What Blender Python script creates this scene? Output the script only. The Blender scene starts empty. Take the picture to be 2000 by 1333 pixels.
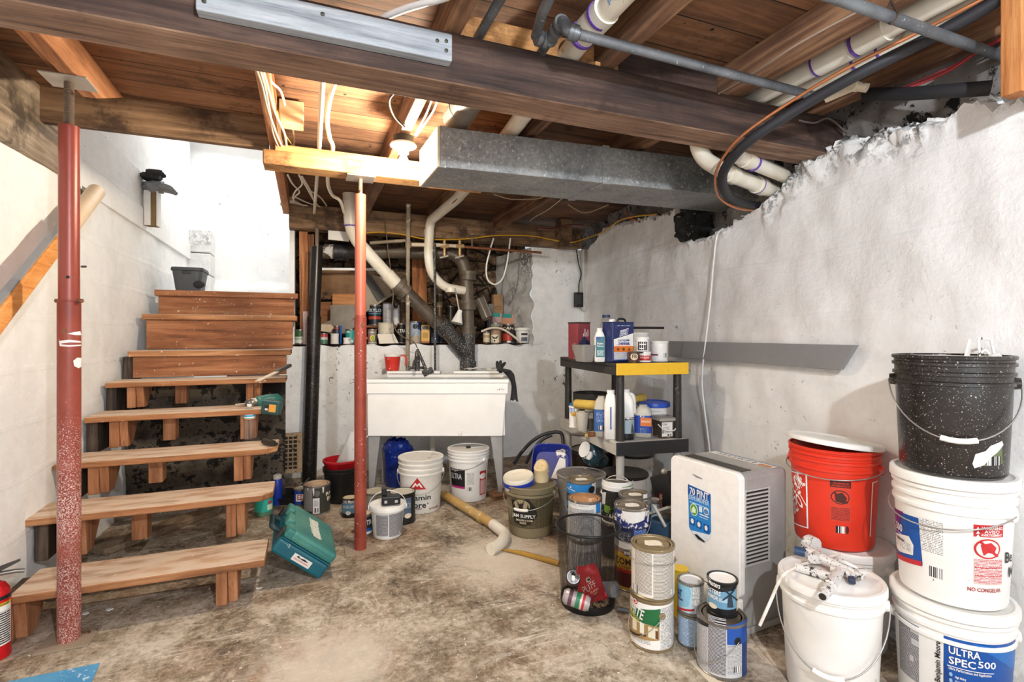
import bpy, bmesh, math, random
from mathutils import Vector, Matrix, noise as mnoise

# ------------------------------------------------------------------ camera, world, lights, exposure
SC = bpy.context.scene
COL = SC.collection
ANG = math.radians(21.8)
CA, SA = math.cos(ANG), math.sin(ANG)
EYE = 1.2
cam = bpy.data.objects.new('camera', bpy.data.cameras.new('camera'))
COL.objects.link(cam)
cam.location = (0, 0, EYE)
cam.rotation_euler = (math.pi / 2, 0, -ANG)
cam.data.sensor_width = 36.0
cam.data.lens = 18.0
cam.data.shift_y = -11.5 / 2000
cam.data.clip_start = 0.02
SC.camera = cam
SC.view_settings.view_transform = 'Standard'
SC.view_settings.look = 'None'
SC.view_settings.gamma = 1
SC.view_settings.use_curve_mapping = False
SC.view_settings.exposure = 0.0
wd = bpy.data.worlds.new('world')
SC.world = wd
wd.use_nodes = True
wd.node_tree.nodes['Background'].inputs[0].default_value = (0.93, 0.97, 1.0, 1)
wd.node_tree.nodes['Background'].inputs[1].default_value = 0.62


def area(name, loc, target, sx, sy, power, color=(1, 1, 1)):
    l = bpy.data.lights.new(name, 'AREA')
    l.shape = 'RECTANGLE'
    l.size, l.size_y, l.energy, l.color = sx, sy, power, color
    o = bpy.data.objects.new(name, l)
    COL.objects.link(o)
    o.location = loc
    o.rotation_euler = (Vector(target) - Vector(loc)).to_track_quat('-Z', 'Y').to_euler()
    return o


# daylight: open bulkhead door over the stair landing; behind the camera, an added fill lamp, no window
area('stairwell_daylight', (-0.65, 5.7, 3.35), (-0.75, 5.2, 0.5), 1.0, 1.3, 20, (1, 0.99, 0.97))
area('rear_fill_lamp', (0.6, -2.3, 1.15), (0.7, 2.6, 1.7), 3.2, 1.6, 50, (0.95, 0.98, 1.0))
BULB_FRONT, BULB_REAR = 1750.0, 4100.0

# ------------------------------------------------------------------ picture ray helpers (2000x1333 frame -> room coordinates)


def W(u, v, y):
    x = (u - 1000) / 1000 * y
    return Vector((x * CA + y * SA, -x * SA + y * CA, EYE - (v - 655) / 1000 * y))


def AZ(u, v, z=0.0):
    return W(u, v, (EYE - z) / ((v - 655) / 1000))


def HY(u, v, hy):
    t = (u - 1000) / 1000
    return W(u, v, hy / (CA - t * SA))


def HX(u, v, hx):
    t = (u - 1000) / 1000
    return W(u, v, hx / (t * CA + SA))


def RWY(u, off=0.0):
    return (1.96 - off) / ((u - 1000) / 1000 + 0.226)


def RW(u, v, off=0.0):
    return W(u, v, RWY(u, off))


def XY(x, y, z=0.0):                       # camera-plan coordinates to room coordinates
    return Vector((x * CA + y * SA, -x * SA + y * CA, z))


def base_at(u, v, d, z0=0.0):
    """centre of a round base of diameter d whose nearest point is seen at (u, v) on the level z0"""
    p = AZ(u, v, z0)
    k = 1 + d / 2 / math.hypot(p.x, p.y)
    return Vector((p.x * k, p.y * k, z0))


def face_cam(p):
    return math.atan2(-p[0], p[1])


# ------------------------------------------------------------------ materials
MATS = {}


def lin(h):
    h = h.lstrip('#')
    r = []
    for i in (0, 2, 4):
        c = int(h[i:i + 2], 16) / 255
        r.append(c / 12.92 if c <= 0.04045 else ((c + 0.055) / 1.055) ** 2.4)
    return (r[0], r[1], r[2], 1)


class NT:
    def __init__(s, name):
        s.m = bpy.data.materials.new(name)
        s.m.use_nodes = True
        s.t = s.m.node_tree
        s.b = s.t.nodes['Principled BSDF']
        s.tc = s.t.nodes.new('ShaderNodeTexCoord')
        s.oi = s.t.nodes.new('ShaderNodeObjectInfo')

    def n(s, kind, **kw):
        o = s.t.nodes.new(kind)
        for k, v in kw.items():
            setattr(o, k, v)
        return o

    def l(s, a, b):
        s.t.links.new(a, b)

    def vec(s, scale=(1, 1, 1), rnd=True, coord='Object'):
        mp = s.n('ShaderNodeMapping')
        mp.inputs['Scale'].default_value = scale
        s.l(s.tc.outputs[coord], mp.inputs['Vector'])
        if rnd:
            mu = s.n('ShaderNodeMath', operation='MULTIPLY')
            mu.inputs[1].default_value = 37.0
            s.l(s.oi.outputs['Random'], mu.inputs[0])
            s.l(mu.outputs[0], mp.inputs['Location'])
        return mp.outputs[0]

    def noise(s, v, scale=5, detail=4, rough=0.55, dist=0.0):
        o = s.n('ShaderNodeTexNoise')
        o.inputs['Scale'].default_value = scale
        o.inputs['Detail'].default_value = detail
        o.inputs['Roughness'].default_value = rough
        o.inputs['Distortion'].default_value = dist
        s.l(v, o.inputs['Vector'])
        return o.outputs[0]

    def ramp(s, f, stops, interp='LINEAR'):
        o = s.n('ShaderNodeValToRGB')
        e = o.color_ramp.elements
        o.color_ramp.interpolation = interp
        while len(e) < len(stops):
            e.new(0.5)
        for i, (p, c) in enumerate(stops):
            e[i].position = p
            e[i].color = c if not isinstance(c, (int, float)) else (c, c, c, 1)
        s.l(f, o.inputs[0])
        return o.outputs[0]

    def mix(s, f, a, b, blend='MIX'):
        o = s.n('ShaderNodeMix', data_type='RGBA', blend_type=blend)
        for x, sock in ((f, o.inputs[0]), (a, o.inputs[6]), (b, o.inputs[7])):
            if isinstance(x, (int, float)):
                sock.default_value = x if sock == o.inputs[0] else (x, x, x, 1)
            elif isinstance(x, tuple):
                sock.default_value = x
            else:
                s.l(x, sock)
        return o.outputs[2]

    def math(s, op, a, b=0.0):
        o = s.n('ShaderNodeMath', operation=op)
        for x, sock in ((a, o.inputs[0]), (b, o.inputs[1])):
            if isinstance(x, (int, float)):
                sock.default_value = x
            else:
                s.l(x, sock)
        return o.outputs[0]

    def bump(s, h, strength=0.3, dist=0.01):
        o = s.n('ShaderNodeBump')
        o.inputs['Strength'].default_value = strength
        o.inputs['Distance'].default_value = dist
        s.l(h, o.inputs['Height'])
        s.l(o.outputs[0], s.b.inputs['Normal'])

    def out(s, color, rough=0.6, metal=0.0):
        if isinstance(color, tuple):
            s.b.inputs['Base Color'].default_value = color
        else:
            s.l(color, s.b.inputs['Base Color'])
        if isinstance(rough, (int, float)):
            s.b.inputs['Roughness'].default_value = rough
        else:
            s.l(rough, s.b.inputs['Roughness'])
        s.b.inputs['Metallic'].default_value = metal
        return s.m


def C(hexc, rough=0.45, metal=0.0, var=0.05):
    """plain coloured paint, plastic or metal with a faint procedural mottle"""
    key = (hexc, rough, metal, var)
    if key not in MATS:
        k = NT('colour_' + hexc.strip('#'))
        c = lin(hexc)
        f = k.noise(k.vec(), 28, 5, 0.65)
        d = tuple(x * (1 - var * 1.6) for x in c[:3]) + (1,)
        col = k.ramp(f, [(0.3, d), (0.6, c)])
        k.bump(f, 0.08, 0.002)
        MATS[key] = k.out(col, rough, metal)
    return MATS[key]


def dirty(name, base, spot, amount=0.5, scale=22, rough=0.5, metal=0.0, base2=None, fine=None, bump=0.2):
    """base colour with hard-edged spots or splashes of another colour"""
    if name not in MATS:
        k = NT(name)
        v = k.vec()
        b = lin(base)
        col = k.ramp(k.noise(v, 6, 4), [(0.35, lin(base2 or base)), (0.65, b)])
        n1 = k.noise(v, scale, 6, 0.7)
        t = 0.7 - 0.25 * amount
        m = k.ramp(n1, [(t, 0.0), (t + 0.03, 1.0)])
        col = k.mix(m, col, lin(spot))
        if fine:
            n2 = k.noise(v, scale * 4.5, 3, 0.65)
            t2 = 0.71 - 0.2 * fine
            col = k.mix(k.ramp(n2, [(t2, 0.0), (t2 + 0.03, 1.0)]), col, lin(spot))
        k.bump(n1, bump, 0.003)
        MATS[name] = k.out(col, rough, metal)
    return MATS[name]


def wood(name, dark, mid, light, axis='x', sc=1.0, rough=0.78, bump=0.35, spots=None, grime=None):
    if name not in MATS:
        k = NT(name)
        a, c = 1.1 * sc, 17.0 * sc
        s = {'x': (a, c, c), 'y': (c, a, c), 'z': (c, c, a)}[axis]
        v = k.vec(s)
        n1 = k.noise(v, 1.6, 7, 0.68, 0.6)
        n2 = k.noise(k.vec((1, 1, 1)), 2.6 * sc, 5, 0.6)
        f = k.math('ADD', k.math('MULTIPLY', n1, 0.68), k.math('MULTIPLY', n2, 0.32))
        col = k.ramp(f, [(0.36, lin(dark)), (0.5, lin(mid)), (0.64, lin(light))])
        n3 = k.noise(v, 9, 5, 0.7)
        col = k.mix(k.ramp(n3, [(0.56, 0.0), (0.75, 0.6)]), col, lin(dark))
        if spots:
            col = k.mix(k.ramp(k.noise(k.vec(), 34, 4, 0.7), [(0.66, 0.0), (0.69, 1.0)]), col, lin(spots))
        if grime:
            col = k.mix(k.ramp(k.noise(k.vec(), 3.2, 8, 0.72), [(0.52, 0.0), (0.62, 0.85)]), col, lin(grime))
        k.bump(k.math('ADD', n1, k.math('MULTIPLY', n3, 0.6)), bump, 0.006)
        MATS[name] = k.out(col, rough)
    return MATS[name]


def plaster(name, base='#f4f4f3', shade='#e2e2e0', spot='#2a2623', spots=0.3, bump=0.5, rough=0.8, streak=None, courses=None, attr=False):
    if name not in MATS:
        k = NT(name)
        v = k.vec(rnd=False)
        n0 = k.noise(v, 1.7, 6, 0.62)
        n1 = k.noise(v, 11, 8, 0.68)
        col = k.ramp(k.math('ADD', k.math('MULTIPLY', n0, 0.6), k.math('MULTIPLY', n1, 0.4)),
                     [(0.38, lin(shade)), (0.56, lin(base))])
        if streak:
            col = k.mix(k.ramp(k.noise(k.vec((1, 1, 5), False), 2.4, 8, 0.7), [(0.56, 0.0), (0.7, 0.65)]), col, lin(streak))
        reg = k.ramp(k.noise(v, 1.9, 3, 0.5), [(0.5, 0.0), (0.68, 1.0)])
        t = 0.69 - 0.1 * spots
        m = k.math('MULTIPLY', k.ramp(k.noise(v, 26, 6, 0.72, 0.4), [(t, 0.0), (t + 0.02, 1.0)]), reg)
        h = k.math('ADD', k.math('MULTIPLY', n1, 0.7), k.math('MULTIPLY', n0, 1.2))
        if attr:                                             # broken plaster where the surface is chipped
            at = k.n('ShaderNodeAttribute', attribute_name='chipped')
            r = k.ramp(k.noise(v, 17, 7, 0.75, 0.5), [(0.5, 0.0), (0.56, 1.0)])
            m = k.math('MAXIMUM', m, k.math('MULTIPLY', at.outputs['Fac'], r))
        col = k.mix(m, col, lin(spot))
        if courses:                                          # faint raised board marks of the formwork
            wv = k.n('ShaderNodeTexWave', wave_type='BANDS', bands_direction='Z')
            wv.inputs['Scale'].default_value = courses
            wv.inputs['Distortion'].default_value = 0.6
            wv.inputs['Detail'].default_value = 2
            k.l(v, wv.inputs['Vector'])
            h = k.math('ADD', h, k.math('MULTIPLY', k.ramp(wv.outputs[1], [(0.95, 0.0), (0.99, 1.0)]), 0.12))
        k.bump(h, bump, 0.02)
        MATS[name] = k.out(col, rough)
    return MATS[name]


def fineprint(name, ink='#5b5b60', paper='#d9d9d8', pitch=190.0, dash=70.0, dens=0.42, cols=None):
    """small lines of print, laid out on the label's own metre scale"""
    if name not in MATS:
        k = NT(name)
        sp = k.n('ShaderNodeSeparateXYZ')
        k.l(k.tc.outputs['UV'], sp.inputs[0])
        row = k.math('MULTIPLY', sp.outputs[1], pitch)
        fr = k.math('FRACT', row)
        band = k.math('GREATER_THAN', fr, 0.42)
        cx = k.n('ShaderNodeCombineXYZ')
        k.l(k.math('MULTIPLY', sp.outputs[0], dash), cx.inputs[0])
        k.l(k.math('MULTIPLY', k.math('FLOOR', row), 7.31), cx.inputs[1])
        n = k.noise(cx.outputs[0], 6.0, 2, 0.6)
        wd_ = k.math('GREATER_THAN', n, 1 - dens - 0.14)
        cx2 = k.n('ShaderNodeCombineXYZ')
        k.l(k.math('MULTIPLY', sp.outputs[0], 9.0), cx2.inputs[0])
        k.l(k.math('MULTIPLY', k.math('FLOOR', k.math('MULTIPLY', row, 0.25)), 3.7), cx2.inputs[1])
        gap = k.math('GREATER_THAN', k.noise(cx2.outputs[0], 1.0, 1), 0.34)
        m = k.math('MULTIPLY', k.math('MULTIPLY', band, wd_), gap)
        MATS[name] = k.out(k.mix(m, lin(paper), lin(ink)), 0.5)
    return MATS[name]


def barcode():
    if 'barcode' not in MATS:
        k = NT('barcode')
        sp = k.n('ShaderNodeSeparateXYZ')
        k.l(k.tc.outputs['UV'], sp.inputs[0])
        wn = k.n('ShaderNodeTexWhiteNoise', noise_dimensions='1D')
        k.l(k.math('FLOOR', k.math('MULTIPLY', sp.outputs[0], 750)), wn.inputs['W'])
        k.l_ = None
        MATS['barcode'] = k.out(k.mix(k.math('GREATER_THAN', wn.outputs[0], 0.45), lin('#f2f0ee'), lin('#181818')), 0.5)
    return MATS['barcode']


def glassy(name, col='#ffffff', rough=0.05, trans=0.9, ior=1.4):
    if name not in MATS:
        k = NT(name)
        k.b.inputs['Transmission Weight'].default_value = trans
        k.b.inputs['IOR'].default_value = ior
        f = k.noise(k.vec(), 9, 3)
        c = lin(col)
        k.out(k.ramp(f, [(0.3, tuple(x * 0.93 for x in c[:3]) + (1,)), (0.6, c)]), rough)
        MATS[name] = k.m
    return MATS[name]


def glow(name, col, strength):
    if name not in MATS:
        k = NT(name)
        k.b.inputs['Emission Color'].default_value = col
        k.b.inputs['Emission Strength'].default_value = strength
        k.out(col, 0.3)
        MATS[name] = k.m
    return MATS[name]


# ------------------------------------------------------------------ mesh builder
_TXT = {}


def text_tris(s, bold=0.0):
    key = (s, bold)
    if key not in _TXT:
        cu = bpy.data.curves.new('t', 'FONT')
        cu.body = s
        cu.resolution_u = 2
        cu.offset = bold
        cu.align_x = 'LEFT'
        ob = bpy.data.objects.new('t', cu)
        COL.objects.link(ob)
        bpy.context.view_layer.update()
        me = bpy.data.meshes.new_from_object(ob.evaluated_get(bpy.context.evaluated_depsgraph_get()))
        vs = [(v.co.x, v.co.y) for v in me.vertices]
        fs = [tuple(p.vertices) for p in me.polygons]
        bpy.data.objects.remove(ob)
        bpy.data.meshes.remove(me)
        bpy.data.curves.remove(cu)
        x0, x1 = min(v[0] for v in vs), max(v[0] for v in vs)
        y0, y1 = min(v[1] for v in vs), max(v[1] for v in vs)
        _TXT[key] = ([((x - x0) / (x1 - x0) - 0.5, (y - y0) / (y1 - y0) - 0.5) for x, y in vs], fs, (x1 - x0) / (y1 - y0))
    return _TXT[key]


def spline(pts, k=6):
    """Catmull-Rom through points"""
    P = [Vector(p) for p in pts]
    if len(P) < 3:
        return P
    o = []
    for i in range(len(P) - 1):
        a, b, c, d = P[max(i - 1, 0)], P[i], P[i + 1], P[min(i + 2, len(P) - 1)]
        for j in range(k):
            t = j / k
            o.append(0.5 * ((2 * b) + (c - a) * t + (2 * a - 5 * b + 4 * c - d) * t * t + (3 * b - a - 3 * c + d) * t ** 3))
    o.append(P[-1])
    return o


def bend(pts, r=0.06, k=5):
    """polyline with rounded corners"""
    P = [Vector(p) for p in pts]
    o = [P[0]]
    for i in range(1, len(P) - 1):
        a, b, c = P[i - 1], P[i], P[i + 1]
        d1, d2 = (a - b), (c - b)
        q = min(r, d1.length * 0.49, d2.length * 0.49)
        p0, p1 = b + d1.normalized() * q, b + d2.normalized() * q
        for j in range(k + 1):
            t = j / k
            o.append(p0 * (1 - t) ** 2 + b * 2 * t * (1 - t) + p1 * t * t)
    o.append(P[-1])
    return o


class MB:
    def __init__(s, mat=None):
        s.V, s.F, s.I, s.U, s.mats, s.cur = [], [], [], [], [], 0
        if mat:
            s.m(mat)

    def m(s, mat):
        if mat not in s.mats:
            s.mats.append(mat)
        s.cur = s.mats.index(mat)
        return s

    def add(s, vs, fs, uv=None):
        b = len(s.V)
        s.V += [Vector(v) for v in vs]
        for f in fs:
            s.F.append(tuple(b + i for i in f))
            s.I.append(s.cur)
            s.U.append([uv[i] for i in f] if uv else None)
        return s

    def box(s, c, sz, R=None):
        c = Vector(c)
        q = []
        for z in (-1, 1):
            for x, y in ((-1, -1), (1, -1), (1, 1), (-1, 1)):
                p = Vector((x * sz[0] / 2, y * sz[1] / 2, z * sz[2] / 2))
                q.append(c + (R @ p if R else p))
        return s.add(q, [(3, 2, 1, 0), (4, 5, 6, 7), (0, 1, 5, 4), (1, 2, 6, 5), (2, 3, 7, 6), (3, 0, 4, 7)])

    def span(s, a, b):
        a, b = Vector(a), Vector(b)
        return s.box((a + b) / 2, [abs(b[i] - a[i]) for i in range(3)])

    def bar(s, a, b, w, h, up=(0, 0, 1)):
        a, b = Vector(a), Vector(b)
        d = (b - a).normalized()
        x = d.cross(Vector(up)).normalized()
        z = x.cross(d)
        return s.box((a + b) / 2, (w, (b - a).length, h), Matrix((x, d, z)).transposed())

    def hexa(s, q):
        return s.add(q, [(3, 2, 1, 0), (4, 5, 6, 7), (0, 1, 5, 4), (1, 2, 6, 5), (2, 3, 7, 6), (3, 0, 4, 7)])

    def prism(s, pts, vec):
        n = len(pts)
        vec = Vector(vec)
        P = [Vector(p) for p in pts]
        return s.add(P + [p + vec for p in P],
                     [tuple(range(n))[::-1], tuple(range(n, 2 * n))] + [(i, (i + 1) % n, n + (i + 1) % n, n + i) for i in range(n)])

    def tube(s, pts, r, n=10, caps=True):
        P = [Vector(p) for p in pts]
        rr = r if isinstance(r, (list, tuple)) else [r] * len(P)
        vs, fs = [], []
        up = None
        for i, p in enumerate(P):
            d = (P[min(i + 1, len(P) - 1)] - P[max(i - 1, 0)]).normalized()
            if up is None:
                up = Vector((0, 0, 1)) if abs(d.z) < 0.9 else Vector((1, 0, 0))
            x = d.cross(up).normalized()
            up = x.cross(d).normalized()
            for j in range(n):
                a = 2 * math.pi * j / n
                vs.append(p + (x * math.cos(a) + up * math.sin(a)) * rr[i])
        for i in range(len(P) - 1):
            for j in range(n):
                k = (j + 1) % n
                fs.append((i * n + j, i * n + k, (i + 1) * n + k, (i + 1) * n + j))
        if caps:
            fs.append(tuple(range(n))[::-1])
            fs.append(tuple((len(P) - 1) * n + j for j in range(n)))
        return s.add(vs, fs)

    def lathe(s, prof, n=36, c=(0, 0, 0), R=None, sx=1.0, sy=1.0):
        c = Vector(c)
        vs, fs = [], []
        for r, z in prof:
            for j in range(n):
                a = 2 * math.pi * j / n
                p = Vector((r * math.cos(a) * sx, r * math.sin(a) * sy, z))
                vs.append(c + (R @ p if R else p))
        for i in range(len(prof) - 1):
            for j in range(n):
                k = (j + 1) % n
                fs.append((i * n + j, i * n + k, (i + 1) * n + k, (i + 1) * n + j))
        if prof[0][0] > 0:
            fs.append(tuple(range(n))[::-1])
        if prof[-1][0] > 0:
            fs.append(tuple((len(prof) - 1) * n + j for j in range(n)))
        return s.add(vs, fs)

    def ball(s, c, r, n=16, sq=(1, 1, 1), R=None):
        k = max(6, n // 2)
        pr = [(math.sin(math.pi * i / k) * 1.0, -math.cos(math.pi * i / k)) for i in range(k + 1)]
        pr[0] = (1e-4, -1.0)
        pr[-1] = (1e-4, 1.0)
        c = Vector(c)
        sub = MB().lathe(pr, n)
        vs = [c + (R @ Vector((v.x * r * sq[0], v.y * r * sq[1], v.z * r * sq[2])) if R else
                   Vector((v.x * r * sq[0], v.y * r * sq[1], v.z * r * sq[2]))) for v in sub.V]
        return s.add(vs, sub.F)

    def grid(s, fn, nu, nv, uv=False):
        vs = [fn(i / nu, j / nv) for j in range(nv + 1) for i in range(nu + 1)]
        q = [(i / nu, j / nv) for j in range(nv + 1) for i in range(nu + 1)] if uv else None
        w = nu + 1
        return s.add(vs, [(j * w + i, j * w + i + 1, (j + 1) * w + i + 1, (j + 1) * w + i) for j in range(nv) for i in range(nu)], q)

    # label pieces: mp(x, z, layer) maps label metres to space
    def lrect(s, mp, x0, x1, z0, z1, lay, n=None):
        n = n or max(1, int(abs(x1 - x0) / 0.012))
        vs, uv, fs = [], [], []
        for i in range(n + 1):
            x = x0 + (x1 - x0) * i / n
            for z in (z0, z1):
                vs.append(mp(x, z, lay))
                uv.append((x, z))
        for i in range(n):
            fs.append((2 * i, 2 * i + 2, 2 * i + 3, 2 * i + 1))
        return s.add(vs, fs, uv)

    def lpoly(s, mp, pts, lay):
        """polygon cut into narrow upright strips so that it follows a round wall"""
        xs = [p[0] for p in pts]
        x0, x1 = min(xs), max(xs)
        k = max(1, int((x1 - x0) / 0.007))
        for i in range(k):
            P = pts
            for lim, sg in ((x0 + (x1 - x0) * i / k, 1), (x0 + (x1 - x0) * (i + 1) / k, -1)):
                Q = []
                for j, q in enumerate(P):
                    p = P[j - 1]
                    a, b_ = (p[0] - lim) * sg, (q[0] - lim) * sg
                    if (a < 0) != (b_ < 0):
                        t = a / (a - b_)
                        Q.append((p[0] + (q[0] - p[0]) * t, p[1] + (q[1] - p[1]) * t))
                    if b_ >= 0:
                        Q.append(q)
                P = Q
                if not P:
                    break
            if len(P) >= 3:
                if sum(P[j - 1][0] * q[1] - q[0] * P[j - 1][1] for j, q in enumerate(P)) < 0:
                    P = P[::-1]
                s.add([mp(x, z, lay) for x, z in P], [tuple(range(len(P)))], list(P))
        return s

    def ltext(s, mp, txt, x, z, w, h, lay, rot=0.0, bold=0.0):
        vs, fs, asp = text_tris(txt, bold)
        if w is None:
            w = h * asp
        cr, sr = math.cos(math.radians(rot)), math.sin(math.radians(rot))
        q = []
        for a, b in vs:
            a, b = a * w, b * h
            q.append(mp(x + a * cr - b * sr, z + a * sr + b * cr, lay))
        return s.add(q, fs)

    def items(s, mp, items):
        """R rect x0 x1 z0 z1 / T text x z w h [rot bold] / D disc x z r / P polygon pts ; last entries material, layer"""
        for it in items:
            k = it[0]
            if k == 'R':
                s.m(it[5]).lrect(mp, it[1], it[2], it[3], it[4], it[6] if len(it) > 6 else 1)
            elif k == 'T':
                s.m(it[6]).ltext(mp, it[1], it[2], it[3], it[4], it[5], it[7] if len(it) > 7 else 3,
                                 it[8] if len(it) > 8 else 0, it[9] if len(it) > 9 else 0.008)
            elif k == 'D':
                q = it[3] if isinstance(it[3], tuple) else (it[3], it[3])
                s.m(it[4]).lpoly(mp, [(it[1] + q[0] * math.cos(a * math.pi / 10), it[2] + q[1] * math.sin(a * math.pi / 10)) for a in range(20)],
                                 it[5] if len(it) > 5 else 2)
            elif k == 'P':
                s.m(it[2]).lpoly(mp, it[1], it[3] if len(it) > 3 else 2)
        return s

    def build(s, name, parent=None, smooth=None, bevel=0.0, world=False, fix=False):
        me = bpy.data.meshes.new(name)
        off = Vector((0, 0, 0))
        if world:
            off = Vector(world) if not isinstance(world, bool) else (parent.location.copy() if parent else off)
        me.from_pydata([v - off for v in s.V], [], s.F)
        for mt in s.mats:
            me.materials.append(mt)
        me.polygons.foreach_set('material_index', s.I)
        if any(u for u in s.U):
            l = me.uv_layers.new(name='uv')
            i = 0
            for f, u in zip(s.F, s.U):
                for j in range(len(f)):
                    l.data[i].uv = u[j] if u else (0, 0)
                    i += 1
        me.validate()
        if fix:
            bm = bmesh.new()
            bm.from_mesh(me)
            bmesh.ops.recalc_face_normals(bm, faces=bm.faces)
            bm.to_mesh(me)
            bm.free()
        me.update()
        if smooth is not None:
            me.shade_smooth()
            if smooth < 179:
                me.set_sharp_from_angle(angle=math.radians(smooth))
        o = bpy.data.objects.new(name, me)
        COL.objects.link(o)
        if bevel:
            b = o.modifiers.new('bevel', 'BEVEL')
            b.width, b.segments, b.limit_method, b.angle_limit = bevel, 2, 'ANGLE', math.radians(40)
        if parent:
            o.parent = parent
        return o


def thing(name, label, cat, loc=(0, 0, 0), rotz=0.0, group=None):
    o = bpy.data.objects.new(name, None)
    o.empty_display_size = 0.05
    COL.objects.link(o)
    o.location = loc
    o.rotation_euler = (0, 0, rotz)
    return tag(o, label, cat, group)


def tag(o, label, cat, group=None):
    o['label'], o['category'], o['kind'] = label, cat, 'thing'
    if group:
        o['group'] = group
    return o


def struct(o):
    o['kind'] = 'structure'
    return o


def single(mb, name, label, cat, loc=None, group=None, **kw):
    """a thing that is one mesh, built in room coordinates; its origin goes to loc"""
    if loc is None:
        loc = Vector((sum(v.x for v in mb.V) / len(mb.V), sum(v.y for v in mb.V) / len(mb.V), min(v.z for v in mb.V)))
    o = mb.build(name, world=loc, **kw)
    o.location = loc
    return tag(o, label, cat, group)


def cyl_map(rf):
    """label metres on a round wall of radius rf(z); x=0 faces local -y"""
    def mp(x, z, lay):
        r = rf(z)
        a = x / r
        r += 0.0007 * lay
        return Vector((r * math.sin(a), -r * math.cos(a), z))
    return mp


def flat_map(o, ux, uz):
    o, ux, uz = Vector(o), Vector(ux).normalized(), Vector(uz).normalized()
    n = ux.cross(uz)

    def mp(x, z, lay):
        return o + ux * x + uz * z + n * (0.0007 * lay)
    return mp


def rotm(axis, deg):
    return Matrix.Rotation(math.radians(deg), 3, axis)


def frame(d, up=(0, 0, 1)):
    """rotation whose z axis is d"""
    d = Vector(d).normalized()
    x = Vector(up).cross(d)
    if x.length < 1e-4:
        x = Vector((1, 0, 0))
    x.normalize()
    return Matrix((x, d.cross(x), d)).transposed()




def loft(b, prof, n=32, p=3.0, c=(0, 0, 0), R=None):
    """stack of rounded-rectangle sections (half width, half depth, z)"""
    vs, fs = [], []
    c = Vector(c)
    for sx, sy, z in prof:
        for j in range(n):
            a = 2 * math.pi * (j + .5) / n
            ca, sa = math.cos(a), math.sin(a)
            q = Vector((math.copysign(abs(ca) ** (2 / p), ca) * sx, math.copysign(abs(sa) ** (2 / p), sa) * sy, z))
            vs.append(c + (R @ q if R else q))
    for i in range(len(prof) - 1):
        for j in range(n):
            k = (j + 1) % n
            fs.append((i * n + j, i * n + k, (i + 1) * n + k, (i + 1) * n + j))
    fs += [tuple(range(n))[::-1], tuple((len(prof) - 1) * n + j for j in range(n))]
    return b.add(vs, fs)
# ------------------------------------------------------------------ room shell
def concrete():
    k = NT('stained_concrete')
    v = k.vec(rnd=False)
    n0 = k.noise(v, 1.3, 9, 0.7, 0.6)
    n1 = k.noise(v, 7.5, 10, 0.76, 0.3)
    n2 = k.noise(v, 42, 7, 0.74)
    f = k.math('ADD', k.math('MULTIPLY', n0, 0.36), k.math('ADD', k.math('MULTIPLY', n1, 0.36), k.math('MULTIPLY', n2, 0.28)))
    col = k.ramp(f, [(0.4, lin('#40352b')), (0.46, lin('#857764')), (0.51, lin('#ada08d')), (0.565, lin('#cfc5b5'))])
    # warm rust-brown stain in the rear left part of the slab
    st = k.ramp(k.noise(k.vec((1, 1, 1), False), 0.9, 7, 0.7), [(0.46, 0.0), (0.6, 0.7)])
    col = k.mix(st, col, lin('#c79b74'), 'MULTIPLY')
    # pale paint scuffs: blotches and dragged strokes
    sc_ = k.ramp(k.noise(k.vec((1, 1, 1), False), 3.4, 12, 0.8, 2.2), [(0.55, 0.0), (0.62, 0.8)])
    col = k.mix(sc_, col, lin('#d9cfc0'))
    for ang, s_ in ((0.7, (3, 26, 1)), (-0.5, (2.5, 22, 1))):
        mp_ = k.n('ShaderNodeMapping')
        mp_.inputs['Scale'].default_value = s_
        mp_.inputs['Rotation'].default_value = (0, 0, ang)
        k.l(k.tc.outputs['Object'], mp_.inputs['Vector'])
        st = k.math('MULTIPLY', k.ramp(k.noise(mp_.outputs[0], 1.0, 6, 0.7, 1.2), [(0.58, 0.0), (0.64, 0.8)]), k.ramp(k.noise(v, 1.7, 3), [(0.48, 0.0), (0.62, 1.0)]))
        col = k.mix(st, col, lin('#ddd4c6'))
    dk = k.ramp(k.noise(k.vec((1.3, 0.8, 1), False), 2.6, 10, 0.78, 1.2), [(0.55, 0.0), (0.63, 0.75)])
    col = k.mix(dk, col, lin('#4f4237'))
    col = k.mix(k.ramp(k.noise(v, 48, 4, 0.65), [(0.65, 0.0), (0.67, 1.0)]), col, lin('#e9e3d8'))
    col = k.mix(k.ramp(k.noise(v, 80, 3, 0.6), [(0.655, 0.0), (0.68, 0.8)]), col, lin('#2b241d'))
    # spilled plaster dust in front of the tan bucket
    for px, py, rad in ((985, 1090, 0.36), (640, 1300, 0.3)):
        q = AZ(px, py)
        ds = k.n('ShaderNodeVectorMath', operation='DISTANCE')
        k.l(v, ds.inputs[0])
        ds.inputs[1].default_value = q
        e = k.math('ADD', k.math('MULTIPLY', ds.outputs['Value'], 1 / rad), k.math('MULTIPLY', k.math('SUBTRACT', n1, 0.5), 2.6))
        col = k.mix(k.ramp(e, [(0.45, 0.75), (1.0, 0.0)]), col, lin('#d9cfbf'))
    k.bump(k.math('ADD', n1, k.math('MULTIPLY', n2, 0.6)), 0.35, 0.012)
    return k.out(col, 0.82)


FLOORM = concrete()
LX, BY, TOPZ = -1.15, 4.68, 2.35
CEILZ = TOPZ
b = MB(FLOORM)
b.add([(-2.2, -2.6, 0), (4.2, -2.6, 0), (4.2, 6.6, 0), (-2.2, 6.6, 0)], [(0, 1, 2, 3)])
struct(b.build('floor'))

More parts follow.
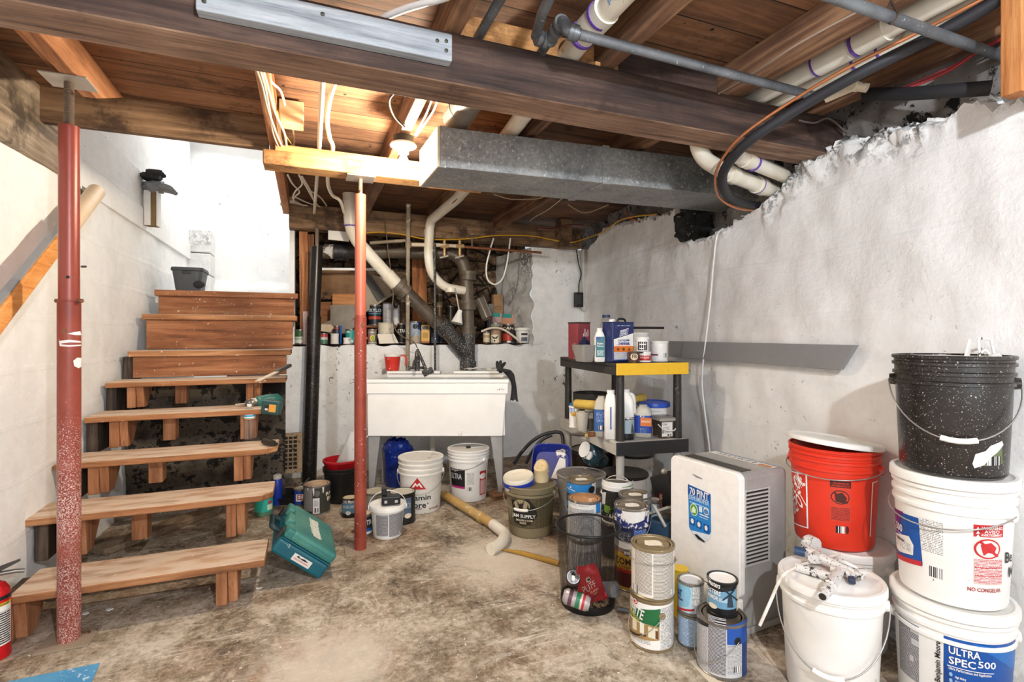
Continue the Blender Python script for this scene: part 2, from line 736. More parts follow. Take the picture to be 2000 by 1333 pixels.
PW = plaster('white_painted_wall', '#f5f5f4', '#e8e8e7', '#2c2724', 0.35, 0.5, courses=1.35)
PW2 = plaster('white_painted_block', '#f6f6f5', '#ebebea', '#3b3834', 0.5, 0.4)
PWB = plaster('white_painted_rear_wall', '#f3f3f2', '#dfdfde', '#2a2522', 0.9, 0.6)
STONE = None
k = NT('bare_stone')
v = k.vec(rnd=False)
vo = k.n('ShaderNodeTexVoronoi', feature='DISTANCE_TO_EDGE')
vo.inputs['Scale'].default_value = 3.3
k.l(k.vec((1, 1, 1.7), False), vo.inputs['Vector'])
n1 = k.noise(v, 13, 9, 0.7)
col = k.ramp(n1, [(0.35, lin('#382a1e')), (0.5, lin('#7d644c')), (0.66, lin('#b89a77'))])
col = k.mix(k.ramp(vo.outputs[0], [(0.02, 1.0), (0.07, 0.0)]), col, lin('#1f1812'))
k.bump(k.math('ADD', k.ramp(vo.outputs[0], [(0.0, 0.0), (0.2, 1.0)]), n1), 0.9, 0.05)
STONE = k.out(col, 0.9)
DARKSTONE = dirty('dark_rubble', '#9a9591', '#161413', 0.5, 9, 0.9, base2='#65605c', fine=0.4, bump=0.9)
DARKSTONE2 = dirty('black_crumbled_concrete', '#3a3532', '#8c8781', 0.35, 14, 0.9, base2='#14110f', fine=0.3, bump=1.0)


def rough(p, amp, sc):
    return mnoise.noise(Vector(p) * sc) * amp


# left wall, with a foundation top and two sill timbers above it
b = MB(PW)


def fn(a, c):
    y, z = -2.6 + a * 9.1, c * 2.02
    return Vector((LX + rough((0, y, z), 0.018, 2.3) + rough((3, y, z), 0.006, 9), y, z))


b.grid(fn, 180, 40)
struct(b.build('wall_left', smooth=60))
SILL = wood('weathered_sill', '#4f4033', '#8b7a67', '#b8a68f', 'y', 0.8, grime='#3f342a')
b = MB(SILL)
b.span((LX - 0.14, -2.6, 1.99), (LX + 0.02, 3.2, 2.13))
b.span((LX - 0.14, -2.6, 2.135), (LX + 0.005, 3.2, 2.36))
struct(b.build('trim_sill', bevel=0.006))
b = MB(PW2)
b.span((LX - 0.14, 3.2, 1.99), (LX + 0.02, 6.4, 2.15))
b.span((LX - 0.14, 3.2, 2.16), (LX + 0.005, 6.4, 2.42))
b.span((LX - 0.14, 3.2, 2.43), (LX - 0.02, 6.4, 3.5))
struct(b.build('trim_sill_painted', bevel=0.005))

# stairwell: far wall, pier, landing, right side and lid
b = MB(PW2)


def fn(a, c):
    x, z = LX - 0.1 + a * 1.1, 1.0 + c * 2.6
    return Vector((x, 6.5 + rough((x, 1, z), 0.014, 2.5) - (0.07 if z < 1.75 else 0), z))


b.grid(fn, 70, 60)
struct(b.build('wall_stairwell', smooth=60))
b = MB(plaster('chipped_white_block', '#ededec', '#d8d8d7', '#1f1c1a', 1.9, 0.9))
for z0, z1 in ((1.55, 1.83), (1.84, 2.06), (2.07, 2.31)):
    b.span((LX - 0.02, 6.2, z0), (LX + 0.2, 6.52, z1))
struct(b.build('wall_pier', bevel=0.012))
b = MB(C('#c9c6c0', 0.8))
b.span((-1.09, 4.7, 1.45), (-0.1, 6.55, 1.535))
struct(b.build('floor_landing'))

# rear wall: low part under the ledge, right part, and the recess behind it
OX0, OX1, LZ, HZ = -0.13, 2.09, 1.11, 2.09
b = MB(PWB)
XR = 2.75


def fn(a, c):
    x = -0.6 + a * (XR + 0.6)
    z = c * LZ + (rough((x, 5, 0), 0.03, 7) if c > 0.999 else 0)
    return Vector((x, BY + rough((x, 2, z), 0.03, 2.2) + rough((x, 7, z), 0.008, 11), z))


b.grid(fn, 130, 44)


def fn(a, c):
    x = OX1 + a * (XR - OX1)
    z = LZ - 0.02 + c * (2.1 - LZ)
    if a < 0.001:
        x += rough((9, 9, z), 0.04, 9)
    return Vector((x, BY + rough((x, 2, z), 0.03, 2.2) + rough((x, 7, z), 0.008, 11), z))


b.grid(fn, 36, 50)
b.m(plaster('chipped_white_reveal', '#dfdedc', '#c2c0bd', '#2a2522', 2.2, 1.0))


def fn(a, c):
    z = LZ - 0.02 + c * (2.1 - LZ)
    y = BY + a * 0.75
    return Vector((OX1 - a * 0.12 + rough((9, 9, z), 0.04, 9) * (1 - a) + rough((1, y, z), 0.025, 9), y, z))


b.grid(fn, 10, 50)
b.m(DARKSTONE)


def fn(a, c):
    x = -0.6 + a * (XR + 0.6)
    y = BY + 0.003 + c * 1.0
    return Vector((x, y, LZ - 0.004 + rough((x, 5, 0), 0.03, 7) * (1 - c) + rough((x, y, 3), 0.008, 9)))


b.grid(fn, 110, 12)
struct(b.build('wall_back', smooth=50))
b = MB(STONE)


def fn(a, c):
    x, z = -0.1 + a * 2.4, LZ - 0.1 + c * 1.4
    w = mnoise.cell(Vector((x * 3.4 + (0.5 if int(z * 5.2) % 2 else 0), int(z * 5.2), 3))) if True else 0
    return Vector((x, 5.42 + w * 0.05 + rough((x, 1, z), 0.07, 5), z))


b.grid(fn, 140, 70)
struct(b.build('wall_recess', smooth=70))

# right wall: white plaster with a broken top edge, darker rubble behind and above
TOPP = [(1142, 492), (1152, 478), (1166, 463), (1176, 448), (1192, 440), (1215, 434), (1245, 428), (1285, 418), (1312, 408), (1318, 412),
        (1322, 452), (1334, 466), (1352, 462), (1372, 464), (1392, 458), (1418, 440), (1434, 428), (1452, 415), (1476, 402), (1496, 388),
        (1510, 372), (1524, 352), (1536, 342), (1552, 325), (1580, 303), (1612, 284), (1652, 268), (1700, 256), (1740, 244), (1790, 236),
        (1838, 226), (1856, 210), (1872, 197), (1900, 191), (1930, 188), (1960, 186), (2010, 184), (2300, 150)]
TP = sorted((RWY(u), RW(u, v).z) for u, v in TOPP)


def wall_top(y):
    if y <= TP[0][0]:
        return TP[0][1]
    for (y0, z0), (y1, z1) in zip(TP, TP[1:]):
        if y <= y1:
            return z0 + (z1 - z0) * (y - y0) / max(1e-6, y1 - y0)
    return TP[-1][1]


def rwall(y, off=0.0):
    return 1.96 - 0.226 * y - off


ys = [-1.2 + i * 0.02 for i in range(60)] + [0.0 + i * 0.0125 for i in range(430)]
ys = sorted(set(round(y, 4) for y in ys if y < 5.36))
NZ = 64
vs, chip = [], []
PWR = plaster('white_painted_rough_wall', '#f5f5f4', '#e6e6e5', '#1e1b1a', 0.5, 0.6, attr=True, courses=1.1)
for y in ys:
    zt = wall_top(y)
    zt += rough((y, 0, 0), 0.035, 14) + rough((y, 4, 0), 0.03, 45)
    for j in range(NZ + 1):
        z = zt * (1 - (1 - j / NZ) ** 1.25)
        d = zt - z
        lump = max(0.0, 1 - d / 0.17) if 1.9 < y < 2.75 else max(0.0, 1 - d / 0.05) * 0.8
        if z < 0.33 and y > 1.0:
            lump = max(lump, (0.33 - z) * 1.2)
        off = rough((y, 1, z), 0.035, 1.6) + rough((y, 3, z), 0.012, 6) + lump * (rough((y, 6, z), 0.034, 15) + rough((y, 9, z), 0.016, 40) + 0.015) - (0.05 if d < 0.012 else 0)
        vs.append(XY(rwall(y, off), y, z))
        chip.append(min(1.0, lump))
n = NZ + 1
fs = [(i * n + j, i * n + j + 1, (i + 1) * n + j + 1, (i + 1) * n + j) for i in range(len(ys) - 1) for j in range(NZ)]
b = MB(PWR).add(vs, fs)
nf = len(vs)
tops = [XY(rwall(y, -0.16), y, wall_top(y) - 0.02 + rough((y, 8, 0), 0.03, 11)) for y in ys]
b.m(DARKSTONE)
b.add([vs[i * n + NZ] for i in range(len(ys))] + tops, [(i, len(ys) + i, len(ys) + i + 1, i + 1) for i in range(len(ys) - 1)])
o = struct(b.build('wall_right', smooth=70))
at = o.data.attributes.new('chipped', 'FLOAT', 'POINT')
vals = chip + [0.0] * (len(o.data.vertices) - len(chip))
at.data.foreach_set('value', vals)
b = MB(DARKSTONE)


def fn(a, c):
    y, z = -1.2 + a * 7.0, 1.55 + c * 0.9
    return XY(rwall(y, -0.12 + rough((y, 2, z), 0.06, 4) + rough((y, 5, z), 0.03, 14)), y, z)


b.grid(fn, 200, 26)
struct(b.build('wall_right_rubble', smooth=60))

# subfloor boards overhead (run left to right, as the beam does)
k = NT('subfloor_boards')
v = k.vec(rnd=False)
sp = k.n('ShaderNodeSeparateXYZ')
k.l(v, sp.inputs[0])
bd = k.math('MULTIPLY', sp.outputs[1], 1 / 0.185)
idx = k.math('FLOOR', bd)
wn = k.n('ShaderNodeTexWhiteNoise', noise_dimensions='1D')
k.l(idx, wn.inputs['W'])
cx = k.n('ShaderNodeCombineXYZ')
k.l(k.math('ADD', k.math('MULTIPLY', sp.outputs[0], 1.1), k.math('MULTIPLY', wn.outputs[0], 50)), cx.inputs[0])
k.l(k.math('MULTIPLY', sp.outputs[1], 16), cx.inputs[1])
n1 = k.noise(cx.outputs[0], 1.6, 8, 0.7, 0.7)
n2 = k.noise(v, 2.2, 6, 0.65)
f = k.math('ADD', k.math('MULTIPLY', n1, 0.5), k.math('ADD', k.math('MULTIPLY', n2, 0.35), k.math('MULTIPLY', wn.outputs[0], 0.15)))
col = k.ramp(f, [(0.32, lin('#2f2119')), (0.45, lin('#674833')), (0.58, lin('#94694a')), (0.7, lin('#b38c6a'))])
col = k.mix(k.ramp(k.noise(v, 4, 9, 0.75), [(0.55, 0.0), (0.66, 0.8)]), col, lin('#3b271b'))
fr = k.math('FRACT', bd)
gap = k.math('LESS_THAN', fr, 0.03)
col = k.mix(gap, col, lin('#150d08'))
nv = k.n('ShaderNodeTexVoronoi', feature='F1')
nv.inputs['Scale'].default_value = 9
k.l(v, nv.inputs['Vector'])
col = k.mix(k.math('LESS_THAN', nv.outputs[0], 0.075), col, lin('#1a100b'))
k.bump(k.math('SUBTRACT', n1, k.math('MULTIPLY', gap, 2.0)), 0.4, 0.008)
SUBF = k.out(col, 0.8)
b = MB(SUBF)
for x0, x1, y0, y1 in ((-1.4, 4.0, -2.6, 3.02), (-0.16, 4.0, 3.02, 6.0)):
    b.span((x0, y0, CEILZ), (x1, y1, CEILZ + 0.03))
struct(b.build('ceiling'))
b = MB(PW2)
b.span((-1.4, 3.02, 3.55), (1.2, 6.7, 3.6))
struct(b.build('ceiling_stairwell'))
b = MB(PW2)
b.span((-1.3, 2.99, 2.36), (-0.1, 3.05, 3.56))
b.span((-0.16, 3.05, 2.385), (-0.1, 4.7, 3.56))
b.span((-0.14, 4.76, 1.12), (-0.1, 6.6, 3.56))
struct(b.build('wall_stairwell_upper'))

# painted blue strip on the slab
b = MB(dirty('worn_blue_floor_paint', '#3f8fc4', '#cfe0ea', 0.32, 16, 0.6, base2='#5ba6d3', fine=0.3))
P = [AZ(-40, 1345), AZ(195, 1297), AZ(176, 1340), AZ(-40, 1400)]
b.prism([p + Vector((0, 0, 0.0)) for p in P], (0, 0, 0.003))
tag(b.build('floor_strip'), 'worn blue painted strip on the concrete in the near left corner', 'paint')
# ------------------------------------------------------------------ overhead timber
BEAMW = wood('dark_beam_wood', '#1f1512', '#44322b', '#6b5346', 'x', 0.9, bump=0.5, grime='#2a1b14')
JOISTW = wood('joist_wood', '#38261b', '#72503a', '#a07a5a', 'y', 0.9, bump=0.4)
JOISTO = wood('orange_joist_wood', '#7a4a2b', '#b57a50', '#d39d73', 'y', 0.8)
FRESH = wood('fresh_fir', '#8a5a2c', '#c48e55', '#dcae76', 'x', 0.8, grime='#7a5230')
GREYW = wood('whitewashed_plank', '#6f767e', '#a3a9b0', '#c6cacd', 'x', 0.8, bump=0.4)
HEADW = wood('old_header_wood', '#463325', '#86684c', '#ae8d6b', 'x', 0.9, grime='#3d2c20')
BZ0, BZ1, BY0, BY1 = 2.03, 2.197, 1.633, 1.798

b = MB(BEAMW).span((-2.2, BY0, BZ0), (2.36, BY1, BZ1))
b.m(wood('pale_rough_underside', '#4a3328', '#8a6c58', '#b3937a', 'x', 1.1, bump=0.8, grime='#50382c'))  # paler wood colour, bottom face only
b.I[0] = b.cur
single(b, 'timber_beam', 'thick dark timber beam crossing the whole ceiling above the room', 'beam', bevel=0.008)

# whitewashed plank screwed to the beam's face
p0, p1 = HY(385, 20, BY0 - 0.02), HY(880, 130, BY0 - 0.02)
t = thing('nailed_plank', 'short whitewashed plank bolted along the front face of the dark beam', 'plank', (p0.x, BY0 - 0.02, 2.1))
b = MB(GREYW).span((p0.x, BY0 - 0.042, 2.076), (p1.x, BY0 - 0.001, 2.163))
b.build('board', t, world=True, bevel=0.004)
for x, z in ((0.02, 0.025), (0.02, 0.062), (0.32, 0.06), (0.66, 0.055), (p1.x - p0.x - 0.02, 0.03), (p1.x - p0.x - 0.02, 0.06)):
    MB(C('#4b4a3f', 0.5, 0.6)).lathe([(0.0001, 0), (0.006, 0), (0.006, 0.003), (0.0001, 0.004)], 10, (p0.x + x, BY0 - 0.042, 2.076 + z), rotm('X', 90)).build('bolt', t, world=True)

jl = {-0.85: ('dark joist', 'first joist from the left wall, over the thick red post'),
      -0.16: ('joist', 'pinkish joist along the edge of the stair opening, with white cables stapled to it'),
      0.45: ('joist', 'joist carrying the lit bulb, in the middle of the ceiling'),
      1.046: ('joist', 'joist beside the single big plastic pipe, right of the ceiling centre'),
      1.67: ('joist', 'joist left of the two parallel white plastic pipes'),
      2.16: ('joist', 'joist nearest the right wall, behind the black hose')}
for x, (_, lab) in jl.items():
    y1 = 4.62
    if x == -0.85:
        b = MB(JOISTO)
        b.hexa([(x - 0.027, -2.4, 2.2), (x + 0.027, -2.4, 2.2), (x + 0.027, 2.66, 2.2), (x - 0.027, 2.66, 2.2),
                (x - 0.027, -2.4, CEILZ), (x + 0.027, -2.4, CEILZ), (x + 0.027, 3.0, CEILZ), (x - 0.027, 3.0, CEILZ)])
        b.span((x - 0.075, 1.82, 2.235), (x - 0.027, 2.55, 2.27))
    else:
        if x > 2:
            y1 = 1.8
        b = MB(JOISTO if x in (-0.16,) else JOISTW).span((x - 0.025, -2.4, 2.2), (x + 0.025, y1, CEILZ))
    single(b, 'floor_joist', lab, 'joist', bevel=0.004)

b = MB(HEADW).span((-1.28, 3.0, 2.19), (-0.19, 3.05, 2.36))
single(b, 'stair_header', 'weathered header timber along the top edge of the stair opening', 'beam', bevel=0.004)

# short support beam carried by the thinner red post
a, c = HY(514, 318, 2.93), HY(897, 375, 2.93)
t = thing('support_beam', 'short rough yellowish beam held up by the thin red post', 'beam', (a.x, 2.95, 2.08))
b = MB(FRESH).span((a.x, 2.9, 2.08), (1.0, 3.03, 2.155))
b.build('lower_timber', t, world=True, bevel=0.005)
b = MB(wood('fresh_fir_upper', '#9a6a38', '#cf9b62', '#e3b985', 'x', 0.8)).span((a.x + 0.055, 2.935, 2.156), (0.98, 3.03, 2.2))
b.build('upper_timber', t, world=True, bevel=0.004)

b = MB(HEADW).span((-0.14, 4.6, 2.09), (2.62, 4.74, 2.29))
single(b, 'rear_header', 'old header timber across the top of the rear recess', 'beam', bevel=0.006)
b = MB(HEADW).span((2.3, 4.45, 2.06), (2.42, 4.6, 2.34))
single(b, 'corner_block', 'old timber block at the right end of the rear header', 'wood block', bevel=0.006)

for lab, x0, x1, y, z0, z1, mt in (
        ('light blocking board over the dark beam, behind the grey pipe elbows', 0.48, 1.02, 1.72, 2.2, 2.31, FRESH),
        ('dark blocking board between joists above the left part of the beam', -0.8, -0.2, 1.7, 2.2, 2.34, HEADW),
        ('blocking board above the beam beside the pair of white pipes', 1.08, 1.64, 1.74, 2.2, 2.33, BEAMW)):
    single(MB(mt).span((x0, y - 0.02, z0), (x1, y + 0.02, z1)), 'blocking_board', lab, 'wood block', bevel=0.003)
p = HY(1150, 118, 1.6)
single(MB(FRESH).span((1.0, 1.66, 2.198), (1.1, 1.74, 2.225)), 'wood_shim', 'small wooden shim under the joist beside the big plastic pipe', 'shim', bevel=0.002)

# hanging stud at the top right
a = W(1990, 185, 1.5)
t = thing('hanging_stud', 'short orange wooden stud hanging from the ceiling at the right edge', 'stud', a)
OST = wood('orange_stud', '#7e471f', '#b8763f', '#d59a61', 'z', 0.8)
MB(OST).span((a.x - 0.03, a.y - 0.02, a.z), (a.x + 0.03, a.y + 0.03, CEILZ - 0.001)).build('upright', t, world=True, bevel=0.003)
MB(OST).span((a.x - 0.02, a.y - 0.075, a.z + 0.01), (a.x + 0.12, a.y - 0.021, a.z + 0.07)).build('cleat', t, world=True, bevel=0.003)

# ------------------------------------------------------------------ staircase
TW = wood('dusty_tread', '#6d4428', '#a56f45', '#c79468', 'x', 0.8, spots='#ece2d2')
_k = TW.node_tree                                            # settled dust on whatever faces up
_bs = _k.nodes['Principled BSDF'].inputs['Base Color']
_ge, _sp, _mx, _ns, _mr = (_k.nodes.new(n) for n in ('ShaderNodeNewGeometry', 'ShaderNodeSeparateXYZ', 'ShaderNodeMix', 'ShaderNodeTexNoise', 'ShaderNodeMapRange'))
_mx.data_type = 'RGBA'
_ns.inputs['Scale'].default_value, _ns.inputs['Detail'].default_value = 5.0, 8.0
_mr.inputs['From Min'].default_value, _mr.inputs['From Max'].default_value = 0.38, 0.55
_mr.inputs['To Min'].default_value, _mr.inputs['To Max'].default_value = 0.35, 0.88
_mu = _k.nodes.new('ShaderNodeMath')
_mu.operation = 'MULTIPLY'
_gt = _k.nodes.new('ShaderNodeMath')
_gt.operation = 'GREATER_THAN'
_gt.inputs[1].default_value = 0.7
_k.links.new(_ge.outputs['True Normal'], _sp.inputs[0])
_k.links.new(_sp.outputs[2], _gt.inputs[0])
_k.links.new(_ns.outputs[0], _mr.inputs['Value'])
_k.links.new(_gt.outputs[0], _mu.inputs[0])
_k.links.new(_mr.outputs[0], _mu.inputs[1])
_k.links.new(_mu.outputs[0], _mx.inputs[0])
_k.links.new(_bs.links[0].from_socket, _mx.inputs[6])
_mx.inputs[7].default_value = lin('#d6c2ac')
_k.links.new(_mx.outputs[2], _bs)
TF = wood('stair_riser', '#5d3520', '#9c633f', '#bd855c', 'x', 0.8, spots='#e8dccd')
TL = wood('stair_leg', '#6a3f24', '#a56d46', '#c58f66', 'z', 0.8)
TD = wood('grey_dusty_board', '#5b4a3b', '#8d7862', '#ab9780', 'y', 0.8)
SX0, SX1 = -1.13, -0.16
TREADS = [  # right front top (u, v, depth), left u v , thickness
    (0.19, 517, 1089, 7, 1148), (0.393, 532, 964, 22, 1023), (0.568, 541, 873.5, 100, 903), (0.751, 549, 796.6, 160, 812),
    (0.914, 558.6, 738, 202, 743), (1.095, 568, 685, 247, 687), (1.352, 580, 618, 275, 618), (1.55, 582, 573, 300, 560)]
YF = [2.55, 2.86, 3.15, 3.45, 3.75, 4.05, 4.36, 4.66]
st = thing('staircase', 'open wooden basement stairs with dusty worn treads climbing to a landing', 'stairs', (-0.65, 2.6, 0))
for i, (z, ur, vr, ul, vl) in enumerate(TREADS):
    y = YF[i]
    pr = HY(ur, vr, y)
    xr = pr.x
    xl = HY(ul, vl, y - 0.02).x
    if i < 7:
        d = 0.265 if i < 5 else 0.3
        zb = z - (0.032 if i < 5 else 0.04)
        cut = 0.05 if i in (1, 2) else 0.0
        b = MB(TW)
        b.prism([(xl, y, zb), (xr - cut, y, zb), (xr, y + 0.06, zb), (xr, y + d, zb), (xl, y + d, zb)], (0, 0, z - zb))
        b.build('tread', st, world=True, bevel=0.006)
    if i >= 5:                                                 # closed risers higher up
        zl = TREADS[i - 1][0]
        MB(TF).span((xl + 0.02, y + 0.03, zl + 0.002), (xr - 0.03, y + 0.055, z - (0.041 if i < 7 else 0.0))).build('riser', st, world=True, bevel=0.003)
    if i == 7:
        MB(TF).span((xl, y - 0.005, z - 0.045), (xr, y + 0.029, z)).build('nosing', st, world=True, bevel=0.004)
# stepped carriages under the treads: one post pair and a slanted block for each tread
for i, (z, ur, vr, ul, vl) in enumerate(TREADS[:5]):
    y = YF[i]
    z0 = 0 if i == 0 else TREADS[i - 1][0] - 0.0
    for xx in (-0.98 if i else -1.07, -0.33):
        z1 = z - 0.033
        b = MB(TL)
        b.span((xx - 0.045, y + 0.03, z0 + 0.001), (xx + 0.0, y + 0.12, z1))
        b.hexa([(xx + 0.001, y + 0.05, z0 + 0.001), (xx + 0.04, y + 0.05, z0 + 0.001), (xx + 0.04, y + 0.13, z0 + 0.001), (xx + 0.001, y + 0.13, z0 + 0.001),
                (xx + 0.001, y + 0.03, z1), (xx + 0.04, y + 0.03, z1), (xx + 0.04, y + 0.26, z1), (xx + 0.001, y + 0.26, z1)])
        b.build('carriage_leg', st, world=True, bevel=0.004)
DKW = wood('dark_side_plank', '#1d1612', '#41342a', '#6b5a4a', 'z', 0.9)
for i, (z, ur, vr, ul, vl) in enumerate(TREADS[:6]):
    y = YF[i]
    MB(DKW).span((-1.135, y + 0.06, max(0.001, z - 0.21)), (-1.085, y + 0.275, z - 0.034 if i < 5 else z - 0.041)).build('side_plank', st, world=True, bevel=0.004)
    if 1 <= i <= 4:
        MB(TL).span((-0.8, y + 0.16, TREADS[i - 1][0] + 0.001), (-0.735, y + 0.25, z - 0.033)).build('carriage_leg', st, world=True, bevel=0.004)

# earth-stained concrete slope under the upper steps
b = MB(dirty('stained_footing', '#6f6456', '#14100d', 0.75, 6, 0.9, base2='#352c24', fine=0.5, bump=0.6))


def fn(a, c):
    x, z = LX + 0.02 + a * 0.98, c * 0.86
    return Vector((x, 4.1 + 0.1 * c + rough((x, 1, z), 0.06, 4), z))


b.grid(fn, 40, 40)
struct(b.build('wall_stair_footing', smooth=70))
for lab, a, c, w in (('long dusty board lying on the floor under the second step', AZ(190, 1085), AZ(420, 1000), 0.12),
                     ('second dusty board on the floor under the second step, nearer the wall', AZ(150, 1040), AZ(330, 980), 0.1)):
    a.z = c.z = 0.02
    single(MB(TD).bar(a, c, w, 0.035), 'loose_board', lab, 'board', bevel=0.003)
# ------------------------------------------------------------------ lamps
def lamp(loc, power, label):
    t = thing('bulb_lamp', label, 'lamp', loc)
    MB(C('#2a2520', 0.7)).lathe([(0.05, 0.0), (0.052, -0.035), (0.0001, -0.036)], 24).build('ceiling_box', t, smooth=40)
    h = MB(C('#efe6d6', 0.35)).lathe([(0.0001, -0.034), (0.062, -0.036), (0.066, -0.046), (0.058, -0.052), (0.03, -0.056), (0.026, -0.085), (0.0001, -0.086)], 28)
    h.build('lampholder', t, smooth=40)
    MB(C('#8c8478', 0.4, 0.8)).box((0.035, -0.03, -0.053), (0.012, 0.012, 0.006)).build('pull_switch', t)
    prof = [(0.013, -0.087), (0.014, -0.098), (0.02, -0.108), (0.03, -0.13), (0.0305, -0.145), (0.026, -0.16), (0.014, -0.172), (0.0001, -0.175)]
    m = glow('lit_bulb_%d' % power, (1.0, 0.87, 0.68, 1) if power < 3000 else (0.9, 0.95, 1.0, 1), power)
    MB(m).lathe(prof, 14).build('bulb', t, smooth=180)
    return t


lamp((0.45, 2.6, 2.2), BULB_FRONT, 'lit bare bulb in a white lampholder at the left end of the metal duct')
lamp((0.45, -0.66, 2.2), BULB_REAR, 'lit bare bulb in a white lampholder behind the viewpoint')

# ------------------------------------------------------------------ metal duct
k = NT('galvanised_sheet')
v = k.vec(rnd=False)
vo = k.n('ShaderNodeTexVoronoi')
vo.inputs['Scale'].default_value = 75
k.l(v, vo.inputs['Vector'])
col = k.ramp(k.noise(v, 3.5, 6, 0.65), [(0.35, lin('#74777a')), (0.65, lin('#a3a5a4'))])
col = k.mix(k.ramp(k.noise(v, 60, 4, 0.7), [(0.58, 0.0), (0.66, 0.8)]), col, lin('#d5d6d4'))
spv = k.n('ShaderNodeSeparateXYZ')
k.l(vo.outputs['Color'], spv.inputs[0])
col = k.mix(0.25, col, spv.outputs[0], 'SOFT_LIGHT')
GALV = k.out(col, 0.45, 0.25)
FOIL = C('#d8c9a8', 0.6, 0.1)
DZ0, DZ1 = 1.99, 2.18
pa, pb = XY(-0.338, 2.40), XY(-0.478, 2.72)                   # left end, front and back
dv = (XY(1.149, 2.87) - pa).normalized()
t = thing('metal_duct', 'long grey galvanised air duct hanging below the joists and running into the right wall', 'duct', (pa.x, pa.y, DZ0))


def duct_box(b, s0, s1, g=0.0, z0=DZ0, z1=DZ1):
    e = (pb - pa).normalized()
    q = []
    for z in (z0 - g, z1 + g):
        for s, w in ((s0, -g), (s1, -g), (s1, g), (s0, g)):
            base = pa if w < 0 or g == 0 else pb
            q.append((pa + dv * s - e * g if w == -g and g else pa + dv * s) + Vector((0, 0, z)))
        q[-2] = pb + dv * s1 + e * g + Vector((0, 0, z))
        q[-1] = pb + dv * s0 + e * g + Vector((0, 0, z))
    return b.hexa(q)


duct_box(MB(GALV), 0.0, 0.86).build('section', t, world=True, bevel=0.003)
duct_box(MB(GALV), 0.868, 1.95).build('section', t, world=True, bevel=0.003)
duct_box(MB(GALV), 0.845, 0.885, 0.006).build('drive_cleat', t, world=True, bevel=0.002)
duct_box(MB(GALV), 0.0, 0.03, 0.003).build('end_seam', t, world=True, bevel=0.002)
duct_box(MB(FOIL), -0.012, 0.0).build('end_cap', t, world=True, bevel=0.002)
single(MB(C('#8d857c', 0.45, 0.5)).tube([(0.68, 2.0, 2.27), (0.68, 2.2, 2.27), (0.68, 2.44, 2.255)], 0.068, 24)
       .tube([(0.68, 2.31, 2.265), (0.68, 2.325, 2.263)], 0.071, 24), 'round_duct', 'short round metal duct stub rising behind the left end of the square duct', 'duct', smooth=50)
b = MB(dirty('black_fibre_batt', '#2a2725', '#8f8a85', 0.35, 16, 0.95, base2='#0f0e0d', bump=1.0))
c0 = RW(1354, 440, -0.02)


def fn(a, c):
    u, w = a * 2 * math.pi, (c - 0.5) * math.pi
    n_ = Vector((math.cos(u) * math.cos(w), math.sin(u) * math.cos(w), math.sin(w)))
    p = Vector((n_.x * 0.11, n_.y * 0.1, n_.z * 0.1))
    p = Vector([math.copysign(abs(x) ** 0.8 * 0.11 ** 0.2, x) for x in p])
    return c0 + p * (1 + rough(n_, 0.35, 3) + rough(n_, 0.2, 8))


b.grid(fn, 40, 24)
single(b, 'insulation_batt', 'black crumbling insulation stuffed in the wall notch below the duct', 'insulation', smooth=60)

# ------------------------------------------------------------------ plastic waste pipes
PVC = dirty('ivory_pvc', '#e9e4d8', '#b9ab92', 0.18, 5, 0.35, base2='#dcd3c0', bump=0.03)
PURP = C('#6a4aa8', 0.4)
IRON = dirty('speckled_iron', '#473d33', '#a59c8e', 0.1, 40, 0.5, 0.15, base2='#665a4c', fine=0.34)
IRONB = dirty('black_painted_iron', '#1d1b1b', '#c9c6c2', 0.34, 44, 0.5, 0.1, base2='#2a2827', fine=0.6)
GPIPE = dirty('grey_threaded_pipe', '#7c8084', '#c6c8c8', 0.16, 30, 0.45, 0.35, base2='#54575c', fine=0.25)


def ring(b, p, d, r, w):
    d = Vector(d).normalized()
    return b.tube([Vector(p) - d * w / 2, Vector(p) + d * w / 2], r, 22)


def pipe(name, label, cat, pts, r, mat, rings=(), joint=(), rad=0.0, n=20, jr=1.18, jm=None, rm=None, jname='coupling', rname='primer_band', group=None):
    P = bend(pts, rad) if rad else [Vector(p) for p in pts]
    loc = P[0]
    t = thing(name, label, cat, loc, group=group)
    MB(mat).tube(P, r, n).build('pipe', t, world=True, smooth=50)
    for (p, d, w) in joint:
        ring(MB(jm or mat), p, d, r * jr, w).build(jname, t, world=True, smooth=50)
    for (p, d) in rings:
        ring(MB(rm or PURP), p, d, r * (jr + 0.012 if joint else 1.02), 0.008).build(rname, t, world=True, smooth=50)
    return t


Yv = Vector((0, 1, 0))
# the single 3-inch pipe that runs back over the beam, then drops and joins the iron stack
pts = [Vector((0.885, -0.9, 2.25)), Vector((0.895, 1.6, 2.243)), Vector((1.0, 2.9, 2.23)), HY(893, 388, 3.75), HY(840, 432, 4.4), HY(836, 500, 4.46), HY(842, 535, 4.48),
       HY(868, 562, 4.5), HY(906, 568, 4.54)]
pp = pipe('waste_pipe', 'white plastic waste pipe running back over the beam and dropping to the iron stack', 'pipe', pts, 0.04, PVC,
          joint=[(Vector((0.892, 1.47, 2.245)), Yv, 0.12)], rad=0.07)
for u, v in ((1172, 58), (1137, 105)):
    q = HX(u, v, 0.89)
    ring(MB(PURP), Vector((0.89, q.y, 2.246)), Yv, 0.0485, 0.012).build('primer_band', pp, world=True, smooth=50)
for u, v, w in ((838, 455, 0.05), (838, 490, 0.02), (880, 567, 0.04)):
    q = HY(u, v, 4.46)
    MB(PVC).tube([q - Vector((0.0, 0, w / 2)), q + Vector((0, 0, w / 2))], 0.046, 20).build('coupling', pp, world=True, smooth=50)
mp = flat_map((0.86, 0.98, 2.222), (0, 1, 0), (0.5, 0, -0.85))
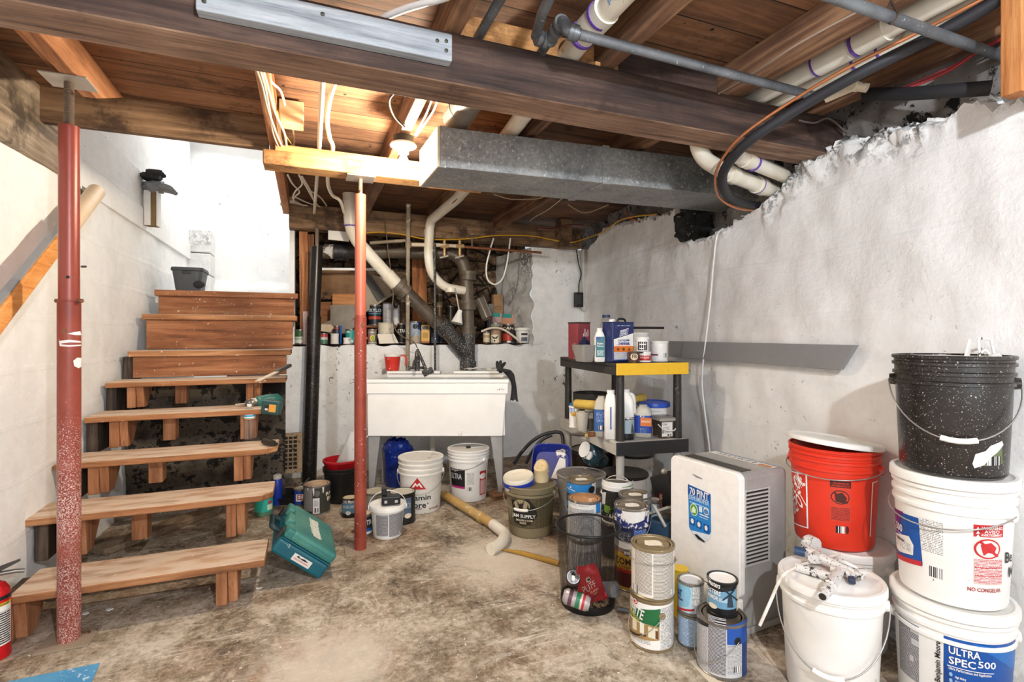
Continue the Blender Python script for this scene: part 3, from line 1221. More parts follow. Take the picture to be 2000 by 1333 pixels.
MB(C('#4d8fd0', 0.5)).ltext(mp, 'PVC DWV SCH 40 NSF', 0.16, 0, 0.42, 0.016, 1, 180).build('pipe_print', pp, world=True)

d = Yv
pipe('waste_pipe', 'upper and thicker of the two parallel white plastic pipes at the top right', 'pipe',
     [(1.84, -0.9, 2.255), (1.83, 2.05, 2.243)], 0.038, PVC,
     joint=[((1.833, 1.33, 2.247), d, 0.13), ((1.833, 1.19, 2.247), d, 0.1)], rings=[((1.833, 1.4, 2.247), d), ((1.833, 1.25, 2.247), d)])
pipe('waste_pipe', 'lower and thinner of the two parallel white plastic pipes at the top right', 'pipe',
     [(1.94, -0.9, 2.245), (1.935, 2.05, 2.232)], 0.029, PVC,
     joint=[((1.937, 1.27, 2.236), d, 0.08)], rings=[((1.937, 1.23, 2.236), d), ((1.937, 1.32, 2.236), d)])
w0, w1 = W(1362, 285, 2.32), W(1384, 318, 2.36)
pts = [w0 + Vector((0, 0, 0.12)), w0, W(1376, 312, 2.37), W(1415, 336, 2.44), RW(1520, 378, -0.1)]
t = pipe('waste_pipe', 'white plastic elbow pipe dropping in front of the duct and entering the right wall', 'pipe', pts, 0.037, PVC, rad=0.06)
for f0, w in ((0.1, 0.06), (0.62, 0.07)):
    a, c = pts[3], pts[4]
    ring(MB(PVC), a.lerp(c, f0), c - a, 0.044, w).build('coupling', t, world=True, smooth=50)
ring(MB(PURP), pts[3].lerp(pts[4], 0.585), pts[4] - pts[3], 0.0446, 0.008).build('primer_band', t, world=True, smooth=50)
pts = [W(1438, 304, 2.33), W(1460, 313, 2.4), RW(1548, 350, -0.1)]
pipe('waste_pipe', 'short white pipe just under the beam end, above the elbow pipe', 'pipe', pts, 0.034, PVC,
     joint=[(pts[0].lerp(pts[1], 0.9), pts[2] - pts[1], 0.05)], rings=[(pts[1].lerp(pts[2], 0.12), pts[2] - pts[1])])

# left ceiling: white conduit tubes over the support beam
pipe('white_tube', 'straight white water tube running back over the short support beam', 'tube', [(0.055, 1.75, 2.215), (0.06, 2.9, 2.212), (0.055, 4.55, 2.213)], 0.0115, C('#e9dfcd', 0.4))
pts = [AZ(658, 150, 2.225), AZ(645, 190, 2.235), AZ(639, 235, 2.235), AZ(644, 270, 2.225), AZ(650, 292, 2.21), AZ(640, 350, 2.15), AZ(648, 380, 2.13), AZ(664, 392, 2.12), AZ(672, 415, 2.1)]
pipe('white_tube', 'bent white water tube right of the straight white tube on the ceiling', 'tube', spline(pts), 0.011, C('#ebe0cd', 0.4))
pipe('white_tube', 'white flexible tube arching over the dark beam at the top of the picture', 'tube',
     spline([HY(735, 48, 1.83), W(752, 34, 1.72), W(790, 18, 1.66), W(830, 6, 1.6), W(880, -10, 1.52), W(930, -50, 1.4), (W(930, -50, 1.4) + Vector((0.1, -0.2, 0.1)))]), 0.0115, C('#eceded', 0.35))

# 4-inch plastic drop, slanting into the iron wye behind the sink
B = lambda u, v, hy=4.55: HY(u, v, hy)
pts = [B(684, 350, 4.35), B(684, 440, 4.38), B(696, 470, 4.42), B(785, 568, 4.5)]
t = pipe('waste_pipe', 'thick white plastic pipe coming down behind the thin red post and slanting to the right', 'pipe', pts, 0.052, PVC, rad=0.12, n=26)
MB(PVC).tube([B(684, 372, 4.355), B(684, 394, 4.36)], 0.06, 26).build('coupling', t, world=True, smooth=50)
MB(PURP).tube([B(685, 441, 4.38), B(685, 443.5, 4.38)], 0.0535, 26).build('primer_band', t, world=True, smooth=50)
a, c = pts[2], pts[3]
MB(PVC).tube([a.lerp(c, 0.66), a.lerp(c, 1.0)], 0.06, 26).build('coupling', t, world=True, smooth=50)

# iron stack: horizontal run, elbow, vertical with hubs, wye with slanting branch
t = thing('soil_stack', 'speckled black iron soil stack with a slanting branch joining behind the sink', 'pipe', B(914, 724, 4.56))
run = bend([B(628, 493, 4.86), B(760, 492, 4.8), B(903, 497, 4.6), B(913, 560, 4.57), B(914, 728, 4.56)], 0.16, 8)
MB(IRON).tube(run, 0.06, 24).build('main_pipe', t, world=True, smooth=50)
for v0, v1, r in ((531, 538, 0.085), (538, 548, 0.076), (587, 594, 0.084), (594, 606, 0.078), (638, 643, 0.08), (643, 652, 0.072), (706, 722, 0.076)):
    MB(IRON if v1 < 660 else IRONB).tube([B(914, v0, 4.56), B(914, v1, 4.56)], r, 24).build('hub', t, world=True, smooth=50)
MB(IRONB).tube([B(914, 652, 4.56), B(914, 709, 4.56)], 0.066, 24).tube([B(872, 644, 4.535), B(912, 694, 4.56)], 0.068, 24).build('wye', t, world=True, smooth=50)
br = MB(IRON).tube([B(781, 560, 4.5), B(885, 662, 4.54)], 0.06, 24).build('branch_pipe', t, world=True, smooth=50)
MB(IRON).tube([B(775, 555, 4.5), B(784, 563, 4.5)], 0.088, 24).tube([B(784, 563, 4.5), B(794, 573, 4.502)], 0.075, 24).build('hub', br, world=(t.location), smooth=50)
MB(IRONB).tube([B(858, 632, 4.53), B(872, 646, 4.54)], 0.078, 24).build('hub', br, world=(t.location), smooth=50)
b = MB(C('#26262a', 0.5))
b.tube([B(652, 492, 4.85), B(657, 492, 4.85)], 0.083, 24).tube([B(657, 492, 4.85), B(672, 492, 4.84)], 0.074, 24).tube([B(672, 492, 4.84), B(680, 492, 4.84)], 0.08, 24)
b.build('rubber_coupling', t, world=True, smooth=50)
MB(dirty('whitened_iron', '#5a5048', '#dcdad6', 0.8, 12, 0.7)).tube([B(633, 490, 4.86), B(651, 492, 4.85)], 0.066, 24).build('pipe_end', t, world=True, smooth=50)

# water pipes
COP = C('#9a6248', 0.4, 0.45)
DUSTP = dirty('dusty_supply_pipe', '#a89a86', '#dcd3c4', 0.4, 20, 0.6, 0.1, base2='#7d6f5d')
pipe('supply_pipe', 'thin dusty vertical pipe in front of the recess, left of the slanting pipe', 'pipe', [HY(798, 398, 4.2), HY(797, 480, 4.44), HY(796, 718, 4.5)], 0.0175, DUSTP,
     joint=[(HY(797, 478, 4.44), (0, 0, 1), 0.06), (HY(797, 590, 4.47), (0, 0, 1), 0.012)], jr=1.35, jname='fitting')
pipe('supply_pipe', 'thin black paint-speckled vertical pipe right of the slanting pipe', 'pipe', [HY(849, 475, 4.4), HY(850, 742, 4.35)], 0.0105, IRONB)
t = pipe('copper_pipe', 'horizontal copper pipe with valves crossing the top of the rear recess', 'pipe',
         [HY(798, 480, 4.44), HY(860, 480, 4.46), HY(900, 482, 4.47), HY(1057, 494, 4.5)], 0.0115, COP)
MB(C('#d9c9b4', 0.5)).tube([HY(803, 478, 4.44), HY(858, 479, 4.46)], 0.018, 16).tube([HY(858, 479, 4.46), HY(890, 481, 4.47)], 0.016, 16).build('plastic_section', t, world=True, smooth=50)
for u in (868, 898):
    vb = MB(C('#b79a6e', 0.45, 0.4)).tube([HY(u, 470, 4.465), HY(u, 500, 4.465)], 0.014, 14).tube([HY(u - 8, 481, 4.465), HY(u + 8, 481, 4.465)], 0.02, 14)
    o = vb.build('valve', t, world=True, smooth=50)
    MB(C('#c9bfae', 0.4, 0.5)).tube([HY(u - 9, 504, 4.45), HY(u + 7, 500, 4.45)], 0.009, 10).build('valve_handle', o, world=t.location, smooth=50)
MB(C('#7d746a', 0.5, 0.4)).tube([HY(922, 483, 4.475), HY(922, 463, 4.475)], 0.007, 10).lathe([(0.0001, 0), (0.03, 0.0), (0.032, 0.008), (0.0001, 0.01)], 16, HY(922, 461, 4.475)).build('gate_valve', t, world=True, smooth=50)
pipe('copper_pipe', 'short dusty pipe stub at the top of the recess, left of the vertical supply pipe', 'pipe', [HY(722, 475, 4.5), HY(792, 470, 4.46)], 0.015, DUSTP)

# grey threaded pipes above the beam
t = thing('threaded_pipe', 'grey threaded pipe with elbows at one end, running across in front of the beam', 'pipe', AZ(1128, 66, 2.15))
a0 = AZ(1130, 67, 2.15)
MB(GPIPE).tube([a0, AZ(1592, 188, 2.15)], 0.0165, 16).build('pipe', t, world=True, smooth=50)
e = [AZ(1132, 68, 2.15), AZ(1108, 60, 2.16), W(1100, 40, 1.62), W(1086, 62, 1.68), W(1070, 82, 1.72), W(1046, 72, 1.7)]
MB(GPIPE).tube(bend(e, 0.02), 0.02, 16).build('elbow_run', t, world=True, smooth=50)
b = MB(GPIPE)
for p, q in ((e[0], e[1]), (e[1], e[0]), (e[2], e[3]), (e[3], e[2]), (e[4], e[3]), (e[4], e[5]), (e[5], e[4])):
    dd = (q - p).normalized()
    b.tube([p + dd * 0.006, p + dd * 0.02], 0.0255, 14)
b.build('elbow', t, world=True, smooth=50)
MB(GPIPE).tube([e[5], W(1058, 30, 1.6), W(1084, -30, 1.42), W(1084, -30, 1.42) + Vector((0.0, -0.7, 0.1))], 0.0165, 16).build('riser', t, world=True, smooth=50)
MB(GPIPE).tube([e[4], W(1054, 108, 1.84)], 0.0165, 16).build('tail_pipe', t, world=True, smooth=50)
pipe('threaded_pipe', 'bluish grey pipe running back over the beam left of the grey elbows', 'pipe', [(0.55, 0.6, 2.235), (0.55, 1.95, 2.23)], 0.016, GPIPE)
t = pipe('threaded_pipe', 'grey pipe across the top right corner below the two white pipes', 'pipe', [(-1.1, 1.0, 2.15), (2.2, 1.0, 2.15)], 0.0165, GPIPE)
MB(C('#4b3a30', 0.6, 0.4)).tube([(1.62, 1.0, 2.2), (1.62, 0.98, 2.15), (1.62, 1.0, 2.13), (1.62, 1.02, 2.15), (1.62, 1.0, 2.2)], 0.004, 8).build('pipe_hanger', t, world=True)

# black hose with its copper tube, sweeping down to the wall notch
hp = [W(1990, -30, 1.5), W(1912, 22, 1.58), W(1811, 77, 1.68), W(1678, 144, 1.8), W(1570, 205, 1.94), W(1473, 268, 2.07), W(1428, 312, 2.2), W(1411, 346, 2.34),
      W(1420, 380, 2.55), W(1448, 396, 2.7), RW(1490, 404, -0.08)]
pipe('line_hose', 'black foam covered hose sweeping from the top right down to the wall notch', 'hose', spline(hp, 8), 0.021, C('#26262b', 0.6), n=16)
hp2 = [W(1985, -38, 1.5), W(1896, 10, 1.57), W(1796, 62, 1.67), W(1660, 130, 1.79), W(1555, 192, 1.93), W(1458, 258, 2.06), W(1414, 306, 2.19), W(1397, 346, 2.33),
       W(1405, 386, 2.55), W(1440, 407, 2.7), RW(1486, 412, -0.08)]
pipe('copper_tube', 'thin copper tube following the upper edge of the sweeping black hose', 'tube', spline(hp2, 8), 0.006, C('#c07a50', 0.35, 0.5), n=10)
pipe('insulated_pipe', 'black foam covered pipe along the top of the right wall near the hanging stud', 'pipe',
     [RW(1692, 184, 0.02), RW(1780, 183, 0.03), RW(1880, 176, 0.03), RW(1935, 172, -0.02)], 0.024, C('#232327', 0.7))
pipe('beige_fitting', 'dirty beige plastic pipe fitting beside the black hose near the beam end', 'pipe', bend([W(1612, 193, 2.1), W(1640, 181, 2.06), W(1668, 168, 2.0), W(1694, 172, 1.97)], 0.03), 0.017,
     dirty('dirty_beige', '#d8cbb4', '#7d6b53', 0.35, 14), joint=[(W(1668, 168, 2.0), (1, 0, 0), 0.03)])

# ------------------------------------------------------------------ cables
CAB = C('#e8dcc4', 0.45)
JB = thing('junction_box', 'cream plastic junction box on the ceiling boards near the stair opening', 'box', AZ(570, 228, 2.29))
c0 = AZ(570, 226, 2.285)
MB(C('#e9d3a6', 0.5)).box(c0, (0.11, 0.09, 0.11)).build('box', JB, world=True, bevel=0.006)
MB(C('#d9bf8c', 0.5)).box(c0 + Vector((0, -0.05, 0.022)), (0.11, 0.008, 0.062)).build('cover', JB, world=True, bevel=0.002)
H = lambda u, v, x=-0.118: AZ(u, v, 2.19 + max(0.0, x + 0.118) * 0.9)
cables = [
    ('white cable stapled along the stair-edge joist, outermost of its bunch', CAB, 0.0055, [H(499, 128), H(512, 165), H(524, 215), H(540, 262), H(553, 291)]),
    ('white cable stapled along the stair-edge joist, second of its bunch', CAB, 0.005, [H(505, 128), H(518, 172), H(528, 225), H(534, 262), H(546, 291)]),
    ('white cable stapled along the stair-edge joist, third of its bunch', CAB, 0.0055, [H(512, 132, -.11), H(526, 180, -.11), H(538, 222, -.11), H(556, 262, -.11), H(560, 293, -.11)]),
    ('white cable stapled along the stair-edge joist, fourth of its bunch', CAB, 0.0045, [H(515, 134, -.1), H(522, 190, -.1), H(543, 235, -.1), H(548, 268, -.1), H(556, 292, -.1)]),
    ('white cable curving from the joist into the cream junction box', CAB, 0.0055, [H(521, 140, -.09), H(530, 160, -.08), H(548, 178, -.06), H(556, 205, -.055)]),
    ('short white cable hanging from the cream junction box to the support beam', CAB, 0.0045, [H(571, 247, -.05), H(575, 268, -.04), H(574, 287, -.03)]),
    ('yellowish cable crossing behind the bunch on the joist to the support beam', C('#d2a44a', 0.45), 0.0035, [H(540, 215, -.09), H(552, 255, -.07), H(574, 288, -.05)]),
    ('long yellow cable drooping along the rear header to the right wall', C('#d9a52c', 0.4), 0.0065,
     [HY(716, 455, 4.5), HY(750, 454, 4.56), HY(790, 459, 4.56), HY(830, 467, 4.56), HY(880, 468, 4.56), HY(920, 466, 4.56), HY(960, 461, 4.55), HY(1005, 460, 4.55), HY(1045, 462, 4.55),
      HY(1085, 470, 4.52), HY(1115, 474, 4.45), RW(1150, 464, .04), RW(1180, 452, .04), RW(1208, 432, .06), RW(1240, 423, .06), RW(1282, 419, .03)]),
    ('white flat cable hanging in a loop from the rear header', C('#e9e6de', 0.4), 0.008,
     [HY(964, 466, 4.53), HY(957, 490, 4.5), HY(950, 520, 4.5), HY(952, 545, 4.5), HY(966, 556, 4.5), HY(981, 545, 4.5), HY(990, 515, 4.5), HY(997, 466, 4.53)]),
    ('white cord hanging down the right wall to the floor', C('#f0efec', 0.4), 0.0055,
     [RW(1412, 447, .03), RW(1400, 462, .035), RW(1393, 520, .03), RW(1386, 600, .03), RW(1378, 670, .045), RW(1371, 740, .03), RW(1376, 800, .03), RW(1386, 880, .03), RW(1388, 930, .04)]),
    ('orange cable poking out above the right wall near the duct', C('#c8562a', 0.4), 0.006, [RW(1224, 412, .04), RW(1228, 424, .06), RW(1243, 431, .03)]),
    ('dark red cable over the joist ends near the rear header', C('#7d3f3a', 0.5), 0.007, [HY(1050, 446, 4.4), HY(1080, 448, 4.4), HY(1110, 440, 4.4), HY(1140, 440, 4.4)]),
    ('pale cable sagging below the duct at the middle of the ceiling', C('#b99f80', 0.5), 0.005, [HY(965, 380, 3.3), HY(1000, 389, 3.4), HY(1050, 388, 3.5), HY(1065, 382, 3.4)]),
    ('pale cable sagging behind the duct, further right', C('#b99f80', 0.5), 0.005, [HY(1110, 400, 3.6), HY(1140, 416, 3.7), HY(1170, 408, 3.7), HY(1188, 400, 3.6)]),
    ('pale wire along the underside of a joist behind the duct', C('#d5c6ae', 0.5), 0.003, [AZ(1098, 388, 2.19), AZ(1070, 410, 2.19), AZ(1045, 424, 2.19), AZ(1034, 432, 2.19)]),
    ('red cable fanning along the top right wall near the hanging stud', C('#b0393c', 0.45), 0.006, [W(1770, 174, 1.95), W(1850, 140, 1.85), W(1920, 95, 1.75), W(2010, 50, 1.6)]),
    ('second red cable just above the first by the hanging stud', C('#a8444a', 0.45), 0.005, [W(1760, 172, 1.98), W(1850, 134, 1.88), W(1960, 74, 1.72), W(2010, 40, 1.66)]),
    ('thin grey wire along the joist left of the two white pipes', C('#a89a8c', 0.5), 0.003, [AZ(1395, 188, 2.19), AZ(1460, 150, 2.19), AZ(1560, 85, 2.19), AZ(1690, 15, 2.19)]),
    ('thin dark wire tangled at the right end of the beam', C('#6d6259', 0.6), 0.004, [HY(1560, 235, 1.6), HY(1590, 240, 1.58), HY(1620, 232, 1.59), HY(1655, 262, 1.6)]),
    ('black cable running down the corner to the black outlet box', C('#1b1a1a', 0.5), 0.006, [HY(1126, 488, 4.6), HY(1130, 515, 4.6), HY(1135, 535, 4.6), HY(1131, 555, 4.6), HY(1131, 574, 4.62)]),
    ('thin brown wire dangling in front of the recess cans', C('#6b5846', 0.6), 0.0045,
     [HY(752, 430, 4.5), HY(757, 480, 4.5), HY(762, 520, 4.5), HY(768, 570, 4.45), HY(766, 615, 4.45), HY(773, 645, 4.45), HY(790, 660, 4.45), HY(808, 668, 4.45), HY(815, 680, 4.5)]),
    ('dark curved cable beside the lit bulb', C('#3a2d20', 0.6), 0.006, [(0.43, 2.45, 2.19), (0.37, 2.4, 2.22), (0.34, 2.3, 2.25), (0.4, 2.2, 2.27), (0.425, 2.15, 2.25)]),
    ('cream cable on the joist side right of the lit bulb', CAB, 0.005, [(0.49, 2.5, 2.18), (0.5, 2.3, 2.2), (0.495, 2.1, 2.21), (0.5, 1.85, 2.21)]),
    ('second cream cable on the joist side right of the lit bulb', CAB, 0.005, [(0.5, 2.55, 2.19), (0.53, 2.3, 2.215), (0.52, 2.1, 2.22), (0.52, 1.85, 2.22)]),
]
for lab, pts in (
        ('white cable dropping from under the support beam in a hook, leftmost of the tangle', [(562, 342), (572, 360), (585, 375), (575, 385), (575, 396), (600, 402)]),
        ('white cable dropping from under the support beam and doubling back, second in the tangle', [(584, 342), (590, 360), (576, 375), (573, 390), (590, 400)]),
        ('white cable slanting down behind the support beam, middle of the tangle', [(586, 344), (600, 368), (612, 390), (622, 402)]),
        ('white cable slanting steeply behind the support beam in the tangle', [(590, 345), (606, 372), (614, 396)]),
        ('white cable arching at the right of the tangle behind the support beam', [(604, 372), (625, 385), (638, 402)]),
        ('white cable lying low across the tangle on the rear header', [(577, 385), (600, 396), (625, 404)])):
    cables.append((lab, C('#ece3d2', 0.45), 0.0055, [HY(u, v, 3.25 + (v - 342) * 0.02) for u, v in pts]))
for lab, mt, r, pts in cables:
    single(MB(mt).tube(spline(pts, 6), r, 8), 'cable', lab, 'cable', loc=Vector(pts[0]), smooth=60)

# ------------------------------------------------------------------ steel posts
RED = dirty('red_oxide_paint', '#8c3a2c', '#e6dfda', 0.12, 16, 0.42, 0.1, base2='#a24a38', fine=0.22, bump=0.06)
k = NT('red_oxide_spattered')
v = k.vec(rnd=False)
col = k.ramp(k.noise(v, 5, 4), [(0.35, lin('#7d3327')), (0.65, lin('#9d4a3a'))])
sp = k.n('ShaderNodeSeparateXYZ')
k.l(v, sp.inputs[0])
hgt = k.ramp(k.math('MULTIPLY', sp.outputs[2], 1 / 2.2), [(0.0, 0.545), (0.22, 0.525), (0.38, 0.6), (0.47, 0.8)])
sp2 = k.noise(v, 230, 3, 0.6)
m1 = k.math('MULTIPLY', k.math('GREATER_THAN', sp2, hgt), k.ramp(k.noise(v, 4, 3), [(0.35, 0.2), (0.55, 1.0)]))
col = k.mix(m1, col, lin('#dcc4bd'))
m2 = k.ramp(k.noise(v, 9, 6, 0.7), [(0.66, 0.0), (0.68, 1.0)])
col = k.mix(k.math('MULTIPLY', m2, k.math('LESS_THAN', sp.outputs[2], 0.35)), col, lin('#5a2d1d'))
REDS = k.out(col, 0.45, 0.05)
RUST = dirty('rusty_screw', '#7a6a5c', '#4a3220', 0.4, 20, 0.6, 0.4)


def red_post(label, p, d, ztop, top_mat, zjoin, plate_z, mt, pins, screw=0.016):
    t = thing('steel_post', label, 'post', (p.x, p.y, 0))
    r = d / 2
    MB(dirty('rusty_plate', '#9a8a78', '#5b3b26', 0.5, 10, 0.7)).box((0, 0, 0.004), (0.17, 0.15, 0.008)).build('base_plate', t, bevel=0.002)
    MB(mt).lathe([(r, 0.008), (r, zjoin), (r * 0.92, zjoin + 0.002), (r * 0.92, zjoin + 0.01)], 40).build('outer_tube', t, smooth=40)
    MB(top_mat).lathe([(r * 0.9, zjoin - 0.02), (r * 0.9, ztop), (r * 0.5, ztop + 0.003)], 40).build('inner_tube', t, smooth=40)
    sc = [(screw, ztop)]
    z = ztop
    while z < plate_z - 0.012:
        sc += [(screw * 0.86, z + 0.003), (screw, z + 0.006)]
        z += 0.006
    sc.append((screw * 0.8, plate_z - 0.006))
    MB(RUST).lathe(sc, 18).build('jack_screw', t, smooth=30)
    MB(C('#b9b3aa', 0.5, 0.4)).box((0, 0, plate_z - 0.004), (0.15, 0.13, 0.007)).build('top_plate', t, bevel=0.002)
    for a, z, ln in pins:
        dd = Vector((math.cos(a), math.sin(a), 0))
        MB(C('#7d5a45', 0.5, 0.4)).tube([Vector((0, 0, z)) - dd * ln, Vector((0, 0, z)) + dd * ln], 0.008, 12).build('pin', t, smooth=40)
    return t


pl = AZ(133, 1262)
pl = Vector((pl.x, pl.y + 0.04, 0))
c = W(135, 900, 2.01)
lt = red_post('thick red steel post at the left, white paint splashed on its lower half', Vector((c.x, c.y, 0)), 0.074, 2.02, C('#8c3f33', 0.36, 0.15), 1.33, 2.2, REDS,
              [(-ANG, 1.335, 0.052), (-ANG + 1.9, 1.215, 0.04)], 0.017)
rf = lambda z: 0.0372
mp = cyl_map(rf)
for it in [
    ('P', [(-.005, 1.205), (.015, 1.212), (.04, 1.216), (.05, 1.2), (.02, 1.2)], C('#efecea', 0.5), 1),
    ('P', [(-.034, 1.186), (-.03, 1.178), (.0, 1.182), (.045, 1.176), (.045, 1.17), (.0, 1.172), (-.03, 1.166)], C('#efecea', 0.5), 1),
    ('P', [(-.034, 1.178), (-.03, 1.158), (.0, 1.155), (.045, 1.158), (.045, 1.163), (.0, 1.161), (-.025, 1.165)], C('#efecea', 0.5), 1),
    ('P', [(.012, 1.1), (.025, 1.112), (.05, 1.11), (.05, 1.075), (.03, 1.07), (.015, 1.08)], C('#efecea', 0.5), 1)]:
    o = MB().items(mp, [it]).build('paint_splash', lt)
    o.rotation_euler = (0, 0, face_cam(c))
MB(C('#0c0a0a', 0.7)).items(cyl_map(lambda z: 0.0336), [('D', -0.004, 1.425, 0.006, C('#0c0a0a', 0.7), 1)]).build('pin_hole', lt).rotation_euler = (0, 0, face_cam(c))
c = W(704, 900, 2.86)
red_post('thinner red steel post standing in front of the laundry sink', Vector((c.x, c.y, 0)), 0.066, 1.985, C('#b55f4c', 0.36, 0.1), 1.3, 2.08, RED,
         [(-ANG + 2.2, 1.255, 0.036), (-ANG + 0.4, 1.18, 0.036)], 0.012)

BPOST = dirty('black_speckled_post', '#1d1a18', '#a99c8e', 0.0, 30, 0.32, 0.3, base2='#2b2622', fine=0.36, bump=0.05)
p0, p1 = HY(604, 932, 4.52), HY(619, 455, 4.56)
p0.z = 0
t = thing('steel_post', 'black adjustable steel post leaning between the stairs and the sink', 'post', p0)
mid = p0.lerp(p1, 0.66)
MB(BPOST).tube([p0, mid], 0.055, 28).build('outer_tube', t, world=True, smooth=50)
MB(C('#26221f', 0.3, 0.4)).tube([mid, p1 - Vector((0, 0, 0.12))], 0.047, 28).build('inner_tube', t, world=True, smooth=50)
MB(RUST).tube([p1 - Vector((0, 0, 0.12)), p1 + Vector((0, 0, 0.035))], 0.016, 14).build('jack_screw', t, world=True, smooth=50)
for f in (0.74, 0.8, 0.86):
    q = p0.lerp(p1, f)
    MB(C('#050505', 0.8)).tube([q - XY(0.012, 0.0475), q - XY(0.012, 0.046)], 0.007, 12).build('pin_hole', t, world=True)
# ------------------------------------------------------------------ label placement from picture readings
def px_round(p, r):
    d = math.hypot(p[0], p[1])
    xc, yc = p[0] * CA - p[1] * SA, p[0] * SA + p[1] * CA
    az0 = math.atan2(xc, yc)

    def f(u, v):
        az = math.atan((u - 1000) / 1000)
        ph = az - az0
        s = max(-r * 0.999, min(r * 0.999, d * math.sin(ph)))
        ph = math.asin(s / d)
        t = d * math.cos(ph) - math.sqrt(max(0.0, r * r - s * s))
        th = math.atan2(t * math.sin(ph), d - t * math.cos(ph))
        return r * th, EYE - (v - 655) / 1000 * t * math.cos(az) - p[2]
    return f


def px_flat(o, ux, uz):
    o, ux, uz = Vector(o), Vector(ux).normalized(), Vector(uz).normalized()
    n = ux.cross(uz)

    def f(u, v):
        a, b = W(u, v, 0.0), W(u, v, 1.0)
        a = Vector((0, 0, EYE))
        d = b - a
        q = a + d * ((o - a).dot(n) / d.dot(n)) - o
        return q.dot(ux), q.dot(uz)
    return f


def from_px(f, items):
    """r u0 u1 v0 v1 mat / t text u0 u1 v0 v1 mat [rot] / d u v ru rv mat / p [(u,v)] mat ; optional layer last"""
    out = []
    for it in items:
        k = it[0]
        if k in 'rt':
            i = 1 if k == 'r' else 2
            u0, u1, v0, v1 = it[i:i + 4]
            um, vm = (u0 + u1) / 2, (v0 + v1) / 2
            x0, x1 = f(u0, vm)[0], f(u1, vm)[0]
            z1, z0 = f(um, v0)[1], f(um, v1)[1]
            if k == 'r':
                out.append(('R', x0, x1, z0, z1, it[5], it[6] if len(it) > 6 else 1))
            else:
                rot = it[7] if len(it) > 7 else 0
                w, h = (x1 - x0, z1 - z0) if abs(rot) != 90 else (z1 - z0, x1 - x0)
                out.append(('T', it[1], (x0 + x1) / 2, (z0 + z1) / 2, w, h, it[6], it[8] if len(it) > 8 else 4, rot, 0.02))
        elif k == 'd':
            x, z = f(it[1], it[2])
            x1, z1 = f(it[1] + it[3], it[2])[0], f(it[1], it[2] - it[4])[1]
            out.append(('D', x, z, (abs(x1 - x), abs(z1 - z)), it[5], it[6] if len(it) > 6 else 3))
        elif k == 'p':
            out.append(('P', [f(u, v) for u, v in it[1]], it[2], it[3] if len(it) > 3 else 2))
        else:
            out.append(it)
    return out


FP = fineprint('fine_print_grey')
FPD = fineprint('fine_print_dense', '#3f4046', '#c9cacc', 210, 90, 0.5)
FPL = fineprint('fine_print_light', '#8d8d8d', '#ecebe8', 190, 70, 0.4)
FPR = fineprint('fine_print_red', '#b53a3f', '#f0e6e2', 240, 80, 0.45)
FPK = fineprint('fine_print_on_black', '#b9bcc4', '#20222a', 190, 70, 0.3)
FPB = fineprint('fine_print_on_blue', '#c7d6ea', '#27539a', 190, 70, 0.3)
FPLB = fineprint('fine_print_on_pale_blue', '#6c86a8', '#b9cfe2', 190, 70, 0.45)
BAR = barcode()
TIN = dirty('can_tin', '#9c968c', '#d9d3c8', 0.3, 14, 0.35, 0.6, base2='#77716a', bump=0.05)
TIND = dirty('stained_can_lid', '#8f8473', '#e3ddd0', 0.35, 9, 0.5, 0.3, base2='#5f5547', bump=0.1)
GOLD = dirty('brassy_can_lid', '#ac9a78', '#e5dcc6', 0.22, 8, 0.35, 0.5, base2='#7f6e52')
RUSTL = dirty('rust_stained_lid', '#b98a5f', '#e6cdb0', 0.4, 9, 0.7, base2='#8f5f3a')
BLACKTIN = C('#1b1a1c', 0.35, 0.2)
PLW = dirty('white_plastic', '#f0efec', '#d3cfc7', 0.12, 7, 0.42, base2='#e7e5e0', bump=0.03)
PLWD = dirty('dusty_white_plastic', '#e9e6e0', '#a99e8e', 0.35, 7, 0.5, base2='#d9d4ca', bump=0.05)
W_, K_ = C('#f1efec', 0.45), C('#1a1a1e', 0.45)
NAVY, BLUE, RED_, GREEN, CREAM = C('#1f3f8f', 0.4), C('#1d62ac', 0.4), C('#c2252b', 0.4), C('#1e6b3c', 0.4), C('#e8dcc2', 0.5)


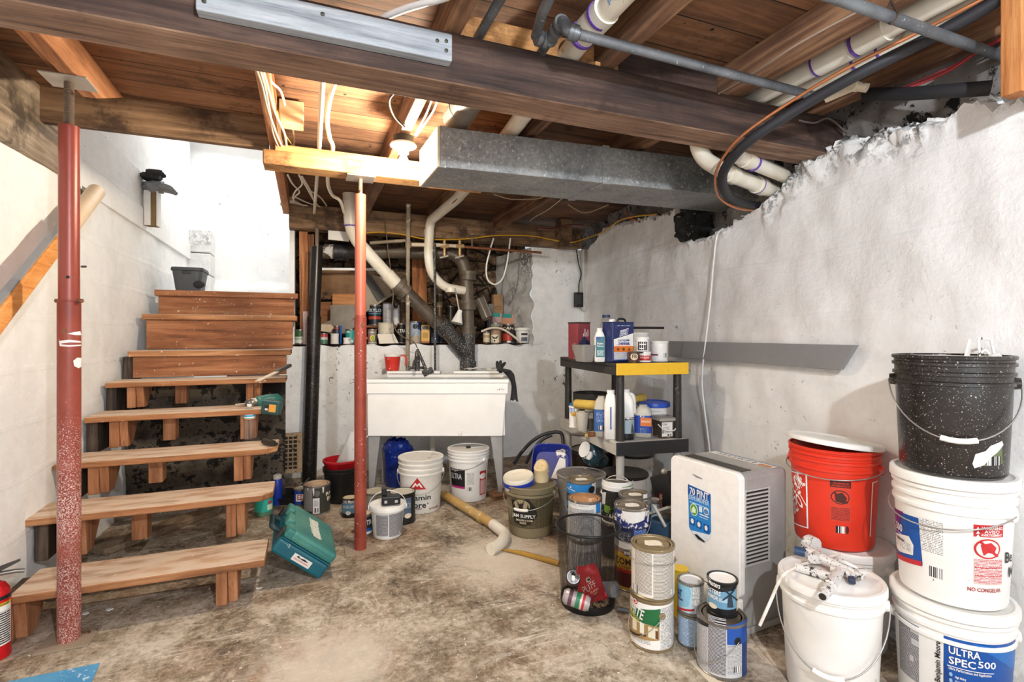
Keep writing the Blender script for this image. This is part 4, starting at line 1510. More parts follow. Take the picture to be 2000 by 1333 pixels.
def can(label, p, D, H, wrap=None, items=(), lid=TIND, metal=TIN, sticker=None, bail=None, ear=None, group=None, cat='paint can', name='paint_can', scuff=None):
    """p = centre of base. wrap = label paper; items in picture readings; bail = 'down'/'side'/'up'"""
    R = D / 2
    t = thing(name, label, cat, p, face_cam(p), group)
    MB(metal).lathe([(R - .005, 0), (R, .0015), (R, .006), (R - .003, .008), (R - .003, H - .012), (R, H - .01), (R + .0006, H - .003), (R, H), (R - .006, H), (R - .007, H - .006)], 44).build('body', t, smooth=40)
    MB(lid).lathe([(R - .0065, H - .006), (R - .009, H - .0015), (R - .016, H - .0015), (R - .018, H - .007), (R * .76, H - .007), (R * .74, H - .004), (.0001, H - .004)], 44).build('lid', t, smooth=40)
    if sticker:
        a = R * 0.42
        mp = flat_map((0, 0, H - .0036), (1, 0.25, 0), (-0.25, 1, 0))
        MB().items(mp, [('P', [(-a, -a * .5), (-a * .6, -a * .8), (a * .7, -a * .75), (a, -a * .3), (a * .9, a * .5), (a * .3, a * .8), (-a * .8, a * .6)], sticker, 1)]).build('lid_sticker', t)
    if wrap:
        rf = lambda z: R - .0025
        b = MB().items(cyl_map(rf), [('R', -math.pi * (R - .0025), math.pi * (R - .0025), .011, H - .014, wrap, 0.3)])
        b.items(cyl_map(rf), from_px(px_round((p[0], p[1], p[2]), R - .002), items))
        b.build('paper_label', t, smooth=30)
    if bail:
        a0 = 0.0 if bail in ('down', 'up') else (math.radians(ear) if ear is not None else 0)
        ea = math.radians(ear) if ear is not None else math.radians(80)
        zh = H * 0.72
        e1 = Vector((math.sin(ea), -math.cos(ea), 0))
        e2 = -e1
        hb = MB(C('#b8b4ac', 0.35, 0.7))
        q = []
        fr = Vector((-e1.y, e1.x, 0))
        if fr.y > 0:
            fr = -fr
        for i in range(19):
            g = math.pi * i / 18
            s = math.sin(g)
            pos = e1 * math.cos(g) * (R + .006) + fr * s * (R + .006)
            q.append(Vector((pos.x, pos.y, zh - s * H * 0.52 if bail == 'down' else zh)) if bail != 'up'
                     else Vector((e1 * math.cos(g) * (R + .004)).to_tuple()) + Vector((0, 0, zh + s * R * 1.15)))
        hb.tube(q, .0016 if bail != 'up' else .003, 8)
        hb.build('wire_bail', t, smooth=60)
        for e in (e1, e2):
            MB(K_ if metal is TIN else metal).lathe([(.0001, 0), (.014, 0), (.012, .004), (.005, .005), (.005, .009), (.0001, .009)], 16, e * (R - .003) + Vector((0, 0, zh)), frame(e)).build('bail_ear', t, smooth=40)
    return t


def bucket(label, p, rt, rb, H, mat, ribs=(.93, .86, .79), lid=None, items=(), inner=None, handle=None, rim=None, group=None, cat='bucket', name='bucket', hmat=None, grip=None, open_depth=0.3, ribw=.006):
    """tapered pail. handle = (ear angle deg, 'front'/'back'/'up', drop)"""
    t = thing(name, label, cat, p, face_cam(p), group)
    rf = lambda z: rb + (rt - rb) * z / H
    pr = [(rb * .93, 0.0), (rb * .985, .004), (rf(.012), .012)]
    for f in sorted(ribs):
        z = H * f
        pr += [(rf(z - .007), z - .008), (rf(z) + ribw, z - .006), (rf(z) + ribw, z + .003), (rf(z + .005), z + .006)]
    pr += [(rf(H - .012), H - .013), (rt + .005, H - .011), (rt + .006, H - .003), (rt + .003, H), (rt - .002, H)]
    if not lid:
        pr += [(rt - .004, H - .004), (rf(H * (1 - open_depth)) - .004, H * (1 - open_depth)), (.0001, H * (1 - open_depth))]
    MB(mat).lathe(pr, 56).build('body', t, smooth=35)
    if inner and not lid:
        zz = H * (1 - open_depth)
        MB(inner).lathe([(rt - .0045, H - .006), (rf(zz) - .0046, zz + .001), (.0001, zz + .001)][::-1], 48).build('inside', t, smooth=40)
    if lid:
        MB(lid).lathe([(rt + .0075, H - .022), (rt + .0095, H - .02), (rt + .0095, H + .002), (rt + .006, H + .008), (rt - .004, H + .008), (rt - .009, H + .003), (rt - .014, H + .001),
                       (rt * .72, H + .001), (rt * .7, H + .003), (.0001, H + .003)], 56).build('lid', t, smooth=35)
    if rim:
        MB(rim).lathe([(rt + .0065, H - .015), (rt + .0085, H - .012), (rt + .0085, H - .001), (rt + .004, H + .003), (rt - .004, H + .002)], 56).build('rim_band', t, smooth=35)
    for nm, its in ([('printed_label', items)] if isinstance(items, (list, tuple)) else items.items()):
        if its:
            MB().items(cyl_map(rf), from_px(px_round(p, (rt + rb) / 2), its)).build(nm, t, smooth=30)
    if handle:
        ea, mode, drop = math.radians(handle[0]), handle[1], handle[2]
        zh = H * (ribs[-1] if ribs else .85)
        e1 = Vector((math.sin(ea), -math.cos(ea), 0))
        fr = Vector((-e1.y, e1.x, 0))
        if (fr.y > 0) == (mode != 'back'):
            fr = -fr
        q = []
        for i in range(25):
            g = math.pi * i / 24
            s = math.sin(g)
            z = zh - s * drop if mode != 'up' else zh + s * drop
            rr = max(rf(z), rf(zh)) + .016 if mode != 'up' else rt + .012
            q.append(e1 * math.cos(g) * rr + fr * s * (rr if mode != 'up' else 0.25 * rt) + Vector((0, 0, z)))
        o = MB(hmat or C('#a9a8a6', 0.35, 0.7)).tube(q, .0023, 8).build('wire_handle', t, smooth=60)
        if grip:
            MB(grip).tube(q[10:15], .0085, 14).build('grip', o, smooth=60)
        for e in (e1, -e1):
            MB(mat).lathe([(.0001, -.01), (.02, -.008), (.017, .009), (.0001, .01)], 14, e * (rf(zh) + .006) + Vector((0, 0, zh)), frame(e)).build('handle_ear', t, smooth=40)
    return t


def chips(b, n, c, rx, ry, z, sz, seed):
    rnd = random.Random(seed)
    for _ in range(n):
        a, r = rnd.random() * 6.28, math.sqrt(rnd.random())
        b.box(Vector(c) + Vector((rx * r * math.cos(a), ry * r * math.sin(a), z + rnd.random() * sz)), (sz * rnd.uniform(.5, 2), sz * rnd.uniform(.3, 1), sz * .3),
              Matrix.Rotation(rnd.random() * 6, 3, (rnd.random(), rnd.random(), rnd.random() + .1)))
    return b
# ------------------------------------------------------------------ right-hand stack of three buckets
SPC = XY(0.858 * 1.63, 1.63)
RT, RB, BH = 0.15, 0.132, 0.378
S1 = SPC.copy()
DB = C('#0f4fa0', 0.4)
bucket('white lidded bucket with a blue front label, at the bottom of the stack of three', S1, RT, RB, BH, PLW, (.92, .84, .76), PLW, [
    ('r', 1757, 1795, 1212, 1325, FPD),
    ('t', 'Benjamin Moore', 1826, 1841, 1252, 1333, K_, 90),
    ('r', 1843, 1979, 1256, 1370, DB, 1),
    ('p', [(1900, 1256), (1979, 1256), (1979, 1310)], C('#1c6dbd', 0.4), 2), ('p', [(1843, 1290), (1843, 1370), (1880, 1370)], C('#0b3f86', 0.4), 2),
    ('t', 'ULTRA', 1853, 1914, 1268, 1283, W_), ('t', 'SPEC', 1853, 1905, 1287, 1302, W_), ('t', '500', 1909, 1943, 1292, 1306, C('#dfe9f4', 0.4)),
    ('r', 1850, 1940, 1310, 1311.5, W_, 3), ('t', 'Ultra Performance and Application', 1853, 1935, 1312, 1319, W_),
    ('d', 1857, 1317, 3.5, 4, C('#8fb4dc', 0.4)), ('d', 1857, 1329, 3.5, 4, C('#8fb4dc', 0.4)),
    ('t', 'High Hiding', 1865, 1886, 1323, 1329, W_), ('t', 'Quick Drying', 1865, 1890, 1332, 1338, W_)], handle=(100, 'back', .1), group=None)
S2 = SPC + Vector((0, 0, BH + .009))
bucket('white lidded bucket with a red warning panel, middle of the stack of three', S2, RT, RB, BH, PLW, (.92, .84, .76), PLW, [
    ('p', [(1742, 990), (1794, 1012), (1802, 1105), (1746, 1082)], DB, 1),
    ('p', [(1742, 990), (1765, 1000), (1752, 1050), (1744, 1050)], C('#6a2a78', 0.4), 2),
    ('p', [(1745, 1078), (1800, 1098), (1802, 1108), (1746, 1088)], RED_, 3),
    ('t', 'RA', 1742, 1750, 1000, 1014, W_), ('t', 'C 500', 1743, 1764, 1018, 1033, W_), ('r', 1744, 1762, 1036, 1037, W_, 4),
    ('p', [(1749, 1040), (1776, 1048), (1785, 1066), (1784, 1086), (1756, 1078), (1750, 1066)], C('#f0ede8', 0.5), 3),
    ('t', 'Andrew', 1752, 1768, 1048, 1056, K_, 0, 6), ('r', 1754, 1780, 1058, 1074, FPL, 6),
    ('r', 1796, 1842, 1016, 1082, FPL), ('r', 1814, 1842, 1110, 1131, BAR), ('t', '2', 1822, 1825, 1132, 1136, K_),
    ('r', 1901, 1958, 1026, 1050, RED_), ('t', 'WARNING', 1916, 1955, 1029, 1035, W_), ('t', 'AVISO', 1921, 1950, 1036, 1042, W_), ('t', 'AVERTISSEMENT', 1915, 1954, 1043, 1048, W_),
    ('p', [(1905, 1035), (1909, 1028), (1913, 1035)], W_, 4), ('p', [(1905, 1042), (1909, 1036), (1913, 1042)], W_, 4), ('p', [(1905, 1049), (1909, 1043), (1913, 1049)], W_, 4),
    ('r', 1901, 1958, 1050, 1146, C('#ecdcd6', 0.5), 1), ('d', 1929, 1073, 23, 20, RED_, 3), ('d', 1929, 1073, 20, 17, C('#ecdcd6', 0.5), 4),
    ('p', [(1914, 1064), (1934, 1060), (1944, 1070), (1940, 1082), (1928, 1080), (1920, 1086), (1916, 1074)], RED_, 5), ('p', [(1912, 1060), (1916, 1057), (1948, 1086), (1944, 1089)], RED_, 6),
    ('r', 1903, 1956, 1094, 1143, FPR, 3), ('r', 1903, 1956, 1110, 1111, RED_, 5), ('r', 1903, 1956, 1126, 1127, RED_, 5),
    ('t', 'NO CONGELAR', 1889, 1954, 1151, 1159, C('#a22b33', 0.4)), ('t', 'Be', 1962, 1975, 1078, 1100, K_), ('t', 'M', 1970, 1977, 1108, 1128, K_)],
       handle=(62, 'front', .055))
S3 = SPC + Vector((0, 0, 2 * (BH + .009)))
BKB = dirty('black_spattered_plastic', '#1a1817', '#cfc0b8', 0.0, 44, 0.28, base2='#2b2623', fine=0.37, bump=0.03)
bt = bucket('black paint-spattered open bucket with a wire handle, on top of the stack of three', S3, RT - .002, RB, BH - .014, BKB, (.93, .85, .77), None, [
    ('p', [(1899, 907), (1905, 888), (1925, 882), (1934, 872), (1957, 862), (1960, 870), (1948, 885), (1935, 895), (1922, 910), (1903, 916)], C('#e9e4dc', 0.6), 2),
    ('p', [(1922, 912), (1926, 893), (1958, 874), (1960, 908)], C('#5d6a45', 0.5), 1), ('r', 1928, 1955, 893, 911, BAR, 2)],
    inner=dirty('whitened_bucket_inside', '#d8d6d2', '#3a3836', 0.4, 9, 0.6), handle=(96, 'front', .165), grip=PLW, open_depth=.5)
tb = S3 + XY(.045, 0) + Vector((0, 0, BH - .012))
t = thing('paint_tray_scraper', 'white-crusted wire roller frame and scraper standing in the black bucket', 'paint tool', tb + XY(.03, .0) * 1 + Vector((0, 0, -.13)))
CRW = dirty('crusted_white_paint', '#e4e2de', '#3b3733', 0.3, 24, 0.7, fine=0.3, bump=0.4)
q0 = tb + XY(.0, .02) + Vector((0, 0, -.1))
MB(CRW).bar(q0, tb + XY(.035, .02) + Vector((0, 0, .045)), .045, .006, up=(0.3, -1, 0)).build('blade', t, world=True, bevel=.002)
MB(CRW).tube(bend([tb + XY(.045, .0) + Vector((0, 0, .0)), tb + XY(.04, .0) + Vector((0, 0, .05)), tb + XY(.1, .02) + Vector((0, 0, .047)), tb + XY(.105, .01) + Vector((0, 0, -.02)), tb + XY(.07, .01) + Vector((0, 0, .015)), tb + XY(.02, .0) + Vector((0, 0, -.03))], .01), .004, 8).build('wire_frame', t, world=True, smooth=60)
MB(CRW).tube([tb + XY(.03, -.03) + Vector((0, 0, -.045)), tb + XY(.1, .0) + Vector((0, 0, -.02))], .024, 16).build('roller_cover', t, world=True, smooth=60)

# white bucket with spray tools on its lid, and the pair behind
P1 = XY(.622 * 1.74, 1.74)
t = bucket('white lidded bucket in front of the others, spray gun parts lying on its lid', P1, RT, RB, BH, PLW, (.94, .86), PLW, [('t', 'ultra', 1526, 1534, 1300, 1316, C('#7d3a4a', 0.4), 90)], handle=(88, 'front', .2), grip=PLW)
LZ1 = P1.z + BH + .004
SG = dirty('paint_crusted_metal', '#dddbd8', '#2e2b2b', 0.55, 26, 0.55, 0.15, fine=0.45, bump=0.3)
L = lambda u, v, dz=0.018: AZ(u, v, LZ1 + dz)
t = thing('spray_gun', 'paint-crusted airless spray gun lying on the front white bucket', 'spray gun', L(1600, 1100, 0))
MB(SG).tube([L(1574, 1078, .03), L(1600, 1090, .03), L(1650, 1112, .022), L(1682, 1128, .02)], [.024, .019, .015, .011], 16).build('barrel', t, world=True, smooth=50)
MB(SG).tube([L(1622, 1112, .02), L(1655, 1120, .02), L(1663, 1128, .018)], [.012, .014, .012], 14).build('handle', t, world=True, smooth=50)
MB(SG).tube(bend([L(1590, 1100, .02), L(1625, 1098, .018), L(1648, 1110, .016)], .02), .004, 8).build('trigger_guard', t, world=True, smooth=60)
MB(C('#2c4468', 0.4)).tube([L(1552, 1076, .035), L(1572, 1080, .035)], .016, 14).build('blue_cap', t, world=True, smooth=50)
MB(C('#23304a', 0.5)).box(L(1663, 1131, .014), (.05, .02, .018), rotm('Z', 40)).build('blue_guard', t, world=True, bevel=.004)
MB(SG).tube([L(1578, 1062, .03), L(1590, 1068, .03)], [.034, .034], 20).build('gauge_ring', t, world=True, smooth=50)
MB(SG).tube([L(1600, 1080, .03), L(1588, 1092, .036)], [.014, .017], 14).build('filter_cap', t, world=True, smooth=50)
MB(SG).tube(bend([L(1625, 1092, .03), L(1650, 1098, .05), L(1676, 1112, .03)], .02), .007, 10).build('hook', t, world=True, smooth=60)
MB(SG).tube([L(1672, 1120, .02), L(1690, 1118, .02)], [.016, .012], 14).build('tip_guard', t, world=True, smooth=50)
t = thing('spray_gun', 'second crusted spray handle with an open threaded end pointing at the viewer', 'spray gun', L(1610, 1148, 0))
a_, c_ = L(1612, 1158, .02), L(1640, 1116, .024)
MB(SG).tube([a_, a_.lerp(c_, .25), a_.lerp(c_, .26), c_], [.017, .017, .02, .014], 16).build('grip', t, world=True, smooth=50)
MB(SG).tube([a_ + (a_ - c_) * .18, a_], .0145, 16).build('threaded_end', t, world=True, smooth=50)
MB(C('#241f1c', 0.7)).tube([a_ + (a_ - c_) * .185, a_ + (a_ - c_) * .179], .0105, 16).build('bore', t, world=True)
MB(SG).tube([L(1556, 1108, .014), L(1616, 1126, .016), L(1636, 1128, .02)], [.015, .015, .01], 14).build('filter_tube', t, world=True, smooth=50)
single(MB(C('#ece8df', 0.45)).tube(spline([L(1640, 1083, .012), L(1600, 1094, .012), L(1560, 1106, .012), L(1532, 1122, .014), L(1520, 1140, -.02), W(1505, 1175, 1.62), W(1484, 1222, 1.63)]), .005, 8), 'plastic_tube', 'thin white plastic tube hanging off the front white bucket lid', 'tube', smooth=60)

P2 = XY(.653 * 2.03, 2.03)
bucket('white lidded bucket under the red bucket, mostly hidden', P2, RT, RB, BH, PLW, (.93, .85), PLW, handle=(60, 'back', .1))
P3 = XY(.628 * 2.045, 2.045, BH + .009)
ORG = dirty('orange_red_plastic', '#e23a22', '#f6e2da', 0.03, 16, 0.38, base2='#d5321d', bump=0.02)
DKP = C('#4a1d16', 0.5)
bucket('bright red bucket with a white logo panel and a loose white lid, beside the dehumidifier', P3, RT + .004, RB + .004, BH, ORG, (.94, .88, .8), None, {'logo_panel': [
    ('p', [(1543, 918), (1577, 926), (1577, 928), (1543, 920)], W_, 2), ('p', [(1574, 926), (1577, 926), (1579, 1034), (1576, 1034)], W_, 2), ('p', [(1545, 1018), (1579, 1032), (1579, 1034), (1545, 1021)], W_, 2),
    ('t', 'THE HOME', 1542, 1572, 932, 962, W_, 40), ('t', 'DEPOT', 1548, 1576, 970, 1000, W_, 40)], 'warning_label': [
    ('r', 1621, 1662, 940, 1021, C('#d8402b', 0.4), 1), ('r', 1621, 1662, 940, 953, DKP, 2), ('t', 'WARNING', 1627, 1657, 943, 946, ORG), ('t', 'ADVERTENCIA', 1624, 1660, 948, 951, ORG),
    ('d', 1641, 972, 18, 14, DKP, 2), ('d', 1641, 972, 16, 12, C('#d8402b', 0.4), 3), ('p', [(1630, 966), (1645, 962), (1654, 974), (1648, 984), (1632, 980)], DKP, 4), ('p', [(1627, 962), (1630, 960), (1656, 982), (1653, 985)], DKP, 5),
    ('r', 1623, 1660, 992, 1018, fineprint('fine_print_dark_on_red', '#5a1f18', '#d8402b', 240, 80, .45), 2), ('r', 1632, 1650, 1029, 1043, BAR, 2), ('d', 1655, 1037, 3, 8, DKP, 2)], 'side_panel': [
    ('p', [(1702, 942), (1712, 938), (1712, 940), (1704, 944), (1701, 1050), (1699, 1050)], W_, 2)]},
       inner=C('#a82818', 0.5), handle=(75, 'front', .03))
t = thing('loose_cover', 'white lid lying tilted on the rim of the red bucket', 'lid', P3 + Vector((0, 0, BH + .012)), face_cam(P3))
R_ = rotm('X', -5) @ rotm('Y', 5)
MB(PLW).lathe([(.0001, .0), (.15, .0), (.158, -.004), (.165, -.008), (.168, -.002), (.166, .008), (.158, .012), (.15, .008), (.11, .006), (.0001, .007)], 52, (0, 0, .0), R_).build('disc', t, smooth=40)

# ------------------------------------------------------------------ dehumidifier
FL_, FR_ = XY(.728, 2.34), XY(.893, 2.0)
ux = (FR_ - FL_).normalized()
nn = Vector((-ux.y, ux.x, 0))                                # into the body
Wd, Dp, Hd = (FR_ - FL_).length, .285, .655
t = thing('dehumidifier', 'white and grey portable dehumidifier with a blue sticker on its front', 'dehumidifier', (FL_ + FR_) / 2 + nn * .14)
t.rotation_euler = (0, 0, math.atan2(ux.y, ux.x))
GR = dirty('grey_plastic_case', '#a2a19e', '#8a8783', 0.2, 4, 0.35, base2='#8f8e8b', bump=0.02)
GRL = C('#b6b5b1', 0.4)
hw = Wd / 2
y0 = -.14
b = MB(GR)
b.prism([(-hw + .004, y0 + .02, .03), (hw - .004, y0 + .02, .03), (hw - .004, y0 + Dp, .03), (-hw + .004, y0 + Dp, .03)], (0, 0, Hd - .034))
o = b.build('case', t, bevel=.022)
o.modifiers['bevel'].segments = 4
MB(GRL).box((0, 0, .016), (Wd - .03, Dp - .03, .03)).build('base', t, bevel=.005)
b = MB(W_)
q = []
for i in range(32):
    a = 2 * math.pi * i / 32
    cx_, cz_ = math.copysign(hw - .03, math.cos(a)), (Hd - .03 if math.sin(a) > 0 else .19)
    q.append((cx_ + .03 * math.cos(a), y0 - .004, cz_ + .03 * math.sin(a)))
b.prism(q, (0, .03, 0))
b.build('front_panel', t, bevel=.004, fix=True)
b = MB(W_).box((0, y0 + .012, .095), (Wd - .012, .026, .125))
b.build('water_tank_front', t, bevel=.006)
MB(C('#3d3a33', 0.5)).box((-.06, y0 - .002, .13), (.012, .008, .045)).build('tank_window', t, bevel=.003)
mpw = lambda f: f
fo = FL_ + nn * -.0
fo = t.location + (Vector((ux.x, ux.y, 0)) * 0) + nn * (y0 - .0045)
f = px_flat(fo, ux, (0, 0, 1))
mp = flat_map((0, y0 - .0045, 0), (1, 0, 0), (0, 0, 1))
NB, LB = C('#1257a6', 0.35), C('#2e86cf', 0.35)
WG = C('#f3f3f2', .4)
MB().items(mp, from_px(f, [
    ('p', [(1344, 946), (1388, 966), (1389, 1040), (1378, 1058), (1358, 1053), (1346, 1030)], LB, 1), ('p', [(1344, 946), (1388, 966), (1388, 985), (1344, 966)], NB, 2),
    ('p', [(1350, 1036), (1389, 1046), (1389, 1050), (1378, 1058), (1358, 1053)], C('#dfeaf4', .4), 2),
    ('t', '70 PINT', 1348, 1385, 958, 972, W_), ('t', 'DEHUMIDIFIER', 1347, 1386, 972, 982, C('#bcd9f2', .4)), ('r', 1348, 1384, 986, 988, C('#a9cbe9', .4), 3),
    ('d', 1356, 996, 7.5, 12, W_, 3), ('d', 1356, 996, 6.5, 10.5, C('#5aa52f', .4), 4), ('p', [(1352, 1001), (1352, 994), (1356, 989), (1360, 996), (1360, 1003)], C('#dff0d2', .4), 5),
    ('r', 1366, 1372, 990, 1001, C('#d9e9f7', .4), 3), ('d', 1380, 999, 5.5, 8, W_, 3), ('d', 1380, 1000, 4.5, 5, C('#5d86b4', .4), 4), ('r', 1367, 1385, 1007, 1009, W_, 3), ('r', 1367, 1383, 1012, 1013, W_, 3),
    ('r', 1348, 1358, 1012, 1026, NB, 3), ('d', 1353, 1018, 3, 5, W_, 4), ('r', 1361, 1371, 1018, 1033, NB, 3), ('d', 1366, 1025, 3, 5, W_, 4), ('r', 1375, 1386, 1025, 1041, NB, 3), ('d', 1380, 1032, 3, 5, W_, 4),
    ('p', [(1357, 1044), (1362, 1044), (1378, 1058), (1377, 1060), (1364, 1053)], K_, 5),
    ('p', [(1352, 926), (1356, 927), (1372, 935), (1372, 937), (1360, 933)], C('#8d8d8f', .4), 2)])).build('front_sticker', t)
# side louvres
fo = t.location + Vector((ux.x, ux.y, 0)) * (hw - .0038)
f = px_flat(fo, nn, (0, 0, 1))
x0_, z1_ = f(1446, 962)
x1_, z0_ = f(1483, 1098)
x0_, x1_ = .03, .16
b = MB(C('#1d1c1c', .7)).box((hw - .004, y0 + (x0_ + x1_) / 2 + .0, (z0_ + z1_) / 2), (.004, x1_ - x0_, z1_ - z0_))
o = b.build('vent_recess', t)
b = MB(GRL)
ns = 19
for i in range(ns + 1):
    z = z0_ + (z1_ - z0_) * i / ns
    b.box((hw - .001, y0 + (x0_ + x1_) / 2, z), (.006, x1_ - x0_, (z1_ - z0_) / ns * .42))
b.build('vent_slats', t)
MB(GRL).box((hw - .001, y0 + x0_ - .003, (z0_ + z1_) / 2), (.006, .006, z1_ - z0_ + .012)).box((hw - .001, y0 + x1_ + .003, (z0_ + z1_) / 2), (.006, .006, z1_ - z0_ + .012)).build('vent_frame', t)
MB(C('#34332c', .4)).box((.0, y0 + .075, Hd - .003), (Wd - .07, .055, .003)).build('control_strip', t, bevel=.001)
mp = flat_map((0, 0, Hd - .0038), (1, 0, 0), (0, 1, 0))
MB().items(mp, [('R', -.16, .17, .06, .105, C('#e9e6e1', .5), 1), ('R', -.16, .17, .105, .112, C('#7fa6c9', .5), 2), ('T', '3 2 4 3 W Z 8', -.02, .083, .2, .026, C('#3c3a3a', .5), 2), ('R', .1, .16, .064, .09, C('#c9803a', .5), 2)]).build('top_label', t)

# ------------------------------------------------------------------ mesh waste bin and its rubbish
PB = base_at(1148, 1206, .25)
t = thing('mesh_bin', 'round black wire mesh waste bin with rubbish inside', 'waste bin', PB, face_cam(PB))
k = NT('black_wire_mesh')
sp = k.n('ShaderNodeSeparateXYZ')
k.l(k.tc.outputs['UV'], sp.inputs[0])
fa = k.math('GREATER_THAN', k.math('FRACT', k.math('MULTIPLY', sp.outputs[0], 170)), .74)
fb = k.math('GREATER_THAN', k.math('FRACT', k.math('MULTIPLY', sp.outputs[1], 80)), .75)
k.l(k.math('MAXIMUM', fa, fb), k.b.inputs['Alpha'])
MESH = k.out(lin('#221f1d'), .45, .3)
rb_, rt_, hb_ = .118, .142, .345
rf = lambda z: rb_ + (rt_ - rb_) * z / hb_
b = MB(MESH).grid(lambda a, c: Vector((rf(c * hb_) * math.sin(a * 2 * math.pi), -rf(c * hb_) * math.cos(a * 2 * math.pi), .012 + c * (hb_ - .015))), 64, 6, uv=True)
b.build('mesh_wall', t, smooth=180)
BM_ = C('#141314', .4, .2)
q = [Vector((rt_ * math.sin(i * math.pi / 32), -rt_ * math.cos(i * math.pi / 32), hb_)) for i in range(65)]
MB(BM_).tube(q, .0052, 10, False).build('rim_ring', t, smooth=60)
MB(BM_).lathe([(.0001, .0), (rb_ + .002, .0), (rb_ + .004, .012), (rb_ + .003, .034), (rb_, .034), (rb_ - .002, .006), (.0001, .005)], 48).build('bottom_pan', t, smooth=40)
rub = PB + Vector((0, 0, .008))
single(chips(MB(C('#b79a73', .8)), 160, rub, .095, .095, 0.004, .014, 3), 'litter', 'wood chips and bits of litter in the bottom of the mesh bin', 'litter')
bpy.context.scene.objects['litter']['kind'] = 'stuff'
A2 = lambda u, v, y: W(u, v, y)


def drink_can(label, c, d, mat, items=None):
    t = thing('drink_can', label, 'drink can', c)
    R = frame(d)
    MB(mat).lathe([(.022, -.058), (.026, -.054), (.033, -.044), (.033, .044), (.027, .054)], 28, (0, 0, 0), R).build('body', t, smooth=40)
    AL = C('#b9c0c6', .3, .6)
    o = MB(AL).lathe([(.027, .054), (.0275, .058), (.025, .058), (.024, .054), (.0001, .054)], 28, (0, 0, 0), R).build('can_end', t, smooth=40)
    MB(C('#141414', .6)).lathe([(.0001, 0), (.009, 0), (.009, .0006), (.0001, .0007)], 14, R @ Vector((0, .01, .0545)), R).build('opening', o)
    MB(C('#d9d3c6', .4, .4)).box(R @ Vector((0, -.004, .0555)), (.012, .02, .001), R).build('ring_pull', o)
    if items:
        b = MB()
        for z0, z1, mt in items:
            b.m(mt).lathe([(.0333, z0), (.0334, (z0 + z1) / 2), (.0333, z1)], 28, (0, 0, 0), R)
        b.build('printed_band', t, smooth=40)
    return t


drink_can('silver drink can in the mesh bin with its open top facing out', A2(1120, 1132, 2.24), XY(-.1, -.8, .55), C('#4a3c38', .35, .3))
drink_can('pale drink can lying in the mesh bin, green and red bands', A2(1126, 1172, 2.19), XY(.88, -.25, -.2), C('#b9aeb0', .35, .3),
          [(-.002, .016, C('#2c7a56', .4)), (.02, .025, C('#e4d9c6', .4)), (.025, .036, C('#b8343a', .4)), (-.034, -.018, C('#5b3a4a', .4))])
t = thing('plastic_bottle', 'crushed clear plastic bottle on its side at the right in the mesh bin', 'bottle', A2(1183, 1152, 2.26))
R = frame(XY(.7, -.5, .25))
MB(glassy('clear_cup', '#dfe2df', .15, .8)).lathe([(.0001, -.05), (.026, -.05), (.033, -.03), (.031, .0), (.034, .035), (.034, .05), (.0001, .051)], 22, (0, 0, 0), R).build('body', t, smooth=50)
MB(C('#6f87b5', .4)).lathe([(.0315, -.025), (.0322, -.01), (.0318, .006)], 22, (0, 0, 0), R).build('paper_wrap', t, smooth=50)
t = thing('snack_bag', 'crumpled red snack bag in the middle of the mesh bin', 'snack bag', A2(1152, 1140, 2.26))
c0, bx, bz = A2(1152, 1142, 2.2), XY(.82, -.12, .22), XY(-.2, -.12, .95)
RB_ = dirty('red_foil_bag', '#d8202c', '#f0a090', 0.1, 22, .35, base2='#c01824', bump=.3)


def fn(a, c):
    x, z = (a - .5) * (.1 + .05 * (1 - c)), (c - .5) * .17
    d = .014 * (1 - (2 * a - 1) ** 2) * (1 - (2 * c - 1) ** 2) + rough((x * 1, z, 2), .013, 26) + rough((x, z, 8), .006, 60)
    n_ = bx.cross(bz).normalized()
    return c0 + bx * x + bz * z + n_ * d


b = MB(RB_).grid(fn, 22, 26)
bn = bx.cross(bz).normalized()
b2 = MB(RB_).grid(lambda a, c: fn(1 - a, c) - bn * .012, 22, 26)
b.add(b2.V, b2.F)
b.build('bag', t, world=True, smooth=60)
mpb = lambda x, z, l: fn(.5 + x / .12, .5 + z / .17) + bn * .0015
MB().items(mpb, [('T', 'PUFF', -.004, -.003, .07, .028, C('#f1e4d5', .5), 1, 18), ('P', [(-.014, .04), (.004, .045), (.012, .03), (.002, .016), (-.014, .02)], C('#e9dccb', .5), 1), ('P', [(-.008, .036), (.004, .038), (.006, .026), (-.006, .024)], C('#3a2220', .5), 1),
                ('T', 'FLAMIN', .016, -.026, .04, .008, C('#f1d5b5', .5), 1, 18), ('T', 'HOT', .02, -.038, .02, .008, C('#f1d5b5', .5), 1, 18)]).build('lettering', t, world=True)

